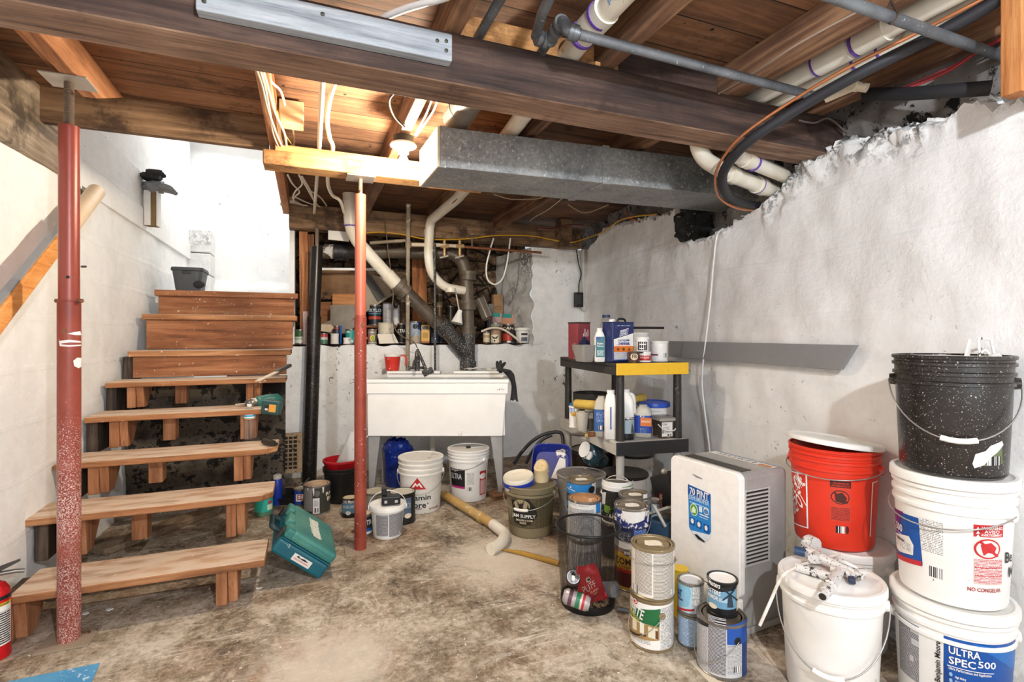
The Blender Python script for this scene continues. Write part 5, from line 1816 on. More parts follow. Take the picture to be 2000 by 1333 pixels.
# ------------------------------------------------------------------ front paint cans
GD, GH = .168, .193
p = base_at(1273, 1277, GD)
GOLDG = C('#c8a64a', .45)
can('gallon can with a green and white label, under the print-covered can', p, GD, GH, W_, [
    ('p', [(1229, 1168), (1236, 1172), (1236, 1196), (1229, 1190)], C('#d8c9a8', .5), 1), ('t', 'WHITE', 1231, 1258, 1182, 1202, W_, -14), ('p', [(1229, 1176), (1290, 1190), (1288, 1226), (1270, 1222), (1229, 1196)], GREEN, 1),
    ('t', 'WASHPROOF', 1231, 1250, 1197, 1205, C('#d7c34a', .4), -22, 5), ('d', 1241, 1174, 5, 6, RED_, 3), ('d', 1241, 1174, 3.5, 4.2, W_, 4), ('d', 1241, 1174, 2, 2.5, RED_, 5),
    ('p', [(1230, 1200), (1270, 1222), (1288, 1226), (1288, 1252), (1230, 1232)], C('#a98a55', .5), 1), ('p', [(1236, 1205), (1244, 1210), (1244, 1232), (1236, 1228)], C('#e8e0c8', .5), 2), ('p', [(1250, 1214), (1258, 1219), (1258, 1240), (1250, 1236)], C('#f0ead8', .5), 2),
    ('p', [(1266, 1224), (1284, 1229), (1284, 1250), (1266, 1245)], C('#e3dcc4', .5), 2), ('p', [(1280, 1232), (1285, 1234), (1285, 1250), (1280, 1248)], C('#6b3d2a', .5), 3), ('p', [(1230, 1228), (1262, 1241), (1262, 1244), (1230, 1233)], C('#3b2a1c', .5), 3),
    ('r', 1290, 1316, 1186, 1268, FPL), ('r', 1234, 1270, 1247, 1256, FPL), ('p', [(1228, 1247), (1232, 1256), (1290, 1276), (1316, 1272), (1316, 1278), (1270, 1282), (1236, 1264)], C('#2b2a1e', .5), 2)],
    bail='down', ear=28, metal=GOLD)
p2 = p + Vector((0, 0, GH + .001)) + XY(.004, 0)
can('gallon can covered in small black print, standing on the green label can', p2, GD, GH, C('#e9e5dc', .5), [
    ('r', 1240, 1273, 1078, 1160, fineprint('fine_print_warm', '#7d766b', '#e9e5dc', 215, 80, .5)), ('r', 1276, 1315, 1082, 1172, fineprint('fine_print_warm', '', '')), ('r', 1238, 1247, 1142, 1158, BAR, 3)],
    lid=GOLD, metal=GOLD, sticker=C('#efe5d0', .6), bail='side', ear=80)

p = base_at(1409, 1331, GD + .004)
can('gallon can with grey print and a blue edge, nearest the viewer', p, GD + .004, GH, C('#c9cacb', .45), [
    ('r', 1360, 1381, 1214, 1312, fineprint('fine_print_soft', '#8e9094', '#cfd0d1', 210, 80, .45)), ('r', 1383, 1418, 1206, 1318, FPD), ('p', [(1359, 1203), (1372, 1212), (1384, 1216), (1384, 1226), (1362, 1214)], K_, 2), ('r', 1396, 1418, 1212, 1226, fineprint('fine_print_bold', '#151517', '#d9d9d8', 110, 60, .6), 2),
    ('p', [(1420, 1222), (1458, 1205), (1458, 1250), (1420, 1260)], C('#1c51a8', .4), 2), ('r', 1449, 1460, 1240, 1320, C('#173a78', .4), 1), ('r', 1421, 1448, 1262, 1318, fineprint('fine_print_soft', '', ''), 2), ('r', 1433, 1446, 1302, 1314, BAR, 3)],
    lid=TIND, bail='down', ear=38)
q = p + Vector((0, 0, GH + .001)) + XY(.008, .012)
ARM = C('#6f9fbd', .4)
OMI = lambda cx, cy, s=1.0: [
    ('r', cx - 40 * s, cx + 40 * s, cy - 32 * s, cy - 16 * s, K_, 1), ('t', 'Old Masters', cx - 24 * s, cx + 8 * s, cy - 27 * s, cy - 16 * s, W_, 0, 4), ('r', cx - 40 * s, cx + 18 * s, cy - 15 * s, cy + 22 * s, ARM, 1)]
can('quart can with a windmill label, standing on the nearest gallon can', q, .108, .124, K_, [
    ('p', [(1380, 1146), (1438, 1150), (1438, 1188), (1400, 1188), (1380, 1176)], ARM, 1), ('t', 'Old Masters', 1381, 1407, 1134, 1145, W_, -6), ('t', 'MASTERS', 1382, 1408, 1151, 1160, W_, -5), ('t', 'ARMOR', 1384, 1403, 1162, 1170, W_, -5),
    ('p', [(1420, 1187), (1423, 1160), (1428, 1160), (1432, 1187)], C('#2b3d4d', .4), 3), ('p', [(1409, 1150), (1411, 1148), (1440, 1172), (1438, 1174)], C('#22313f', .4), 4), ('p', [(1436, 1144), (1438, 1146), (1412, 1174), (1410, 1172)], C('#22313f', .4), 4),
    ('d', 1392, 1183, 9, 5, CREAM, 3), ('r', 1438, 1447, 1142, 1190, CREAM, 2), ('r', 1404, 1420, 1170, 1178, C('#a9c6d8', .4), 2)],
    lid=W_, metal=BLACKTIN)
p = base_at(1349, 1270, .1)
can('pale blue printed quart can at the bottom of the pair beside the dehumidifier', p, .1, .124, C('#a9c4dc', .45), [('r', 1324, 1354, 1208, 1262, FPLB)], metal=TIN)
p2 = p + Vector((0, 0, .125))
can('pale blue quart can with a red stripe and white lid, on the printed blue can', p2, .1, .124, C('#bcdbe9', .45), [
    ('p', [(1322, 1134), (1345, 1140), (1350, 1160), (1345, 1186), (1322, 1182)], C('#8fc4dd', .4), 1), ('p', [(1322, 1182), (1356, 1190), (1356, 1194), (1322, 1186)], RED_, 3), ('t', 'FLAT', 1322, 1333, 1150, 1164, NAVY), ('r', 1322, 1334, 1168, 1171, C('#5a2f7d', .4), 3), ('r', 1352, 1372, 1142, 1186, FPL, 2)], lid=W_)
# ------------------------------------------------------------------ laundry sink
SW, SD_ = 1.03, .6
scx = (717 + 992) / 2
sp_ = XY((scx - 1000) / 1000 * 3.77, 3.77)
t = thing('laundry_sink', 'wide white double laundry sink on four grey legs against the rear wall', 'sink', sp_, -ANG)
SKW = dirty('white_sink_plastic', '#f4f4f2', '#cfccc6', 0.1, 4, .35, base2='#eeeeec', bump=.02)
hw = SW / 2
b = MB(SKW)
zt, zb = .875, .455
b.hexa([(-hw, .0, zb), (hw - .035, .0, zb), (hw - .035, .02, zb), (-hw, .02, zb), (-hw, -.006, zt), (hw, -.006, zt), (hw, .02, zt), (-hw, .02, zt)])
for x0, x1 in ((-hw, -hw + .02), (hw - .037, hw - .017)):
    b.span((x0, .018, zb), (x1, SD_, zt - .005))
b.span((-.012, .018, zb), (.012, SD_ - .1, zt - .03))
b.span((-hw, SD_ - .12, zb), (hw - .017, SD_ - .1, zt))
b.span((-hw, .0, zb), (hw - .035, SD_ - .1, zb + .015))
b.build('basin', t, bevel=.005)
b = MB(SKW).span((-hw - .008, -.02, zt - .028), (hw + .012, .022, zt)).span((-hw - .008, .022, zt - .028), (-hw + .03, SD_, zt)).span((hw - .03, .022, zt - .028), (hw + .012, SD_, zt))
b.span((-hw + .031, SD_ - .14, zt - .028), (hw - .031, SD_, zt))
b.build('rim', t, bevel=.006)
MB(SKW).span((-hw - .003, -.014, .77), (hw + .004, -.0065, zt - .0285)).build('apron', t, bevel=.003)
MB(SKW).span((-hw + .02, SD_ - .11, zt + .001), (-.05, SD_, zt + .025)).build('back_ledge', t, bevel=.008)
MB(SKW).span((.06, SD_ - .11, zt + .001), (hw - .03, SD_, zt + .025)).build('back_ledge', t, bevel=.008)
LEGG = dirty('grey_sink_leg', '#a9a9a8', '#d9d8d6', 0.15, 6, .5, base2='#969696')
for sx in (-1, 1):
    for y, zl in ((.03, 0.03 if sx > 0 else 0.0), (SD_ - .2, 0.0)):
        xo = -hw + .002 if sx < 0 else hw - .037
        xi = xo - sx * .088
        b = MB(LEGG).hexa([(xo, y, zl), (xo - sx * .03, y, zl), (xo - sx * .03, y + .03, zl), (xo, y + .03, zl), (xo, y - .02, zb - .001), (xi, y - .02, zb - .001), (xi, y + .06, zb - .001), (xo, y + .06, zb - .001)])
        b.build('leg', t, bevel=.003, fix=True)
mp = flat_map((hw - .045, -.0145, .8), (1, 0, 0), (0, 0, 1))
MB().items(mp, [('T', '(  M T N  "', 0, .0, .06, .014, K_, 1)]).build('maker_mark', t)
fl = sp_ + Matrix.Rotation(-ANG, 3, 'Z') @ Vector((hw - .05, .045, 0))
single(MB(wood('shim_block_wood', '#3f2a1c', '#75543a', '#94704f', 'x')).box(fl + Vector((0, 0, .0145)), (.17, .15, .029), rotm('Z', 10)), 'wood_block', 'small wooden block under the right front leg of the sink', 'wood block', bevel=.003)
S = lambda x, y, z: sp_ + Matrix.Rotation(-ANG, 3, 'Z') @ Vector((x, y, z))

# on the sink
p = S(-.46, SD_ - .05, zt + .026)
t = thing('measuring_cup', 'red plastic cup with white paint smears standing on the back of the sink', 'cup', p, face_cam(p))
RC = dirty('red_smeared_plastic', '#c92f24', '#efe6e0', 0.34, 14, .4, base2='#d63a2b', fine=.3)
MB(RC).lathe([(.05, .0), (.055, .004), (.068, .13), (.071, .135), (.067, .136), (.052, .01), (.0001, .008)], 32).build('body', t, smooth=40)
MB(dirty('crusted_white_paint', '', '')).lathe([(.0675, .118), (.0725, .128), (.0725, .137), (.064, .138), (.063, .12)], 32).build('paint_rim', t, smooth=40)
MB(RC).tube(spline([(.066, 0, .125), (.1, 0, .125), (.112, 0, .1), (.108, 0, .045)], 5), [.008] * 16, 10).build('handle', t, smooth=50)
t = thing('faucet', 'black paint-covered faucet behind the sink below the dusty vertical pipe', 'faucet', S(-.25, SD_ - .06, zt))
MB(IRONB).tube([S(-.25, SD_ - .06, zt), S(-.25, SD_ - .06, zt + .1), S(-.25, SD_ - .06, zt + .19)], [.02, .024, .017], 14).tube([S(-.25, SD_ - .06, zt + .14), S(-.25, SD_ - .2, zt + .1), S(-.25, SD_ - .22, zt + .05)], .012, 12).build('body', t, world=True, smooth=50)
for dx in (-.05, .05):
    MB(IRONB).tube([S(-.25, SD_ - .06, zt + .05), S(-.25 + dx, SD_ - .07, zt + .05), S(-.25 + dx * 1.4, SD_ - .07, zt + .045)], [.012, .012, .018], 12).build('tap', t, world=True, smooth=50)
t = thing('wire_brush', 'speckled handled scrub brush leaning in the sink right of the faucet', 'brush', S(-.05, SD_ - .12, zt))
MB(IRONB).tube([HY(815, 683, 4.3), HY(832, 722, 4.22)], .013, 12).build('handle', t, world=True, smooth=50)
MB(IRONB).bar(HY(826, 731, 4.2), HY(845, 722, 4.2), .04, .05).build('head', t, world=True, bevel=.006)
t = thing('work_glove', 'black work glove draped over the right end of the sink', 'glove', S(hw - .02, .06, zt))
GB = C('#2a292b', .85)


def fn(a, c):
    th = a * 2 * math.pi
    path = spline([S(hw - .06, .08, zt + .06), S(hw + .01, .06, zt + .05), S(hw + .045, .04, zt - .03), S(hw + .05, .03, zt - .16)], 8)
    i = min(len(path) - 1, int(c * (len(path) - 1)))
    w = .045 + .015 * math.sin(c * 7)
    return path[i] + Vector((math.cos(th) * w * .45, math.sin(th) * w, math.sin(th * 2) * .006)) + Vector((rough(path[i] + Vector((th, 0, 0)), .012, 9),) * 3)


MB(GB).grid(fn, 20, 24).build('palm', t, world=True, smooth=60)
for i, q in enumerate(((.0, .04, .1), (-.03, .1, .09), (.03, .12, .08))):
    MB(GB).tube(spline([S(hw - .05, .07, zt + .05), S(hw - .06 + q[0] * .5, .09 + q[1] * .2, zt + .06 + q[2] * .3), S(hw - .05 + q[0], .08 + q[1], zt + .03 + q[2])], 4), [.016, .016, .015, .015, .014, .014, .013, .012, .008], 10).build('finger', t, world=True, smooth=60)
cw = S(hw - .2, SD_ - .02, zt + .028)
b = MB(C('#e6e3de', .8)).grid(lambda a, c: cw + Vector(((a - .5) * .34, (c - .5) * .09, .012 + rough((a * 3, c, 1), .02, 2.5))), 24, 8)
single(b, 'white_rag', 'white rag bunched on the back ledge of the sink at the right', 'rag', smooth=70)

# ------------------------------------------------------------------ buckets and cans below and beside the sink
MOORE = C('#1b1a1d', .45)
p = base_at(822, 1006, .26)
bucket('open white bucket with a red mountain sign, in front of the sink', p, .15, .13, .365, PLWD, (.9, .81, .72), None, {'mountain_sign': [
    ('p', [(798, 956), (815, 934), (832, 956)], RED_, 2), ('p', [(804, 953), (811, 943), (815, 948), (819, 943), (826, 953), (822, 953), (818, 948), (815, 952), (812, 948), (808, 953)], W_, 3)], 'lettering': [
    ('t', 'Benjamin', 787, 841, 968, 982, MOORE), ('t', 'Moore', 790, 832, 982, 994, MOORE), ('t', '\u00ae', 834, 837, 983, 986, MOORE)], 'freeze_note': [('t', 'DO NOT FREEZE', 798, 824, 994, 997, C('#8a3a3a', .4))], 'second_note': [('t', 'NO PAS GELER', 838, 856, 991, 995, C('#8a3a3a', .4))]},
    inner=dirty('stained_bucket_inside', '#cfcbc5', '#6d5a45', 0.4, 6, .7), handle=(85, 'front', .12), open_depth=.75)
p = base_at(915, 983, .26)
bucket('open white bucket with a black and magenta label, under the right half of the sink', p, .15, .13, .37, PLW, (.93, .87, .8), None, [
    ('p', [(880, 912), (908, 918), (908, 955), (882, 948)], K_, 1), ('t', 'ULTRA', 882, 902, 925, 936, C('#cfd2d6', .4)), ('t', 'Regal', 884, 894, 916, 921, W_), ('p', [(882, 946), (908, 952), (908, 956), (882, 950)], C('#b8287a', .4), 3),
    ('r', 937, 949, 920, 967, RED_, 1), ('d', 943, 930, 5, 6, W_, 2), ('r', 938, 948, 938, 965, FPR, 2), ('r', 913, 921, 953, 960, BAR, 1), ('r', 912, 926, 925, 948, FPL, 1)],
    inner=C('#d9d6d0', .6), handle=(50, 'front', .06), open_depth=.5)
q = p + Vector((0, 0, .2))
t = thing('plastic_scraper', 'grey scraper with a black handle standing in the bucket under the sink', 'scraper', q)
MB(C('#b9bcbc', .4)).box(q + XY(.05, .02) + Vector((0, 0, .1)), (.13, .006, .14)).build('blade', t, world=True, bevel=.002)
MB(K_).box(q + XY(.0, .0) + Vector((0, 0, .12)), (.03, .02, .12)).build('handle', t, world=True, bevel=.004)
p = base_at(777, 953, .17)
t = bucket('blue paint-dripped plastic bag over a bin, under the left half of the sink', p, .115, .095, .3, dirty('blue_dripped_plastic', '#1c3fae', '#dfe3ea', 0.2, 12, .35, base2='#17338f', fine=.15), (), None, open_depth=.3, cat='bag', name='bin_bag')
b = MB(dirty('blue_dripped_plastic', '', ''))
b.grid(lambda a, c: Vector((math.cos(a * 6.2832) * (.118 - c * .055 + rough((math.cos(a * 6.28) * 2, math.sin(a * 6.28) * 2, c), .03, 1.4)), math.sin(a * 6.2832) * (.118 - c * .055 + rough((math.cos(a * 6.28) * 2, math.sin(a * 6.28) * 2, c + 4), .03, 1.4)),
                                .285 + c * .075 + rough((math.cos(a * 6.28) * 2, math.sin(a * 6.28) * 2, c * 2 + 9), .03, 2))), 40, 8)
b.build('gathered_top', t, smooth=70)
single(MB(PVC).tube([HY(845, 905, 4.3), HY(845, 850, 4.3)], .022, 16), 'sink_drain', 'short white drain pipe visible below the middle of the sink', 'pipe', smooth=50)

p = base_at(757, 1056, .165)
t = bucket('small white lidded pail covered in grey print, with an upright white handle, right of the thin red post', p, .098, .083, .185, PLW, (.92,), PLW, [('r', 735, 758, 1007, 1049, FPD), ('r', 760, 786, 1003, 1048, FPD)], handle=(88, 'up', .105), hmat=PLW, ribw=.004)
t['label'] = 'small white lidded pail with an upright white handle, right of the thin red post'
q = p + Vector((0, 0, .1935))
t = thing('battery_charger', 'black tool battery on the lid of the small white pail', 'battery', q, face_cam(p))
MB(K_).box((.02, -.02, .026), (.11, .07, .05)).build('body', t, bevel=.008)
MB(K_).box((-.02, -.01, .075), (.03, .04, .046)).build('stem', t, bevel=.004)
mp = flat_map((.02, -.0555, .026), (1, 0, 0), (0, 0, 1))
for x in (-.03, .03):
    MB().items(mp, [('R', x - .008, x + .008, -.012, .004, C('#bdbdb8', .5), 1)]).build('contact', t)

can('dark gallon can with a blue-grey label, behind the small white pail', base_at(786, 1027, GD), GD, GH, K_, [('r', 760, 803, 975, 1012, C('#54687c', .4)), ('t', 'ARMOR', 785, 802, 983, 994, C('#9fb3c4', .4)), ('d', 797, 1008, 6, 5, CREAM, 3)], lid=C('#c9c2b2', .5), metal=BLACKTIN)
can('quart can half hidden behind the thin red post, navy label with white letters', base_at(710, 1048, .108), .108, .124, C('#23262f', .45), [('t', 'ULTRA', 704, 727, 1017, 1027, W_), ('r', 700, 728, 1034, 1040, BLUE, 1), ('r', 700, 728, 1040, 1047, W_, 1)], lid=C('#d9cba9', .5))
can('small can with a blue label on the floor left of the thin red post', base_at(684, 1013, .108), .108, .124, K_, [('r', 668, 700, 984, 1004, C('#5f93b5', .4)), ('t', 'Old Masters', 671, 696, 977, 984, W_), ('t', 'MASTERS ARMOR', 671, 694, 988, 994, C('#d3e3ee', .4)), ('d', 680, 1003, 5, 4, W_, 3)], lid=C('#d9cba9', .5), metal=BLACKTIN)
can('grey lidded can hidden behind the thin red post and the white pail', base_at(735, 1010, GD), GD, .15, C('#8a867d', .5), lid=C('#b9ae97', .5))
p = base_at(619, 1008, GD + .008)
t = can('metal gallon can with white drips, left of the black bucket', p, GD + .008, GH, dirty('bare_tin_olive', '#4a4a42', '#8f8f85', 0.25, 12, .4, .3), [
    ('p', [(593, 955), (610, 950), (610, 1000), (594, 996)], C('#9a9a96', .4, .4), 1), ('r', 611, 624, 974, 1004, W_, 2), ('r', 613, 622, 978, 990, FPL, 3), ('r', 613, 622, 993, 1002, BAR, 3), ('d', 619, 965, 6, 6, C('#7d7c75', .4, .5), 3),
    ('p', [(610, 951), (614, 951), (614, 966), (612, 970)], W_, 3), ('p', [(629, 950), (633, 950), (632, 962), (630, 964)], W_, 3), ('p', [(600, 953), (603, 953), (602, 962)], W_, 3), ('t', 'Re', 636, 644, 960, 967, CREAM, 10), ('t', 'Be', 638, 645, 968, 976, CREAM, 10)],
    lid=C('#c9a988', .5), sticker=C('#d9c0a0', .6))
can('small blue can with a red Z, left of the dripped metal can', base_at(588, 990, .1), .1, .12, C('#2348a6', .4), [('r', 578, 600, 966, 980, W_, 1), ('t', 'EZ', 581, 590, 967, 977, RED_)], lid=C('#b9b3a0', .5))

p = base_at(667, 986, .2)
bucket('black bucket with a red-rimmed tray inside, against the rear wall left of the sink', p, .125, .1, .25, C('#1b1a1b', .35), (.9,), None, inner=C('#101010', .6), open_depth=.35)
q = p + Vector((0, 0, .21))
t = thing('red_tub', 'red plastic tub resting in the mouth of the black bucket', 'tub', q)
MB(C('#b3131f', .35)).lathe([(.09, 0), (.1, .002), (.125, .075), (.131, .08), (.131, .092), (.122, .093), (.098, .008), (.0001, .006)], 40).build('body', t, smooth=40)
t = thing('paint_tray', 'clear paint tray with white paint stuck slanting in the red tub', 'paint tray', q + Vector((0, 0, .01)))
t.rotation_euler = (0, 0, -ANG)
b = MB(dirty('whitened_clear_plastic', '#dfe1e1', '#8d9192', 0.4, 8, .25))
R = rotm('Y', 25)
loft(b, [(.05, .03, -.02), (.06, .035, .0), (.062, .036, .26), (.058, .033, .26), (.055, .03, .0)], 24, 5, (.02, 0, .03), R)
b.build('tray', t, smooth=40)

# floor grate, dustpan, jars by the stairs
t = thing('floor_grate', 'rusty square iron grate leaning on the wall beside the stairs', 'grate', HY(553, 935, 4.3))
GRT = dirty('rusty_cast_grate', '#8a755c', '#4a3a2a', 0.4, 16, .8, .2, base2='#a08a6d', bump=.4)
a_, b_, c_ = HY(516, 930, 4.2), HY(590, 935, 4.12), HY(596, 865, 4.42)
a_ = Vector((a_.x, 4.3, 0.12)); ux = Vector((1, 0, 0)); uz = Vector((0, .35, 1)).normalized()
a_ = HY(515, 930, 4.3)
gw, gh = HY(590, 930, 4.3).x - a_.x, .31
for x0, x1, z0, z1 in ((0, gw, 0, .03), (0, gw, gh - .03, gh), (0, .03, .031, gh - .031), (gw - .03, gw, .031, gh - .031)):
    MB(GRT).prism([a_ + ux * x0 + uz * z0, a_ + ux * x1 + uz * z0, a_ + ux * x1 + uz * z1, a_ + ux * x0 + uz * z1], (0, .02, 0)).build('frame_bar', t, world=True, bevel=.002)
MB(C('#2b231b', .9)).prism([a_ + ux * .01 + uz * .01 + Vector((0, .0215, 0)), a_ + ux * (gw - .01) + uz * .01 + Vector((0, .0215, 0)), a_ + ux * (gw - .01) + uz * (gh - .01) + Vector((0, .0215, 0)), a_ + ux * .01 + uz * (gh - .01) + Vector((0, .0215, 0))], (0, .004, 0)).build('shade_backing', t, world=True)  # dark sheet added to stand for the shade in the grate holes
b = MB(GRT)
for i in range(1, 8):
    x = gw * i / 8
    b.prism([a_ + ux * (x - .004) + uz * .03, a_ + ux * (x + .004) + uz * .03, a_ + ux * (x + .004) + uz * (gh - .03), a_ + ux * (x - .004) + uz * (gh - .03)], (0, .014, 0))
for i in range(1, 8):
    z = .02 + (gh - .04) * i / 8
    b.prism([a_ + ux * .03 + uz * (z - .004), a_ + ux * (gw - .03) + uz * (z - .004), a_ + ux * (gw - .03) + uz * (z + .004), a_ + ux * .03 + uz * (z + .004)], (0, .014, 0))
b.build('lattice', t, world=True)
t = thing('dustpan', 'black plastic dustpan on the floor under the grate', 'dustpan', AZ(566, 975))
q = AZ(566, 980)
b = MB(C('#1f1f20', .4))
loft(b, [(.1, .08, .0), (.105, .085, .06), (.1, .08, .06), (.095, .074, .012), (.02, .02, .01)], 24, 4, q, rotm('X', 12) @ rotm('Z', -20))
b.build('pan', t, world=True, smooth=40)
MB(C('#1f1f20', .4)).tube([q + Vector((.05, .03, .06)), q + Vector((.13, .09, .13))], [.014, .01], 10).build('handle', t, world=True, smooth=50)
p = AZ(514, 1011) + Vector((0, .06, 0))
t = thing('plastic_jar', 'green-tinted plastic jar with a teal label, on the floor under the second step', 'jar', p, face_cam(p))
MB(glassy('green_tint', '#7fb89a', .1, .5)).lathe([(.05, 0), (.055, .005), (.055, .12), (.04, .135), (.04, .15), (.0001, .151)], 28).build('body', t, smooth=40)
MB().items(cyl_map(lambda z: .0553), [('R', -.09, .09, .03, .11, C('#2fb5a5', .4), 1), ('R', .02, .06, .04, .075, C('#dfe8cf', .5), 2), ('R', .025, .055, .08, .1, C('#b8485a', .5), 2)]).build('jar_label', t, smooth=30)
p = AZ(541, 990) + Vector((0, .05, 0))
t = thing('spray_can', 'tall blue spray can behind the teal toolbox', 'spray can', p)
MB(C('#2443b0', .35)).lathe([(.03, 0), (.033, .004), (.033, .17), (.028, .182)], 24).build('body', t, smooth=40)
MB(C('#d9d3c4', .4)).lathe([(.027, .182), (.029, .184), (.029, .205), (.02, .215), (.0001, .216)], 24).build('cap', t, smooth=40)

# ------------------------------------------------------------------ teal toolbox leaning on the lowest step
P0 = XY(-.94, 2.495)
av = (XY(-.2, -.085) + Vector((0, 0, .176)))
ah = XY(.92, .39).normalized()
LA = av.length
bx = -av.normalized()
by = XY(-.39, .92).normalized()
bn = bx.cross(by).normalized()
by = bn.cross(bx)
t = thing('toolbox', 'teal plastic power tool case leaning against the bottom step', 'toolbox', P0)
RT_ = Matrix((bx, by, bn)).transposed()
O = P0 + av + Vector((0, 0, .004))
TL_ = lambda x, y, z: O + RT_ @ Vector((x, y, z))
TEAL = dirty('dusty_teal_plastic', '#0a6472', '#9ab5a8', 0.05, 5, .4, base2='#08586a', fine=.1, bump=.05)
TEALD = dirty('dust_covered_teal', '#2b746f', '#9fb8a8', 0.08, 6, .5, base2='#4f8d80', fine=.1, bump=.1)
LL, TB = .42, .136
W2 = LA


def rbox(b, x0, x1, y0, y1, z0, z1):
    return b.hexa([TL_(x0, y0, z0), TL_(x1, y0, z0), TL_(x1, y1, z0), TL_(x0, y1, z0), TL_(x0, y0, z1), TL_(x1, y0, z1), TL_(x1, y1, z1), TL_(x0, y1, z1)])


rbox(MB(TEAL), .0, W2, 0, LL, .0, .075).build('base', t, world=True, bevel=.014)
b = rbox(MB(TEALD), .035, W2 + .002, -.002, LL + .002, .083, TB)
b.build('lid', t, world=True, bevel=.016)
for y0, y1 in ((-.001, .1), (.155, .265), (.32, LL + .001)):
    rbox(MB(TEALD), .004, .05, y0, y1, .083, TB - .006).build('lid_rib', t, world=True, bevel=.012)
rbox(MB(TEAL), .004, W2 - .002, .004, LL - .004, .0755, .0825).build('seam', t, world=True)
MB(C('#16343a', .5)).tube(bend([TL_(.0, .13, .06), TL_(-.045, .13, .06), TL_(-.045, .29, .06), TL_(.0, .29, .06)], .02), .013, 12).build('handle', t, world=True, smooth=50)
for y in (.06, .36):
    rbox(MB(C('#2a2a2b', .5)), -.012, .006, y - .025, y + .025, .045, .105).build('latch', t, world=True, bevel=.004)
f = px_flat(TL_(0, -.0008, 0), bx, bn)
mp = flat_map(TL_(0, -.0012, 0), bx, bn)
x0, z0 = .075, .022
MB().items(mp, [('R', .1, .2, .018, .052, C('#e4e1da', .5), 1), ('P', [(.115, .04), (.125, .049), (.135, .042), (.16, .047), (.185, .041), (.16, .038)], K_, 2), ('R', .11, .19, .025, .034, FPR, 2)]).build('sticker', t, world=True)
mp = flat_map(TL_(0, 0, TB + .0008), by, -bx)
MB().items(mp, [('T', 'makita', .2, -.15, .26, .06, C('#dfe3da', .6), 1, 0, .04), ('P', [(.08, -.19), (.3, -.17), (.33, -.12), (.1, -.13)], C('#c9d2c4', .7), .5)]).build('lid_mark', t, world=True)

# ------------------------------------------------------------------ waste pipe and stick on the floor
q = [AZ(868, 967, .045), AZ(973, 1031, .034), AZ(988, 1044, .034), AZ(979, 1062, .034), AZ(958, 1074, .03)]
YP = dirty('yellowed_pvc', '#c9a76a', '#e6dcc4', 0.3, 6, .5, base2='#b8924f')
t = pipe('loose_pipe', 'yellowed plastic pipe with a white elbow lying on the floor in front of the sink', 'pipe', [q[0], q[1]], .029, YP, joint=[(q[0].lerp(q[1], .72), q[1] - q[0], .035)])
MB(PVC).tube(bend([q[1].lerp(q[0], .08), q[2], q[3], q[4]], .05), .033, 18).build('elbow', t, world=True, smooth=50)
single(MB(C('#a8812f', .5)).tube([AZ(976, 1073, .012), AZ(1020, 1081, .013), AZ(1092, 1101, .014)], [.004, .013, .014], 12), 'wooden_stick', 'yellow-brown stick on the floor beside the mesh bin', 'stick', smooth=60)
single(MB(C('#6f7680', .5)).tube([AZ(1206, 1190, .01), AZ(1228, 1194, .01)], .008, 10), 'grey_rod', 'short grey rod on the floor between the mesh bin and the front cans', 'rod', smooth=60)
rnd = random.Random(5)
for lab, u, v in (('white paint chip on the floor right of the thick red post', 166, 1200), ('white paint chip on the floor below the first step, in the middle', 212, 1192), ('white paint chip on the floor left of the toolbox', 505, 1150)):
    q = AZ(u, v)
    single(MB(W_).prism([q + Vector((math.cos(a) * .016 * rnd.uniform(.6, 1.2), math.sin(a) * .012 * rnd.uniform(.6, 1.2), 0)) for a in (0, 1.2, 2.4, 3.6, 4.9)], (0, 0, .003)), 'paint_chip', lab, 'paint chip')
q = AZ(1352, 1304)
single(MB(C('#d9cdb8', .7)).prism([AZ(1346, 1293), AZ(1360, 1290), AZ(1400, 1330), AZ(1440, 1345), AZ(1395, 1345)], (0, 0, .0025)), 'paper_scrap', 'torn pale cardboard under the nearest gallon can', 'scrap')

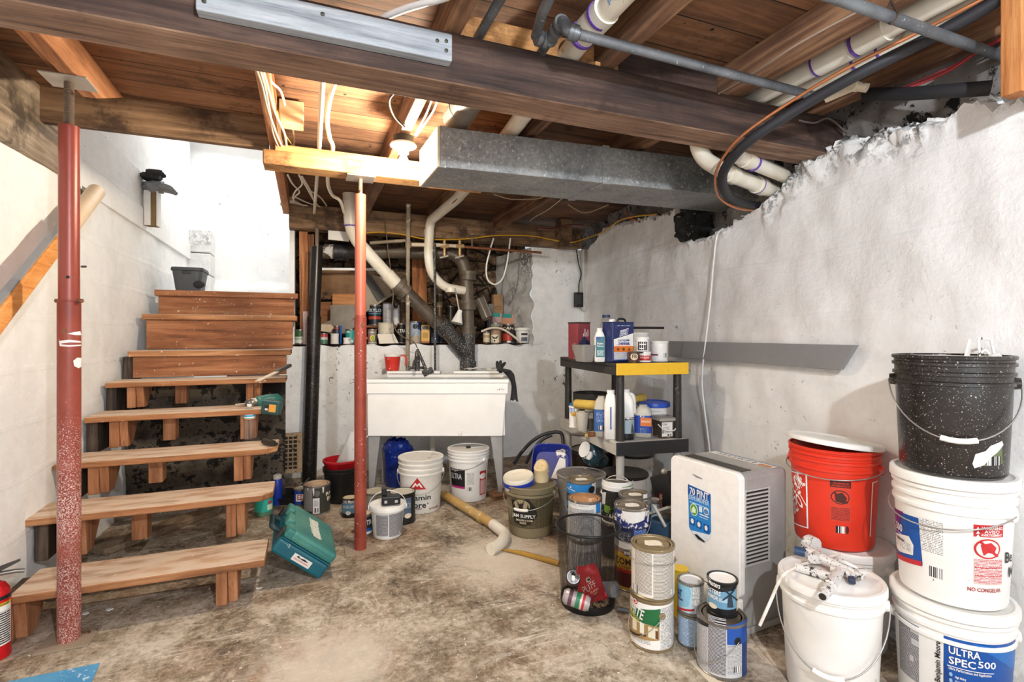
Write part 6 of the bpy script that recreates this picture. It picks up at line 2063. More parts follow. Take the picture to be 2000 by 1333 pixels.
# ------------------------------------------------------------------ tan bucket group
p = base_at(1036, 1053, .245)
TAN = dirty('tan_bucket_plastic', '#8f8468', '#cfc6ae', 0.2, 8, .5, base2='#7d7359')
k = NT('dotted_black_print')
vo = k.n('ShaderNodeTexVoronoi')
vo.inputs['Scale'].default_value = 190
vo.inputs['Randomness'].default_value = 0.0
k.l(k.tc.outputs['UV'], vo.inputs['Vector'])
sp = k.n('ShaderNodeSeparateXYZ')
k.l(k.tc.outputs['UV'], sp.inputs[0])
DOT = k.out(k.mix(k.math('LESS_THAN', vo.outputs[0], .27), lin('#1b1813'), lin('#a8996f')), .5)
DK = C('#181612', .5)
TN = C('#a8997a', .5)
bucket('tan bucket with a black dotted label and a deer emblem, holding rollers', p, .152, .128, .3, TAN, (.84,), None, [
    ('r', 992, 1083, 968, 1035, DOT, .5), ('p', [(1000, 975), (1032, 975), (1045, 990), (1050, 1008), (1036, 1026), (1022, 1030), (1004, 1020)], DK, 1), ('d', 1018, 988, 17, 12, TN, 2),
    ('p', [(1014, 998), (1013, 988), (1010, 984), (1014, 985), (1017, 983), (1021, 985), (1024, 983), (1022, 988), (1021, 998)], DK, 3), ('p', [(1013, 985), (1010, 981), (1010, 977), (1012, 981), (1015, 984)], DK, 3), ('p', [(1021, 985), (1024, 981), (1024, 977), (1022, 981), (1019, 984)], DK, 3),
    ('p', [(1002, 996), (1005, 982), (1009, 996)], DK, 3), ('p', [(1028, 998), (1031, 984), (1034, 998)], DK, 3), ('t', 'J&M SUPPLY', 1002, 1046, 1006, 1015, W_), ('t', 'JMSUPPLY.COM', 1008, 1040, 1016, 1021, CREAM), ('r', 1015, 1028, 1021, 1025, TN, 3)],
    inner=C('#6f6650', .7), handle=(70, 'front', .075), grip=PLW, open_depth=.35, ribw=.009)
q = p + XY(-.06, .0) + Vector((0, 0, .2))
t = thing('paint_cup', 'white tub with a blue band and dried yellow paint, sitting in the tan bucket', 'tub', q, face_cam(p))
MB(dirty('yellowed_white_tub', '#e9e2d0', '#d8b860', 0.35, 7, .5)).lathe([(.075, 0), (.09, .1), (.094, .14), (.09, .15), (.082, .147), (.07, .14), (.0001, .143)], 36, (0, 0, 0), rotm('Y', -6) @ rotm('X', 8)).build('body', t, smooth=45)
MB(C('#1f3aa6', .4)).lathe([(.0905, .095), (.0945, .098), (.0955, .122), (.0925, .124)], 36, (0, 0, 0), rotm('Y', -6) @ rotm('X', 8)).build('blue_band', t, smooth=45)
q = p + XY(.06, .04) + Vector((0, 0, .2))
FLUFF = dirty('cream_roller_nap', '#e0cfa8', '#b99b63', 0.4, 50, .95, base2='#d3bc8c', bump=.8)
single(MB(FLUFF).tube(spline([q + Vector((0, 0, 0)), q + Vector((.01, 0, .1)), q + Vector((.005, -.01, .18)), q + Vector((-.01, -.02, .2))], 5), [.045, .046, .044, .047, .045, .046, .047, .044, .046, .045, .047, .046, .044, .04, .03, .012], 18), 'paint_roller', 'fluffy cream paint roller cover standing in the tan bucket', 'paint roller', smooth=70)
p = XY(.432, 3.2)
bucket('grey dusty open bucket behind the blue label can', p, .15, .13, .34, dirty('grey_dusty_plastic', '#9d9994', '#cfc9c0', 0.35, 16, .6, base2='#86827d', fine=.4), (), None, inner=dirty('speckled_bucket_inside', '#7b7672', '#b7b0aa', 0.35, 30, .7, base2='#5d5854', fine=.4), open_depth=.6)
TRB = dirty('blue_white_tray', '#20308f', '#e6e4de', 0.3, 8, .45, base2='#1a2878')
t = thing('roller_tray', 'blue paint tray with white crusts behind the tan and grey buckets', 'paint tray', XY(.08 * 3.5, 3.5))
b = MB(TRB)
R = frame(XY(-.15, -.8, .6))
q = W(1078, 905, 3.5)
loft(b, [(.12, .12, .0), (.135, .15, .06), (.13, .144, .06), (.112, .11, .006), (.01, .01, .004)], 32, 5, q + Vector((0, 0, -.03)), R)
b.build('pan', t, world=True, smooth=40)
mp = lambda x, z, l: q + Vector((0, 0, -.03)) + R @ Vector((x, z, .01 + .001 * l))
MB().items(mp, [('P', [(.0, -.08), (.1, -.09), (.09, .06), (.05, .07)], C('#e9e7e2', .5), 1)]).build('paint_skin', t, world=True)

# two-high cans in the middle
def duo(u, y, lab_top, lab_bot, wrap_t, items_t, wrap_b, items_b, lid, z1=GH + .001, sticker=None, metal=TIN, bail=None, ear=None):
    p = XY((u - 1000) / 1000 * y, y)
    can(lab_bot, p, GD, GH, wrap_b, items_b, lid=TIND, metal=metal)
    can(lab_top, p + Vector((0, 0, z1)), GD, GH, wrap_t, items_t, lid=lid, metal=metal, sticker=sticker, bail=bail, ear=ear)


PRT = fineprint('fine_print_soft', '', '')
SB = C('#2584cc', .4)
duo(1135, 2.9, 'gallon can with a bright blue label and a round sticker on its lid', 'gallon can hidden under the bright blue label can', SB, [('t', 'Benjamin Moore', 1109, 1124, 955, 959, W_, -8), ('p', [(1113, 953), (1115, 949), (1117, 953)], W_, 3), ('r', 1156, 1166, 940, 975, W_, 1), ('d', 1156, 957, 5, 7, K_, 3), ('r', 1106, 1160, 968, 985, C('#3a3a3c', .4), 1)],
    C('#c9c6c0', .5), [], GOLD, sticker=C('#ece8e0', .6))
duo(1142, 2.565, 'white gallon can with a rusty lid and a blue edge, behind the mesh bin', 'white printed gallon can seen through the mesh bin', C('#e6e4df', .45), [('r', 1112, 1160, 996, 1060, PRT), ('r', 1164, 1172, 984, 1002, SB, 1), ('r', 1111, 1150, 985, 990, FPL, 2)],
    C('#c9c8c4', .5), [('r', 1112, 1166, 1080, 1140, PRT)], RUSTL, bail='side', ear=85)
SPL = dirty('navy_white_splashed', '#25357f', '#eceae6', 0.75, 9, .45, base2='#1d2a66', fine=.4)
duo(1234, 2.46, 'gallon can with thick white paint splashed over its navy label', 'gallon can with a yellow and maroon stain label, behind the print-covered can', SPL,
    [('p', [(1214, 998), (1262, 992), (1258, 1016), (1236, 1024), (1222, 1020)], C('#eceae6', .5), 1), ('r', 1200, 1270, 1034, 1062, C('#1a2240', .4), 1), ('r', 1210, 1232, 1040, 1056, FPK, 2), ('r', 1238, 1262, 1036, 1058, FPB, 2)], C('#c39a33', .45),
    [('r', 1196, 1270, 1060, 1076, C('#bdb6ac', .4), 1), ('r', 1196, 1270, 1076, 1084, RED_, 1), ('d', 1226, 1081, 10, 6, C('#1f2a52', .4), 3), ('t', 'MINWAX', 1219, 1234, 1078, 1085, W_), ('t', 'COM', 1204, 1232, 1090, 1104, C('#3a1414', .4)), ('t', '1-STEP', 1210, 1232, 1106, 1113, C('#5b1d18', .4)),
     ('r', 1196, 1270, 1116, 1122, C('#9c1f22', .4), 1), ('r', 1196, 1270, 1122, 1150, C('#4a1512', .4), 1)], TIND, sticker=C('#f0ece4', .6), bail='down', ear=85)
duo(1240, 2.625, 'gallon can with a round white sticker on its tin lid, behind the white-splashed can', 'gallon can hidden below the stickered tin lid', C('#3b3a3a', .4), [('r', 1256, 1264, 966, 980, W_, 1), ('r', 1264, 1276, 960, 985, C('#8f8f90', .4), 1)], C('#8d8a84', .5), [], TIND, sticker=C('#e9e4d8', .6))
p = XY(.206 * 2.785, 2.785)
can('gallon can hidden under the black-handled can', p, GD, GH, C('#2e2e30', .5), lid=TIND)
can('white-splashed dark can with green leaves and an upright black handle', p + Vector((0, 0, GH + .001)), GD + .002, .2, dirty('dark_white_streaked', '#232220', '#eceae6', 0.5, 12, .45, fine=.3), [
    ('r', 1176, 1240, 944, 962, C('#eceae6', .5), 1), ('p', [(1215, 952), (1236, 946), (1236, 960), (1216, 962)], C('#5b8a2c', .5), 2), ('p', [(1180, 985), (1192, 990), (1190, 1004), (1181, 1000)], C('#6c9a34', .5), 2), ('p', [(1196, 992), (1204, 990), (1202, 1004)], C('#4f7d2c', .5), 2), ('p', [(1176, 962), (1184, 962), (1182, 985), (1178, 985)], C('#e6e4e0', .5), 2)],
    lid=dirty('mottled_grey_paint', '#6d665f', '#b7aca0', 0.5, 10, .6, base2='#4b4540'), metal=PLW, bail='up', ear=85)
p = XY(.736, 3.36)
bucket('wide black-rimmed bucket with a white body under the front edge of the shelf', p, .15, .13, .3, PLWD, (), None, inner=dirty('black_white_paint_mess', '#2a2826', '#d9d4cc', 0.5, 8, .5, fine=.3), rim=dirty('black_spattered_plastic', '', ''), open_depth=.12)
p2 = XY(.87, 3.66)
bucket('white bucket with a black crusted rim behind the wide black-rimmed bucket', p2, .135, .118, .36, PLWD, (.8, .7), None, inner=dirty('black_white_paint_mess', '', ''), rim=dirty('black_spattered_plastic', '', ''), open_depth=.1)
p3 = XY(.6, 3.8)
bucket('large black bucket full of brown paint under the rear of the shelf', p3, .16, .14, .36, dirty('black_spattered_plastic', '', ''), (.93,), None, inner=dirty('brown_paint_skin', '#7a5a3a', '#c9a173', 0.3, 6, .4), open_depth=.1)

p = XY(.14 * 3.3, 3.3, .36)
t = thing('spray_tank', 'dark teal paint-spattered sprayer tank with a clear funnel, under the shelf', 'sprayer', Vector((p.x, p.y, .2)))
MB(dirty('teal_black_glossy', '#2f4d58', '#c3ccd0', 0.12, 12, .25, base2='#1b2c35', fine=.3)).ball(W(1158, 886, 3.3), .085, 24, (.9, .9, 1.0)).tube([W(1158, 886, 3.3), W(1180, 905, 3.32)], [.06, .04], 20).build('tank', t, world=True, smooth=70)
MB(glassy('clear_cup', '', .15, .8)).tube([W(1141, 878, 3.26), W(1146, 880, 3.27)], [.052, .03], 24).build('funnel', t, world=True, smooth=60)
MB(C('#d6d8da', .3)).tube([W(1150, 890, 3.21), W(1153, 891, 3.215)], [.03, .026], 6).build('hex_cap', t, world=True)
single(MB(C('#1b1b1d', .5)).tube(spline([AZ(1005, 905, .3), W(1018, 885, 3.75), W(1040, 862, 3.75), W(1066, 848, 3.75), W(1095, 846, 3.75), W(1100, 870, 3.7)], 6), .013, 12), 'rubber_hose', 'black hose arching from the sink corner to the foot of the shelf', 'hose', smooth=60)
single(MB(C('#1d1d20', .5)).tube(spline([W(1028, 905, 3.6), W(1038, 885, 3.68), W(1056, 862, 3.72), W(1078, 850, 3.72)], 6), .011, 12), 'rubber_hose', 'second black hose in front of the first, by the blue paint tray', 'hose', smooth=60)

# dark tools wedged between the cans and the dehumidifier
t = thing('tool_tray', 'black tool tray with a knobbed lid standing left of the dehumidifier', 'tool tray', XY(.297 * 2.7, 2.7))
q = W(1300, 945, 2.68)
MB(C('#232224', .45)).box(W(1306, 955, 2.68), (.09, .16, .16), rotm('X', -25)).build('body', t, world=True, bevel=.008)
MB(C('#b9b4aa', .35, .5)).ball(W(1297, 922, 2.6), .016, 14).build('knob', t, world=True, smooth=60)
can('small pale blue can with a red band, left of the black tool tray', XY(.279 * 2.62, 2.62), .075, .36, C('#a9c2d6', .4), [('r', 1287, 1298, 963, 992, RED_, 1), ('t', 'BL', 1288, 1294, 966, 976, W_)], lid=C('#b9b8b2', .5), name='paint_can')
t = thing('metal_stand', 'blue and silver metal tool lying between the white-splashed can and the dehumidifier', 'tool', XY(.284 * 2.45, 2.45))
SL = dirty('scratched_silver', '#a9a6a0', '#4a4744', 0.4, 18, .35, .6)
MB(SL).box(W(1283, 1000, 2.42), (.05, .16, .012), rotm('X', -30) @ rotm('Z', 20)).tube([W(1276, 985, 2.4), W(1300, 1030, 2.36)], .008, 10).build('bracket', t, world=True, bevel=.002)
MB(C('#24405a', .4)).box(W(1292, 1040, 2.42), (.07, .1, .12), rotm('Z', 25)).build('blue_housing', t, world=True, bevel=.008)
t = thing('yellow_tub', 'yellow tub partly hidden behind the print-covered front can', 'tub', XY(.328 * 2.2, 2.2))
MB(C('#d9b62c', .4)).lathe([(.03, .0), (.033, .19), (.036, .2), (.0001, .201)], 24).build('body', t, smooth=40)
# ------------------------------------------------------------------ plastic shelf unit
C0 = XY(.59, 2.88)
sx = XY(.96, .25).normalized()
ROT = math.atan2(sx.y, sx.x)
t = thing('shelf_unit', 'plastic shelf unit with a black and yellow top deck and a grey lower deck', 'shelf', C0, ROT)
BKS = dirty('dusty_black_resin', '#1f1d1b', '#6a6158', 0.25, 30, .5, base2='#2a2725', fine=.35)
GYS = dirty('dusty_grey_resin', '#c2bfb9', '#8f887e', 0.25, 12, .5, base2='#b3b0aa')
YEL = C('#f2c02c', .4)
SWD, SLN = .46, .93
ZT, ZM = 1.04, .592


def deck(name, z, th, body, front, fname):
    b = MB(body)
    b.span((0, .012, z - .02), (SWD, SLN, z))
    for x0, x1, y0, y1 in ((0, .015, .012, SLN), (SWD - .015, SWD, .012, SLN), (.016, SWD - .016, SLN - .015, SLN)):
        b.span((x0, y0, z - th), (x1, y1, z - .0205))
    o = b.build(name, t, bevel=.003)
    MB(front).span((0, 0, z - th), (SWD, .0115, z)).build(fname, o, bevel=.003)
    return o


deck('top_deck', ZT, .068, BKS, YEL, 'yellow_front')
deck('lower_deck', ZM, .075, GYS, C('#2a2a2c', .45), 'black_front')
for x in (.045, SWD - .045):
    for y in (.05, SLN - .05):
        MB(BKS).lathe([(.026, ZM + .001), (.023, ZT - .07)], 20, (x, y, 0)).build('upper_post', t, smooth=40)
        MB(GYS).lathe([(.024, 0), (.021, .02), (.024, ZM - .076)], 20, (x, y, 0)).build('lower_post', t, smooth=40)

sh = lambda u, y, z: XY((u - 1000) / 1000 * (y + .08), y + .08, z)
Zt, Zm = ZT + .001, ZM + .001


def jug(label, p, w, d, h, mat, items=(), cap=None, neck=.02, handle=None, cat='jug', name='plastic_jug', turn=0.0, sq=4, lab=None, shoulder=.72):
    t = thing(name, label, cat, p, face_cam(p) + math.radians(turn))
    b = MB(mat)
    loft(b, [(w / 2 - .006, d / 2 - .006, 0), (w / 2, d / 2, .006), (w / 2, d / 2, h * shoulder), (w / 2 * .82, d / 2 * .82, h * (shoulder + .1)), (neck * 1.3, neck * 1.3, h * .9), (neck, neck, h * .92), (neck, neck, h * .96)], 32, sq)
    b.build('body', t, smooth=50)
    if cap:
        MB(cap).lathe([(neck + .003, h * .94), (neck + .003, h), (.0001, h + .001)], 20).build('cap', t, smooth=40)
    if handle:
        MB(mat).tube(spline([(handle * w * .1, 0, h * .9), (handle * w * .42, 0, h * .86), (handle * w * .48, 0, h * .62), (handle * w * .46, 0, h * .5)], 5), .012, 12).build('handle', t, smooth=50)
    if lab or items:
        b = MB()
        mp0 = flat_map((0, -d / 2 - .0008, 0), (1, 0, 0), (0, 0, 1))
        if lab:
            b.m(lab)
            loft(b, [(w / 2 + .0006, d / 2 + .0006, h * .14), (w / 2 + .0006, d / 2 + .0006, h * .66)], 32, sq)
        b.items(mp0, items)
        b.build('paper_label', t, smooth=40)
    return t


# --- top deck
p = sh(1131, 3.32, Zt)
t = thing('cardboard_box', 'faded maroon box with a navy diamond at the rear left of the top deck', 'box', p, ROT + .25)
MB(dirty('worn_maroon_card', '#7d2f38', '#b98b8a', 0.2, 12, .7, base2='#8d3d44')).box((0, 0, .118), (.1, .11, .236)).build('carton', t, bevel=.004)
MB(C('#3a3330', .8)).box((0, 0, .24), (.104, .114, .01)).build('torn_flap', t, bevel=.003)
mp = flat_map((0, -.0558, 0), (1, 0, 0), (0, 0, 1))
MB().items(mp, [('R', -.049, .049, .01, .21, dirty('worn_maroon_card', '', ''), .5), ('P', [(-.05, .1), (0, .155), (.05, .1), (.05, .06), (-.05, .06)], C('#2b2f58', .6), 1)] + [('R', -.01 + i * .012, -.003 + i * .012, .15, .15 + (.02, .05, .03, .045)[i], C('#e3d3d3', .6), 2) for i in range(4)]).build('printed_face', t)
p = sh(1141, 3.0, Zt)
t = thing('mud_pan', 'crumpled silver metal mud pan at the left edge of the top deck', 'pan', p, ROT)
b = MB(dirty('dull_crumpled_tin', '#a9a7a3', '#dcdad6', 0.4, 10, .4, .5, base2='#8b8986', bump=.3))
loft(b, [(.035, .06, 0), (.055, .085, .1), (.053, .083, .1), (.033, .058, .004)], 24, 6)
b.build('pan', t, bevel=.001)
jug('white bottle with a teal label, left of the lacquer can on the top deck', sh(1171, 2.95, Zt), .062, .05, .2, PLW, [('R', -.026, .026, .03, .15, C('#1f6a72', .4), 1), ('R', -.026, .0, .13, .15, NAVY, 2), ('T', 'Paint', 0, .11, .036, .012, W_, 2), ('T', 'Thinner', 0, .095, .04, .01, W_, 2), ('R', -.02, .02, .04, .07, fineprint('fine_print_on_teal', '#d5e5e6', '#1f6a72'), 2)], cap=W_, neck=.014, turn=10)
jug('clear bottle with a navy cap behind the lacquer can', sh(1184, 3.25, Zt), .085, .08, .29, glassy('clear_cup', '', .15, .8), cap=C('#22305f', .4), neck=.022, sq=2.4, name='plastic_bottle', cat='bottle')
p = sh(1207, 2.96, Zt)
t = thing('solvent_can', 'square navy and white lacquer thinner can in front on the top deck', 'can', p, face_cam(p) + math.radians(38))
NVT = dirty('navy_tin', '#232f63', '#d9dbe2', 0.12, 14, .35, .1, fine=.12)
w, d, h = .158, .1, .232
MB(NVT).box((0, 0, h / 2 + .002), (w, d, h)).build('body', t, bevel=.006)
MB(NVT).box((0, 0, h + .003), (w + .002, d + .002, .004)).build('top_seam', t, bevel=.002)
mp = flat_map((0, -d / 2 - .0006, 0), (1, 0, 0), (0, 0, 1))
OR = C('#e07b2c', .4)
MB().items(mp, [('P', [(-.07, .016), (.072, .016), (.072, .17), (-.07, .135)], W_, 1), ('R', -.07, .072, .06, .095, OR, 2), ('R', -.07, .072, .016, .058, C('#b9bde0', .4), 2), ('R', -.06, .0, .022, .052, FPL, 3), ('R', .01, .065, .022, .052, FPL, 3),
                ('P', [(-.03, .15), (.03, .165), (.036, .2), (-.024, .185)], W_, 3), ('P', [(-.026, .154), (.027, .167), (.032, .196), (-.021, .182)], NAVY, 4), ('T', 'KLEAN', .001, .182, .042, .011, W_, 5, 12, .04), ('T', 'STRIP', .001, .168, .042, .011, W_, 5, 12, .04),
                ('T', 'LACQUER', .003, .127, .085, .014, NAVY, 3, 0, .04), ('T', 'THINNER', .003, .11, .085, .014, NAVY, 3, 0, .04), ('R', -.05, .05, .1, .103, RED_, 3), ('D', -.04, .077, .009, C('#7d3a12', .4), 3), ('D', .0, .077, .009, C('#7d3a12', .4), 3), ('P', [(.03, .068), (.052, .068), (.041, .088)], C('#7d3a12', .4), 3),
                ('R', -.045, .05, .211, .218, fineprint('fine_print_on_navy', '#e3e6ee', '#232f63'), 2)]).build('printed_face', t)
MB(W_).lathe([(.018, h + .005), (.018, h + .02), (.0001, h + .021)], 18, (-.045, .0, 0)).build('cap', t, smooth=40)
MB(K_).tube(spline([(-.005, 0, h + .004), (.005, 0, h + .022), (.045, 0, h + .022), (.055, 0, h + .004)], 5), .006, 8).build('carry_handle', t, smooth=50)
can('white jar with a black label and black lid, on the small red can', sh(1255, 2.93, Zt + .063), .073, .085, W_, [('r', 1246, 1264, 668, 690, K_, 1), ('r', 1249, 1262, 672, 674, W_, 2), ('r', 1249, 1258, 680, 682, W_, 2)], lid=K_, metal=PLW, name='paint_jar', cat='jar')
can('small red and white can under the black-labelled jar', sh(1259, 2.93, Zt), .073, .062, RED_, [('r', 1246, 1274, 690, 695, W_, 1), ('r', 1250, 1268, 697, 701, C('#e8b0a8', .4), 1)], lid=TIND, metal=PLW)
can('small brown wood stain can at the front of the top deck', sh(1238, 2.88, Zt), .066, .064, C('#4a3226', .4), [('d', 1239, 697, 7, 7, C('#d9c8ab', .5), 1), ('t', 'FB', 1235, 1243, 693, 700, C('#3a2418', .4))], lid=C('#5b4030', .5), metal=C('#4a3226', .4))
can('white quart can with a barcode, at the right end of the top deck', sh(1287, 3.02, Zt), .106, .122, W_, [('r', 1295, 1302, 690, 699, BAR, 1), ('r', 1272, 1285, 692, 695, C('#7d2f4a', .4), 1)], lid=CRW, metal=PLW)
p = sh(1248, 3.25, Zt)
t = thing('putty_tub', 'white tub with a round black gauge mark behind the jars on the top deck', 'tub', p, face_cam(p))
MB(PLW).lathe([(.05, 0), (.06, .16), (.064, .165), (.064, .175), (.0001, .176)], 30).build('body', t, smooth=40)
MB().items(cyl_map(lambda z: .056), [('D', -.02, .13, .02, K_, 1), ('D', -.02, .13, .012, C('#77777a', .4), 2)]).build('mark', t)
single(MB(K_).tube([sh(1236, 3.2, 1.247), sh(1296, 3.25, 1.247)], .008, 10), 'black_rod', 'thin black rod lying across the tub at the back of the top deck', 'rod', smooth=60)

# --- lower deck
can('small white tub with a blue band at the far left of the lower deck', sh(1122, 3.3, Zm), .075, .14, W_, [('r', 1113, 1130, 788, 793, BLUE, 1), ('r', 1113, 1122, 795, 808, BLUE, 1), ('p', [(1114, 808), (1130, 800), (1130, 808), (1118, 814)], C('#d8a53a', .4), 2)], lid=W_, metal=PLW, name='putty_tub', cat='tub')
p = sh(1137, 3.17, Zm)
t = thing('plastic_cup', 'cloudy plastic cup with yellow residue, left of the white-label jar', 'cup', p)
MB(glassy('cloudy_plastic', '#e6dfd0', .4, .35)).lathe([(.028, 0), (.03, .004), (.042, .12), (.04, .12), (.03, .008), (.0001, .006)], 26).build('body', t, smooth=40)
MB(C('#b98f4a', .6)).lathe([(.0285, .007), (.0325, .04), (.0001, .041)], 26).build('residue', t, smooth=40)
can('metal jar with a white paper label on the lower deck', sh(1153, 3.22, Zm), .085, .122, C('#6b6862', .4, .3), [('r', 1143, 1158, 790, 818, W_, 1), ('t', 'Black', 1145, 1156, 789, 793, K_), ('r', 1145, 1156, 796, 812, FPL, 2)], lid=K_, metal=TIN, name='paint_jar', cat='jar')
NAP = dirty('yellow_roller_nap', '#d8b95a', '#a98a35', 0.4, 60, .95, base2='#c7a648', bump=.8)


def roller(label, a, b_):
    t = thing('paint_roller', label, 'paint roller', a)
    MB(NAP).tube([a, a.lerp(b_, .03), a.lerp(b_, .97), b_], [.024, .03, .03, .024], 18).build('nap', t, world=True, smooth=60)
    d_ = (b_ - a).normalized()
    MB(C('#2e2a26', .6)).tube([a - d_ * .006, b_ + d_ * .006], .018, 14).build('core', t, world=True, smooth=60)


roller('yellow paint roller cover lying across the jars at the left of the lower deck', sh(1124, 3.26, .752), sh(1172, 3.1, .761))
roller('yellow paint roller cover poking out behind the white jugs', sh(1222, 3.18, .78), sh(1257, 3.3, .785))
t = thing('black_lid_pan', 'black pan on edge behind the rollers on the lower deck', 'pan', sh(1155, 3.55, Zm))
MB(C('#2a2724', .5)).lathe([(.0001, 0), (.12, 0), (.13, .2), (.126, .2), (.115, .01), (.0001, .008)], 36).build('pan', t, smooth=40)
p = sh(1163, 3.0, Zm)
t = thing('paint_brush', 'paint brush with a dark handle hanging over the edge of the lower deck', 'paint brush', sh(1150, 2.97, Zm))
a_, b_, c_ = sh(1115, 2.98, .607), sh(1142, 2.95, .61), sh(1163, 2.94, .614)
MB(C('#3a3532', .5)).tube([a_, a_.lerp(b_, .5), b_], [.007, .011, .012], 12).build('handle', t, world=True, smooth=50)
MB(C('#b59a5a', .4, .5)).bar(b_, b_.lerp(c_, .3), .05, .018).build('ferrule', t, world=True, bevel=.002)
MB(dirty('brown_bristle', '#6a3f1f', '#b5854a', .4, 40, .9)).bar(b_.lerp(c_, .3), c_, .052, .02).build('bristles', t, world=True, bevel=.003)
CLP = dirty('cloudy_jug_plastic', '#c9c4b8', '#8f8a7f', .2, 6, .4, base2='#b5b0a4')
jug('cloudy jug with a blue label at the left of the two white jugs', sh(1174, 3.0, Zm), .085, .085, .25, CLP, [('R', -.014, .014, .045, .07, BAR, 2), ('R', -.03, .03, .09, .15, FPB, 2)], neck=.02, handle=1, lab=C('#2f5a96', .4), sq=5)
jug('tall white jug in the middle of the lower deck', sh(1193, 2.92, Zm), .075, .075, .285, PLW, [('R', -.004, .004, .06, .19, C('#3a5aa0', .4), 1)], cap=W_, neck=.02, sq=5)
jug('white jug with a loop handle right behind the shelf front post', sh(1222, 2.98, Zm), .1, .085, .285, PLW, [('R', -.02, .04, .06, .12, BLUE, 1)], cap=W_, neck=.02, handle=1, sq=4)
q = sh(1222, 2.845, Zm)
q = C0 + sx * .105 + XY(-.25, .96).normalized() * .1
q.z = Zm
can('quart can with a pale blue label behind the front post of the lower deck', q, .1, .124, K_, [('r', 1206, 1240, 822, 848, C('#9fb4bd', .4), 1), ('t', 'Old Masters', 1212, 1238, 816, 822, W_), ('p', [(1232, 846), (1234, 826), (1238, 846)], C('#3b4a52', .4), 2)], lid=TIND, metal=BLACKTIN)
jug('blue-label solvent jug with an orange panel on the lower deck', sh(1256, 2.98, Zm), .1, .085, .2, CLP, [('R', -.015, .048, .07, .12, OR, 2), ('T', 'KS', -.005, .128, .025, .012, W_, 3), ('R', -.01, .042, .092, .104, fineprint('fine_print_on_orange', '#f4e6d6', '#e07b2c'), 3), ('R', -.02, .02, .03, .06, FPB, 2)], neck=.024, lab=C('#2446a6', .4), sq=4, shoulder=.74)
p = sh(1277, 3.2, Zm)
bucket('white pail with a bright blue lid at the back of the lower deck', p, .092, .084, .175, PLW, (.8, .66), C('#1f4fc0', .4), [('r', 1262, 1290, 800, 804, BLUE, 1)], ribw=.004)
p = sh(1297, 2.985, Zm)
t = thing('screw_tub', 'square clear tub full of brown screws with a white label', 'tub', p, ROT + .02)
b = MB(dirty('brown_screws', '#6a5a48', '#a8977f', .5, 60, .6, .2, base2='#3f352a', bump=.8))
loft(b, [(.05, .05, .001), (.056, .056, .098)], 32, 8)
b.build('screws', t, smooth=50)
b = MB(glassy('tub_lid_plastic', '#d3cdc2', .25, .5))
loft(b, [(.06, .06, .1), (.064, .064, .104), (.064, .064, .118), (.058, .058, .122)], 32, 8)
b.build('lid', t, smooth=40)
mp = flat_map((0, -.0565, 0), (1, 0, 0), (0, 0, 1))
MB().items(mp, [('R', -.05, .02, .012, .095, W_, 1), ('T', 'GRX', -.03, .083, .03, .012, K_, 2), ('R', -.045, .0, .03, .07, FPL, 2), ('R', -.02, .012, .014, .026, BAR, 2), ('R', -.048, -.04, .03, .05, K_, 2)]).build('front_label', t)
MB(C('#d9d6d0', .4)).tube(spline([(-.06, -.03, .08), (-.03, -.066, .05), (.03, -.067, .05), (.066, -.02, .1)], 5), .004, 8).build('carry_handle', t, smooth=50)

# grey board on the right wall
q = [RW(1306, 667, .045), RW(1306, 697, .045), RW(1640, 726, .045), RW(1671, 674, .045)]
q[1].z = q[2].z = q[1].z
q[0].z = q[3].z = (q[0].z + q[3].z) / 2
b = MB(C('#8d8e90', .45)).prism(q, (XY(-1, -.226).normalized()) * -.02)
single(b, 'wall_board', 'grey painted board fixed to the right wall above the dehumidifier', 'board', bevel=.002, fix=True)
# white outlet strip in the corner and black outlet box
q = HY(1138, 605, 4.6)
t = thing('outlet_box', 'black electrical outlet box in the rear right corner', 'outlet', HY(1131, 600, 4.6))
q = HY(1130, 586, 4.6)
MB(K_).box(q, (.085, .05, .15)).build('box', t, world=True, bevel=.004)
MB(C('#3b3a3a', .5)).box(q + Vector((-.01, -.028, 0)), (.05, .006, .1)).build('face_plate', t, world=True, bevel=.002)
z0, z1 = HY(1138, 607, 4.62).z, HY(1138, 488, 4.62).z
q = HY(1141, 550, 4.63)
single(MB(wood('whitewashed_strip', '#7d756c', '#cfcac3', '#e6e3de', 'z', 1.0)).span((q.x - .035, 4.6, z0), (q.x + .035, 4.635, z1)), 'backing_strip', 'whitewashed wooden strip behind the outlet box in the corner', 'board', bevel=.002)
# ------------------------------------------------------------------ things in the rear recess
RB = wood('recess_board', '#4a2c1a', '#8f5c3a', '#b07a52', 'x', .9)
RBZ = wood('recess_stud_wood', '#5e3519', '#a5683c', '#c58a5c', 'z', .9)
GB_ = dirty('grey_weathered_board', '#9a9186', '#5f564b', .3, 6, .8, base2='#857b70', bump=.3)
LZP = LZ + .012


def slab(name, label, cat, px, hy, th, mat):
    P = [HY(u, v, hy) for u, v in px]
    if sum((P[i - 1].x * P[i].z - P[i].x * P[i - 1].z) for i in range(len(P))) > 0:
        P = P[::-1]
    for q in P:
        q.z = max(q.z, LZP)
    return single(MB(mat).prism(P, (0, th, 0)), name, label, cat, bevel=.002, fix=True)


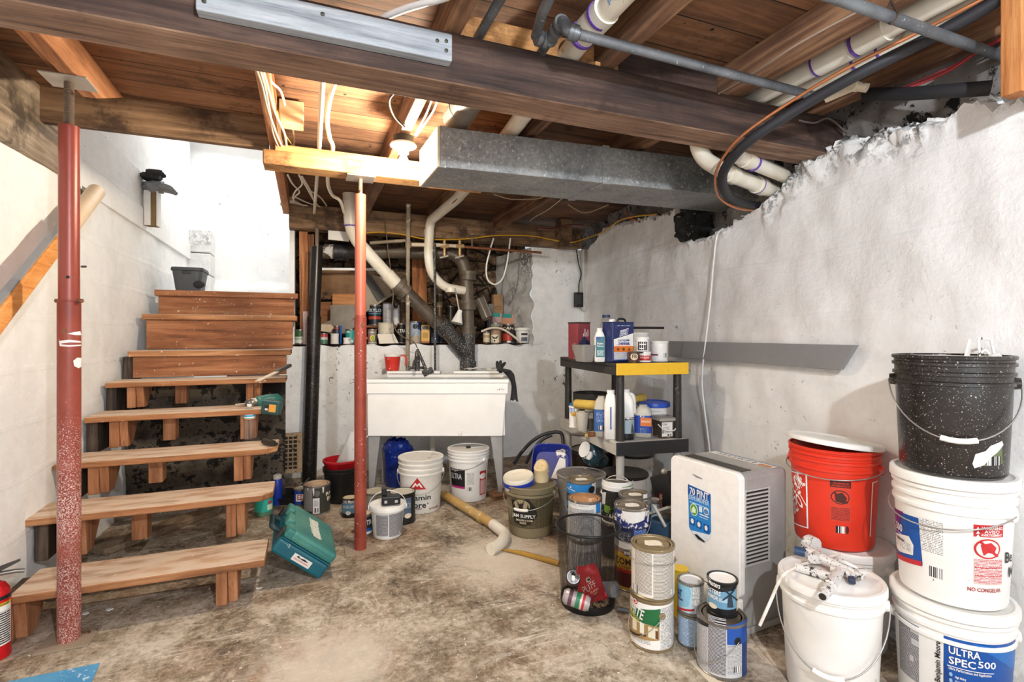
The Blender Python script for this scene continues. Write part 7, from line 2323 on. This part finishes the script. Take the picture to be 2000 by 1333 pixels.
slab('recess_stud', 'tall reddish stud at the left end of the rear recess', 'stud', [(584, 452), (601, 452), (604, 655), (586, 655)], 4.76, .09, RBZ)
slab('recess_stud', 'second paler stud beside the reddish one at the left of the recess', 'stud', [(602, 458), (613, 458), (612, 655), (605, 655)], 4.8, .05, wood('pale_stud_wood', '#8d5a36', '#c28a5f', '#d8a87e', 'z', .9))
slab('recess_stud', 'orange stud standing in the middle of the recess behind the slanting pipe', 'stud', [(805, 500), (832, 500), (836, 668), (806, 668)], 5.12, .06, RBZ)
slab('partition_board', 'brown plywood sheet at the back left of the recess', 'board', [(612, 527), (705, 527), (705, 585), (612, 585)], 5.2, .02, dirty('stained_plywood', '#9a7452', '#3f2e20', .45, 5, .8, base2='#7a583c', bump=.2))
slab('partition_board', 'dark brown board below the plywood sheet in the recess', 'board', [(612, 590), (660, 590), (660, 640), (612, 640)], 5.18, .02, RB)
slab('wood_offcut', 'orange wood offcut standing behind the red post in the recess', 'wood block', [(649, 574), (700, 574), (700, 596), (649, 596)], 5.1, .04, wood('orange_offcut', '#9a5f30', '#c98a55', '#dba673', 'x'))
slab('grey_board', 'grey weathered board with a diagonal lower edge in the recess', 'board', [(645, 596), (706, 596), (706, 625), (680, 652), (640, 652), (620, 636), (645, 626)], 5.0, .02, GB_)
slab('sloping_panel', 'pale panel with a dark stripe sloping down behind the red post', 'panel', [(700, 530), (760, 545), (770, 575), (712, 612), (700, 616)], 5.05, .02, dirty('pale_dusty_panel', '#b3a58e', '#7d7162', .3, 4, .8, base2='#a09280'))
slab('sloping_panel', 'dark grey strip lying on the pale sloping panel', 'panel', [(704, 532), (724, 538), (752, 580), (738, 590)], 5.02, .012, C('#55524e', .7))
slab('white_rail', 'thin white rail across the left half of the recess', 'rail', [(608, 523), (752, 524), (752, 529), (608, 528)], 4.98, .02, W_)
slab('white_board', 'short white board at the top left of the recess', 'board', [(641, 449), (680, 450), (682, 472), (641, 468)], 4.62, .02, C('#f0eee9', .6))
single(MB(RB).span((.45, 4.98, LZP + .15), (1.3, 5.22, LZP + .17)).span((.45, 5.0, LZP), (.49, 5.2, LZP + .15)).span((1.26, 5.0, LZP), (1.3, 5.2, LZP + .15)), 'ledge_plank', 'low plank bench holding the upper row of cans in the recess', 'shelf')
UP = LZP + .171


def lc(label, u0, u1, hy, v0, wrap, items=(), z=LZP, lid=TIND, metal=TIN, v1=None, **kw):
    """can on the ledge filling picture columns u0..u1, top at v0"""
    u = (u0 + u1) / 2
    q = HY(u, 670, hy)
    y = q.x * SA + q.y * CA
    d = (u1 - u0) * y / 1000 * math.cos(math.atan((u - 1000) / 1000))
    h = EYE - (v0 - 655) / 1000 * y - z
    return can(label, Vector((q.x, q.y, z)), d, max(.04, h), wrap, items, lid=lid, metal=metal, **kw)


GP = fineprint('fine_print_grey', '', '')
lc('quart can with a green and white label at the left end of the ledge', 575, 597, 4.76, 644, C('#e3e6da', .5), [('r', 574, 600, 644, 658, C('#3f5f35', .5), 1), ('r', 574, 600, 660, 664, C('#a9bfa0', .5), 1)])
q = HY(592, 650, 4.735)
single(MB(dirty('pink_roller_nap', '#e8c6bb', '#cf9f93', .4, 40, .95, bump=.6)).tube([Vector((q.x + .02, 4.722, LZP)), Vector((q.x + .02, 4.722, LZP + .28))], .024, 16), 'paint_roller', 'pink roller cover standing on end at the left of the ledge', 'paint roller', smooth=60)
lc('can with grey print at the left of the ledge, under a navy can', 598, 612, 4.86, 640, C('#b9bcc0', .5), [('r', 597, 613, 642, 676, GP)])
q = HY(605, 640, 4.86)
lc('navy can stacked on the grey print can at the left of the ledge', 598, 612, 4.86, 612, C('#22305a', .4), [('p', [(601, 622), (605, 615), (609, 622)], C('#9fb4dc', .4), 2), ('r', 598, 612, 632, 640, C('#9fb4c4', .4), 1)], z=EYE - (640 - 655) / 1000 * (q.x * SA + q.y * CA) + .002)
lc('tin with red and green bands right of the black post', 624, 641, 4.76, 651, C('#c9c6c0', .5), [('r', 622, 643, 653, 659, RED_, 1), ('r', 622, 643, 664, 671, C('#2f7a58', .5), 1), ('r', 622, 634, 659, 664, C('#d8e0d8', .5), 1)])
lc('white round jar with a black spout right of the banded tin', 645, 662, 4.76, 652, W_, lid=W_, metal=PLW, name='plastic_jar', cat='jar')
lc('small navy can with a blue tube beside it behind the white jar', 652, 664, 4.9, 637, C('#232848', .4), [('r', 652, 664, 640, 643, C('#b8402a', .4), 1)])
lc('bright blue tube standing beside the small navy can', 663, 668, 4.85, 636, C('#1f5fb8', .4), lid=BLUE, metal=C('#1f5fb8', .4), name='tube', cat='tube')
lc('teal can left of the red post on the ledge', 674, 696, 4.84, 643, C('#2f9a94', .4), [('p', [(676, 650), (680, 646), (684, 650)], W_, 2), ('r', 674, 690, 664, 670, C('#bcdcd8', .4), 1)])
lc('small white jar with a black cap in front of the teal can', 670, 685, 4.735, 660, W_, [('r', 680, 685, 663, 665, RED_, 1)], lid=K_, metal=PLW, name='plastic_jar', cat='jar')
q = HY(634, 643, 4.8)
slab('cardboard_flap', 'folded beige cardboard lying on top of the banded tin', 'cardboard', [(624, 634), (647, 634), (652, 640), (645, 650), (624, 647)], 4.79, .05, C('#d3bfa5', .8))
lc('can with multicoloured letters right of the red post', 718, 736, 4.76, 643, C('#8d857c', .5), [('r', 716, 737, 643, 646, C('#b5483c', .5), 1), ('p', [(722, 650), (727, 648), (731, 650)], W_, 2), ('r', 716, 722, 653, 668, C('#c8246a', .5), 1), ('d', 728, 661, 5, 6, C('#e8d83a', .5), 2), ('t', 'e', 725, 731, 657, 666, C('#3a8f4a', .5)), ('t', 'n', 732, 737, 657, 666, C('#4a2f7a', .5)), ('r', 716, 737, 669, 674, C('#d8d2c4', .5), 1)], lid=C('#a9483c', .5))
lc('cream gallon can with a wire bail on the ledge', 738, 770, 4.86, 631, C('#ddd2be', .55), lid=C('#cfc4b0', .5), metal=C('#cfc4b0', .5), bail='down', ear=30)
slab('paper_sheet', 'white paper sheet leaning on the cream gallon can', 'paper', [(737, 653), (770, 653), (779, 671), (741, 674)], 4.715, .003, C('#ece2d3', .7))
lc('black can lettered in white right of the cream can', 776, 792, 4.9, 632, C('#1f1e20', .4), [('t', 'ULTRA', 774, 791, 643, 650, W_)])
lc('black paint can with white lettering on the upper row', 719, 745, 5.08, 596, C('#1c2330', .4), [('t', 'DRYLOK', 720, 745, 603, 610, C('#c9d6e0', .4)), ('r', 719, 745, 618, 624, C('#b8452f', .4), 1), ('r', 719, 745, 612, 614, C('#4f7f9a', .4), 1)], z=UP)
lc('silver-grey can with blue print lines on the upper row', 747, 767, 5.06, 592, C('#b9bcc4', .45), [('r', 748, 766, 600, 630, GP)], z=UP)
lc('white can with a black ear at the back of the upper row', 766, 782, 5.14, 594, W_, [('d', 773, 599, 4, 4, K_, 2)], z=UP)
lc('rusty brown bottle at the right end of the upper row', 780, 795, 5.04, 588, dirty('brown_rust_bottle', '#4f3a26', '#8a6a45', .4, 9, .6), z=UP, name='bottle', cat='bottle')
lc('silver-blue gallon can with a black ear on the ledge', 800, 824, 4.88, 628, C('#a9b6c6', .45), [('d', 811, 638, 5, 5, K_, 3), ('p', [(818, 630), (825, 630), (825, 650), (814, 642)], C('#2f4f9a', .4), 1), ('r', 800, 824, 656, 672, C('#b9ab97', .5), 1)], bail='down', ear=20)
p = HY(831, 660, 4.75)
p = Vector((p.x, 4.75, LZP))
t = thing('solvent_can', 'tall flat yellow solvent can on the ledge', 'can', p, face_cam(p))
MB(C('#d9a32c', .4)).box((0, 0, .088), (.075, .05, .172)).build('body', t, bevel=.004)
MB(K_).lathe([(.014, .175), (.014, .2), (.0001, .201)], 14).build('cap', t, smooth=40)
mp = flat_map((0, -.0256, 0), (1, 0, 0), (0, 0, 1))
MB().items(mp, [('R', -.0372, .0372, .003, .17, C('#d9a32c', .4), .5), ('R', -.03, .03, .13, .16, C('#2a2418', .4), 1), ('R', -.025, .025, .05, .1, fineprint('fine_print_on_yellow', '#7a5410', '#d9a32c'), 1), ('R', -.0375, .0375, .004, .02, C('#9a4a20', .5), 1)]).build('printed_face', t)
lc('dark navy can right of the yellow solvent can', 841, 857, 4.82, 632, C('#2c3554', .4), [('r', 841, 858, 650, 670, C('#51607f', .4), 1)])
lc('second navy can behind the thin black pipe', 854, 869, 4.92, 634, C('#343d58', .4))
lc('amber ringed bottle at the back of the recess, left of the stack', 852, 865, 5.28, 575, dirty('amber_bottle', '#6a4f2f', '#c9a877', .3, 10, .4), [('r', 852, 866, 590, 600, C('#b8a27f', .5), 1)], name='bottle', cat='bottle')
lc('dark glass jar at the back of the recess beside the amber bottle', 872, 888, 5.26, 598, C('#3b2f24', .3), name='glass_jar', cat='jar')
t = thing('plastic_funnel', 'white plastic funnel hanging from a thin tube left of the iron stack', 'funnel', HY(894, 635, 4.45))
MB(PLW).tube([HY(899, 606, 4.46), HY(897, 612, 4.46), HY(892, 632, 4.45)], [.02, .025, .055], 20).build('cone', t, world=True, smooth=50)
MB(C('#b9ab98', .5)).tube([HY(891, 575, 4.47), HY(897, 607, 4.46)], .007, 10).build('tube', t, world=True, smooth=50)
# right of the stack
t = thing('clear_tube', 'clear plastic cylinder with a paper label leaning right of the iron stack', 'container', HY(948, 625, 4.7))
a_, b_ = HY(936, 585, 4.72), HY(952, 622, 4.66)
MB(glassy('smoky_plastic', '#8d8478', .25, .5)).tube([a_, b_], .055, 26).build('cylinder', t, world=True, smooth=50)
MB(dirty('brown_screws', '', '')).tube([b_ + (b_ - a_).normalized() * .001, b_ + (b_ - a_).normalized() * .008], .054, 26).build('end_cap', t, world=True, smooth=50)
dd = (b_ - a_).normalized()
mp = flat_map(b_ + dd * .009, (1, 0, .35), (-.35, .0, 1))
nrm = dd
ux_ = Vector((1, 0, .5)).normalized()
ux_ = (ux_ - nrm * ux_.dot(nrm)).normalized()
uz_ = nrm.cross(ux_)
mp = flat_map(b_ + dd * .009, ux_, uz_)
MB().items(mp, [('R', -.035, .035, -.012, .012, C('#e8e0cf', .6), 1)]).build('paper_tag', t, world=True)
PZ = lambda v, hy, u: HY(u, v, hy).z
lc('cream jar with a gold band right of the iron stack', 943, 957, 4.74, 648, C('#e3d3b8', .5), [('r', 943, 957, 655, 660, C('#b8976a', .5), 1)], name='plastic_jar', cat='jar')
lc('tan quart can with a face-like label right of the cream jar', 957, 979, 4.79, 631, C('#a98a6f', .5), [('r', 957, 979, 632, 641, C('#8d9a84', .5), 1), ('t', 'ALUMINUM', 959, 977, 637, 641, K_), ('r', 959, 974, 654, 671, CREAM, 1), ('p', [(960, 656), (967, 660), (974, 655), (970, 662), (964, 662)], K_, 2), ('d', 966, 666, 1.5, 2, K_, 2)])
lc('red and black can with an orange lid on the right of the ledge', 981, 1005, 4.8, 633, C('#2b2322', .4), [('r', 980, 1000, 651, 666, C('#b5382c', .4), 1), ('t', 'CAN', 983, 1002, 639, 644, CREAM), ('d', 994, 668, 4, 2, W_, 2)], lid=C('#d07a35', .5))
q = HY(1018, 660, 4.8)
p = Vector((q.x, 4.77, LZP))
bucket('small white tub with a dark label at the right end of the ledge', p, .072, .06, .145, PLW, (), PLW, [('r', 1018, 1030, 651, 655, K_, 1), ('r', 1018, 1030, 659, 667, C('#5f6a78', .5), 1)], ribw=.003, cat='tub', name='paint_tub')
q = HY(1024, 640, 4.98)
single(MB(DARKSTONE).span((q.x - .13, 4.93, LZP), (q.x + .1, 5.15, LZP + .165)), 'stone_block', 'rough dark stone block behind the white tub on the ledge', 'stone', bevel=.01)
lc('navy can with a pale blue letter b on the stone block', 1015, 1034, 5.0, 603, C('#1f2f66', .35), [('t', 'b', 1022, 1031, 612, 630, C('#7fbfe0', .4)), ('t', 'l', 1018, 1022, 612, 630, C('#7fbfe0', .4)), ('r', 1014, 1036, 632, 636, C('#c9c9c4', .5), 1)], z=LZP + .166)
zb_ = LZP
for lab, u0, u1, v0, v1, hy, mt in (('pale pink and teal carton behind the tan can', 962, 980, 612, 655, 5.0, C('#c9a5a0', .6)), ('orange and teal carton behind the orange-lid can', 980, 1003, 614, 655, 5.04, C('#d79a78', .6)),
                                    ('upright brown card carton at the back right of the recess', 964, 982, 576, 614, 5.16, C('#a9835a', .7)), ('grey card carton left of the upright brown carton', 955, 964, 594, 625, 5.1, C('#7d7b78', .6))):
    a_, b_ = HY(u0, v1, hy), HY(u1, v0, hy)
    z0 = LZP if not lab.startswith('upright') else LZP + .17
    t = thing('carton', lab, 'box', Vector(((a_.x + b_.x) / 2, hy + .03, z0)))
    if lab.startswith('upright'):
        MB(RB).span((a_.x - .15, hy, LZP), (b_.x + .12, hy + .16, z0 - .001)).build('riser_block', t, world=True)
        t.location.z = LZP
    MB(mt).span((a_.x, hy, z0), (b_.x, hy + .07, b_.z)).build('carton_body', t, world=Vector((t.location.x, t.location.y, t.location.z)), bevel=.002)
    if 'teal' in lab:
        MB(C('#2f9a8f', .5)).span((a_.x, hy - .002, b_.z - .04), (b_.x - .02, hy - .0005, b_.z)).build('teal_flap', t, world=True)
    if lab.startswith('upright'):
        mp = flat_map(((a_.x + b_.x) / 2, hy - .001, (z0 + b_.z) / 2), (1, 0, 0), (0, 0, 1))
        MB().items(mp, [('D', 0, .03, (.035, .02), C('#4a3826', .6), 1), ('D', 0, .03, (.03, .016), C('#a9835a', .7), 2), ('R', -.03, .03, -.06, -.04, FP, 1)]).build('stamp', t, world=True)
single(MB(C('#e2d5c0', .45)).tube(spline([HY(940, 648, 4.72), HY(960, 641, 4.7), HY(980, 643, 4.7), HY(1000, 655, 4.7), HY(1018, 670, 4.69)], 6), .011, 12), 'white_hose', 'cream hose arching over the jars at the right of the ledge', 'hose', smooth=60)
# ------------------------------------------------------------------ things on the stairs and the left wall
z3, z4, z5 = TREADS[2][0] + .001, TREADS[3][0] + .001, TREADS[4][0] + .001
p = AZ(487, 858, z3)
t = thing('water_bottle', 'clear ribbed water bottle on the third step', 'bottle', p, face_cam(p))
pr = [(.026, 0), (.031, .004)]
for i in range(9):
    z = .012 + i * .0115
    pr += [(.0315, z), (.029, z + .006)]
pr += [(.0315, .118), (.0315, .155), (.029, .165), (.02, .185), (.0125, .195), (.0125, .2)]
MB(glassy('bottle_plastic', '#f4f8f8', .06, .9, 1.12)).lathe(pr, 28).build('body', t, smooth=50)
MB(W_).lathe([(.014, .199), (.014, .212), (.0001, .2125)], 18).build('cap', t, smooth=40)
MB().items(cyl_map(lambda z: .0322), [('R', -.1, .1, .12, .155, W_, 1), ('R', -.1, .1, .152, .156, RED_, 2), ('R', -.1, .1, .12, .124, RED_, 2), ('R', -.1, .1, .138, .15, C('#4fb0d8', .4), 2), ('R', -.018, .004, .141, .147, NAVY, 3), ('R', -.1, .1, .125, .13, C('#4f9a58', .4), 2)]).build('paper_label', t, smooth=40)

t = thing('cordless_drill', 'green cordless drill lying on the fourth step with its battery towards the viewer', 'drill', AZ(515, 795, z4))
DG = dirty('dusty_green_tool', '#1f5f58', '#b9b0a0', .35, 8, .45, base2='#2a6b62', fine=.3)
D = lambda u, v, y: W(u, v, y)
yb = 3.13
MB(DG).tube([D(498, 787, 3.24), D(502, 786, 3.25), D(520, 783, 3.28), D(542, 780, 3.32), D(548, 780, 3.34)], [.026, .036, .038, .037, .02], 20).build('motor_housing', t, world=True, smooth=50)
MB(dirty('grey_chuck', '#5b5550', '#c9bfb0', .4, 14, .5, .2)).tube([D(499, 787, 3.24), D(490, 787, 3.22), D(478, 789, 3.2)], [.03, .028, .015], 18).build('chuck', t, world=True, smooth=50)
MB(C('#b9aa95', .4, .5)).tube([D(479, 789, 3.2), D(459, 791, 3.17)], [.006, .004], 10).build('drill_bit', t, world=True, smooth=50)
MB(DG).bar(D(528, 784, 3.28), D(532, 794, 3.06), .045, .04).build('handle', t, world=True, bevel=.008)
q = D(531, 796, 3.02)
MB(C('#1f4a48', .4)).box(q, (.105, .06, .082), rotm('Z', -18) @ rotm('Y', 8)).build('battery', t, world=True, bevel=.01)
R = rotm('Z', -18) @ rotm('Y', 8)
mp = flat_map(q + R @ Vector((0, -.031, 0)), R @ Vector((1, 0, 0)), R @ Vector((0, 0, 1)))
MB().items(mp, [('R', -.005, .035, -.022, .022, C('#e0a040', .4), 1), ('R', -.03, -.005, -.022, .012, C('#2a1f22', .4), 1), ('R', -.026, -.01, -.016, -.004, C('#d9d3cc', .4), 2)]).build('battery_label', t, world=True)

t = thing('drill_chuck', 'small dark metal drill chuck with keys at the right end of the third step', 'tool', AZ(524, 866, z3))
DM = dirty('dark_greasy_metal', '#3b342c', '#8a7d68', .35, 20, .5, .4)
MB(DM).tube([AZ(516, 862, z3 + .02), AZ(534, 866, z3 + .02)], [.018, .016], 14).tube([AZ(525, 858, z3 + .02), AZ(532, 848, z3 + .04)], .008, 10).tube([AZ(530, 866, z3 + .012), AZ(540, 868, z3 + .012)], .01, 10).build('chuck_body', t, world=True, smooth=50)
t = thing('trowel', 'long plastering trowel resting slantwise on the fifth step', 'trowel', AZ(520, 738, z5))
a_, b_, c_ = AZ(504, 742, z5 + .004), AZ(540, 727, z5 + .045), AZ(566, 714, z5 + .075)
MB(dirty('pale_dusty_steel', '#cdbfa9', '#7d7264', .3, 8, .5, .2)).bar(AZ(502, 745, z5 + .006), b_, .03, .006).build('blade', t, world=True, bevel=.001)
MB(C('#4f4a46', .5)).bar(b_, c_, .03, .022).build('handle', t, world=True, bevel=.005)
MB(W_).box(AZ(550, 727, z5 + .012), (.05, .03, .02)).build('white_guard', t, world=True, bevel=.004)

# handrail
t = thing('handrail', 'wooden handrail slanting up the left wall with a grey taped top edge', 'handrail', HX(60, 530, -1.05))
a_, b_ = HX(-60, 690, -1.04), HX(118, 462, -1.05)
e_ = HX(188, 374, -1.05)
d = (e_ - a_).normalized()
HRW = wood('orange_rail_wood', '#b06a28', '#d98f45', '#eab06c', 'y', .9)
upn = Vector((1, 0, 0)).cross(d)
MB(HRW).bar(a_, e_.lerp(a_, .3), .042, .08, up=upn).build('rail', t, world=True, bevel=.01)
MB(C('#8d8d8f', .5)).bar(a_ + upn * .0445, e_.lerp(a_, .3) + upn * .0445, .03, .008, up=upn).build('taped_edge', t, world=True, bevel=.002)
MB(C('#d9bc98', .5)).tube([e_.lerp(a_, .3), e_, e_ + d * .012], [.04, .04, .03], 22).build('round_end', t, world=True, smooth=50)
MB(C('#6b5a3a', .4, .6)).tube(spline([HX(168, 372, -1.14), HX(164, 385, -1.1), HX(168, 398, -1.06)], 4), .008, 8).box(HX(162, 376, -1.135), (.012, .05, .06)).build('bracket', t, world=True)
nail = MB(C('#2b2826', .6)).tube([HX(160, 521, -1.14), HX(167, 521, -1.1)], .006, 8)
single(nail, 'wall_hook', 'small black hook on the left wall right of the thick post', 'hook', smooth=60)

# gloves on the stub post
q = HX(293, 446, -1.1)
t = thing('stub_post', 'short stub of wood standing on the wall top beside the upper steps', 'wood block', Vector((q.x, q.y, 2.02)))
MB(wood('stub_wood', '#6b5637', '#927a52', '#b09a70', 'z')).span((-1.125, q.y - .04, 2.021), (-1.05, q.y + .04, 2.28)).build('core', t, world=True, bevel=.003)
MB(C('#f0efec', .6)).span((-1.0495, q.y - .045, 2.021), (-1.04, q.y + .045, 2.28)).span((-1.125, q.y - .051, 2.021), (-1.085, q.y - .0405, 2.28)).build('painted_side', t, world=True)
GLV = C('#8d9093', .8)
GLK = C('#2f2f31', .7)
for nm, base, off in (('grey work glove slumped over the stub post', Vector((-1.07, q.y, 2.32)), 0), ('dark knitted glove lying on the grey glove on the stub post', Vector((-1.09, q.y - .03, 2.385)), 1)):
    t = thing('work_glove', nm, 'glove', base)
    g = MB(GLV if not off else GLK)
    sub = MB().ball((0, 0, 0), 1, 20)
    g.add([base + Vector((v.x * (.085 if not off else .07), v.y * .075, v.z * (.052 if not off else .03))) * (1 + rough(v + Vector((off * 5, 0, 0)), .45, 2.2)) for v in sub.V], sub.F)
    g.build('palm', t, world=True, smooth=70)
    for i in range(4 if not off else 3):
        a = -.6 + i * .4
        s_ = base + Vector((.03, .03 * (i - 1.5), .0))
        MB(GLV if not off else GLK).tube(spline([s_, s_ + Vector((.06 if not off else -.03 + .03 * i, .02 * (i - 1.5), .02 if off else -.005)), s_ + Vector((.1 if not off else .06, .02 * (i - 1), -.02 if not off else .03))], 4), [.02, .02, .02, .019, .018, .017, .016, .015, .009], 10).build('finger', t, world=True, smooth=60)

# storage bin on the landing
q = HY(372, 560, 5.0)
t = thing('storage_bin', 'dark grey lidded storage bin on the landing above the stairs', 'bin', Vector((q.x, 5.0, 1.536)))
zt_ = HY(372, 527, 4.95).z
hb = zt_ - 1.536
GBN = C('#4b4d50', .5)
b = MB(GBN)
loft(b, [(.085, .12, .0), (.11, .15, hb - .02), (.0105, .15, hb - .02)][:2], 28, 7)
b.build('body', t, smooth=40)
b = MB(C('#3e4043', .5))
loft(b, [(.118, .158, hb - .018), (.12, .16, hb - .01), (.116, .156, hb + .008), (.09, .12, hb + .012)], 28, 7)
b.build('lid', t, smooth=40)
MB(C('#2f3133', .5)).box((0, -.152, hb - .035), (.06, .02, .02)).build('latch', t, bevel=.003)
single(MB(C('#2b2a2b', .8)).ball(HY(389, 556, 4.86), .035, 16, (1.2, .9, .9)), 'black_ball', 'small round black lump beside the storage bin on the landing', 'lump', smooth=70)
single(MB(C('#b9b9b8', .4, .3)).tube([HY(548, 400, 5.0), HY(566, 393, 4.98)], .018, 12), 'grey_pipe_stub', 'short grey pipe stub poking out in the stairwell', 'pipe', smooth=50)

# fire extinguisher
p = XY(-1.02 * 1.93, 1.93)
p = XY((-14 - 1000) / 1000 * 1.9, 1.9)
t = thing('fire_extinguisher', 'red fire extinguisher cut off by the left edge of the picture', 'fire extinguisher', p, face_cam(p))
REDX = C('#c8161e', .25)
MB(REDX).lathe([(.045, 0), (.05, .004), (.05, .23), (.047, .25), (.035, .272), (.016, .284), (.016, .29)], 36).build('cylinder', t, smooth=50)
MB(K_).lathe([(.0505, .222), (.0512, .226), (.0512, .232), (.0505, .236)], 36).build('strap', t, smooth=40)
MB(C('#9a948c', .4, .7)).lathe([(.016, .289), (.018, .292), (.018, .315), (.0001, .316)], 18).build('valve', t, smooth=40)
MB(K_).hexa([(-.012, .0, .314), (.012, .0, .314), (.012, .02, .314), (-.012, .02, .314), (-.01, -.05, .32), (.075, -.02, .345), (.075, .012, .345), (-.012, .02, .325)]).build('lever', t, bevel=.002)
MB(C('#8d8880', .4, .6)).tube([(0, 0, .31), (.06, -.01, .308), (.085, -.01, .302)], .008, 10).build('carry_grip', t, smooth=50)
XL = fineprint('fine_print_tag', '#26262a', '#ebe8e2', 120, 45, .5)
MB().items(cyl_map(lambda z: .0502), [('R', -.06, .06, .055, .2, W_, 1), ('R', -.055, .055, .06, .18, XL, 2), ('R', -.06, .06, .2, .212, C('#d9b83a', .4), 1), ('T', 'EXTINGUISHER', .02, .206, .06, .007, K_, 2)]).build('instruction_label', t, smooth=40)
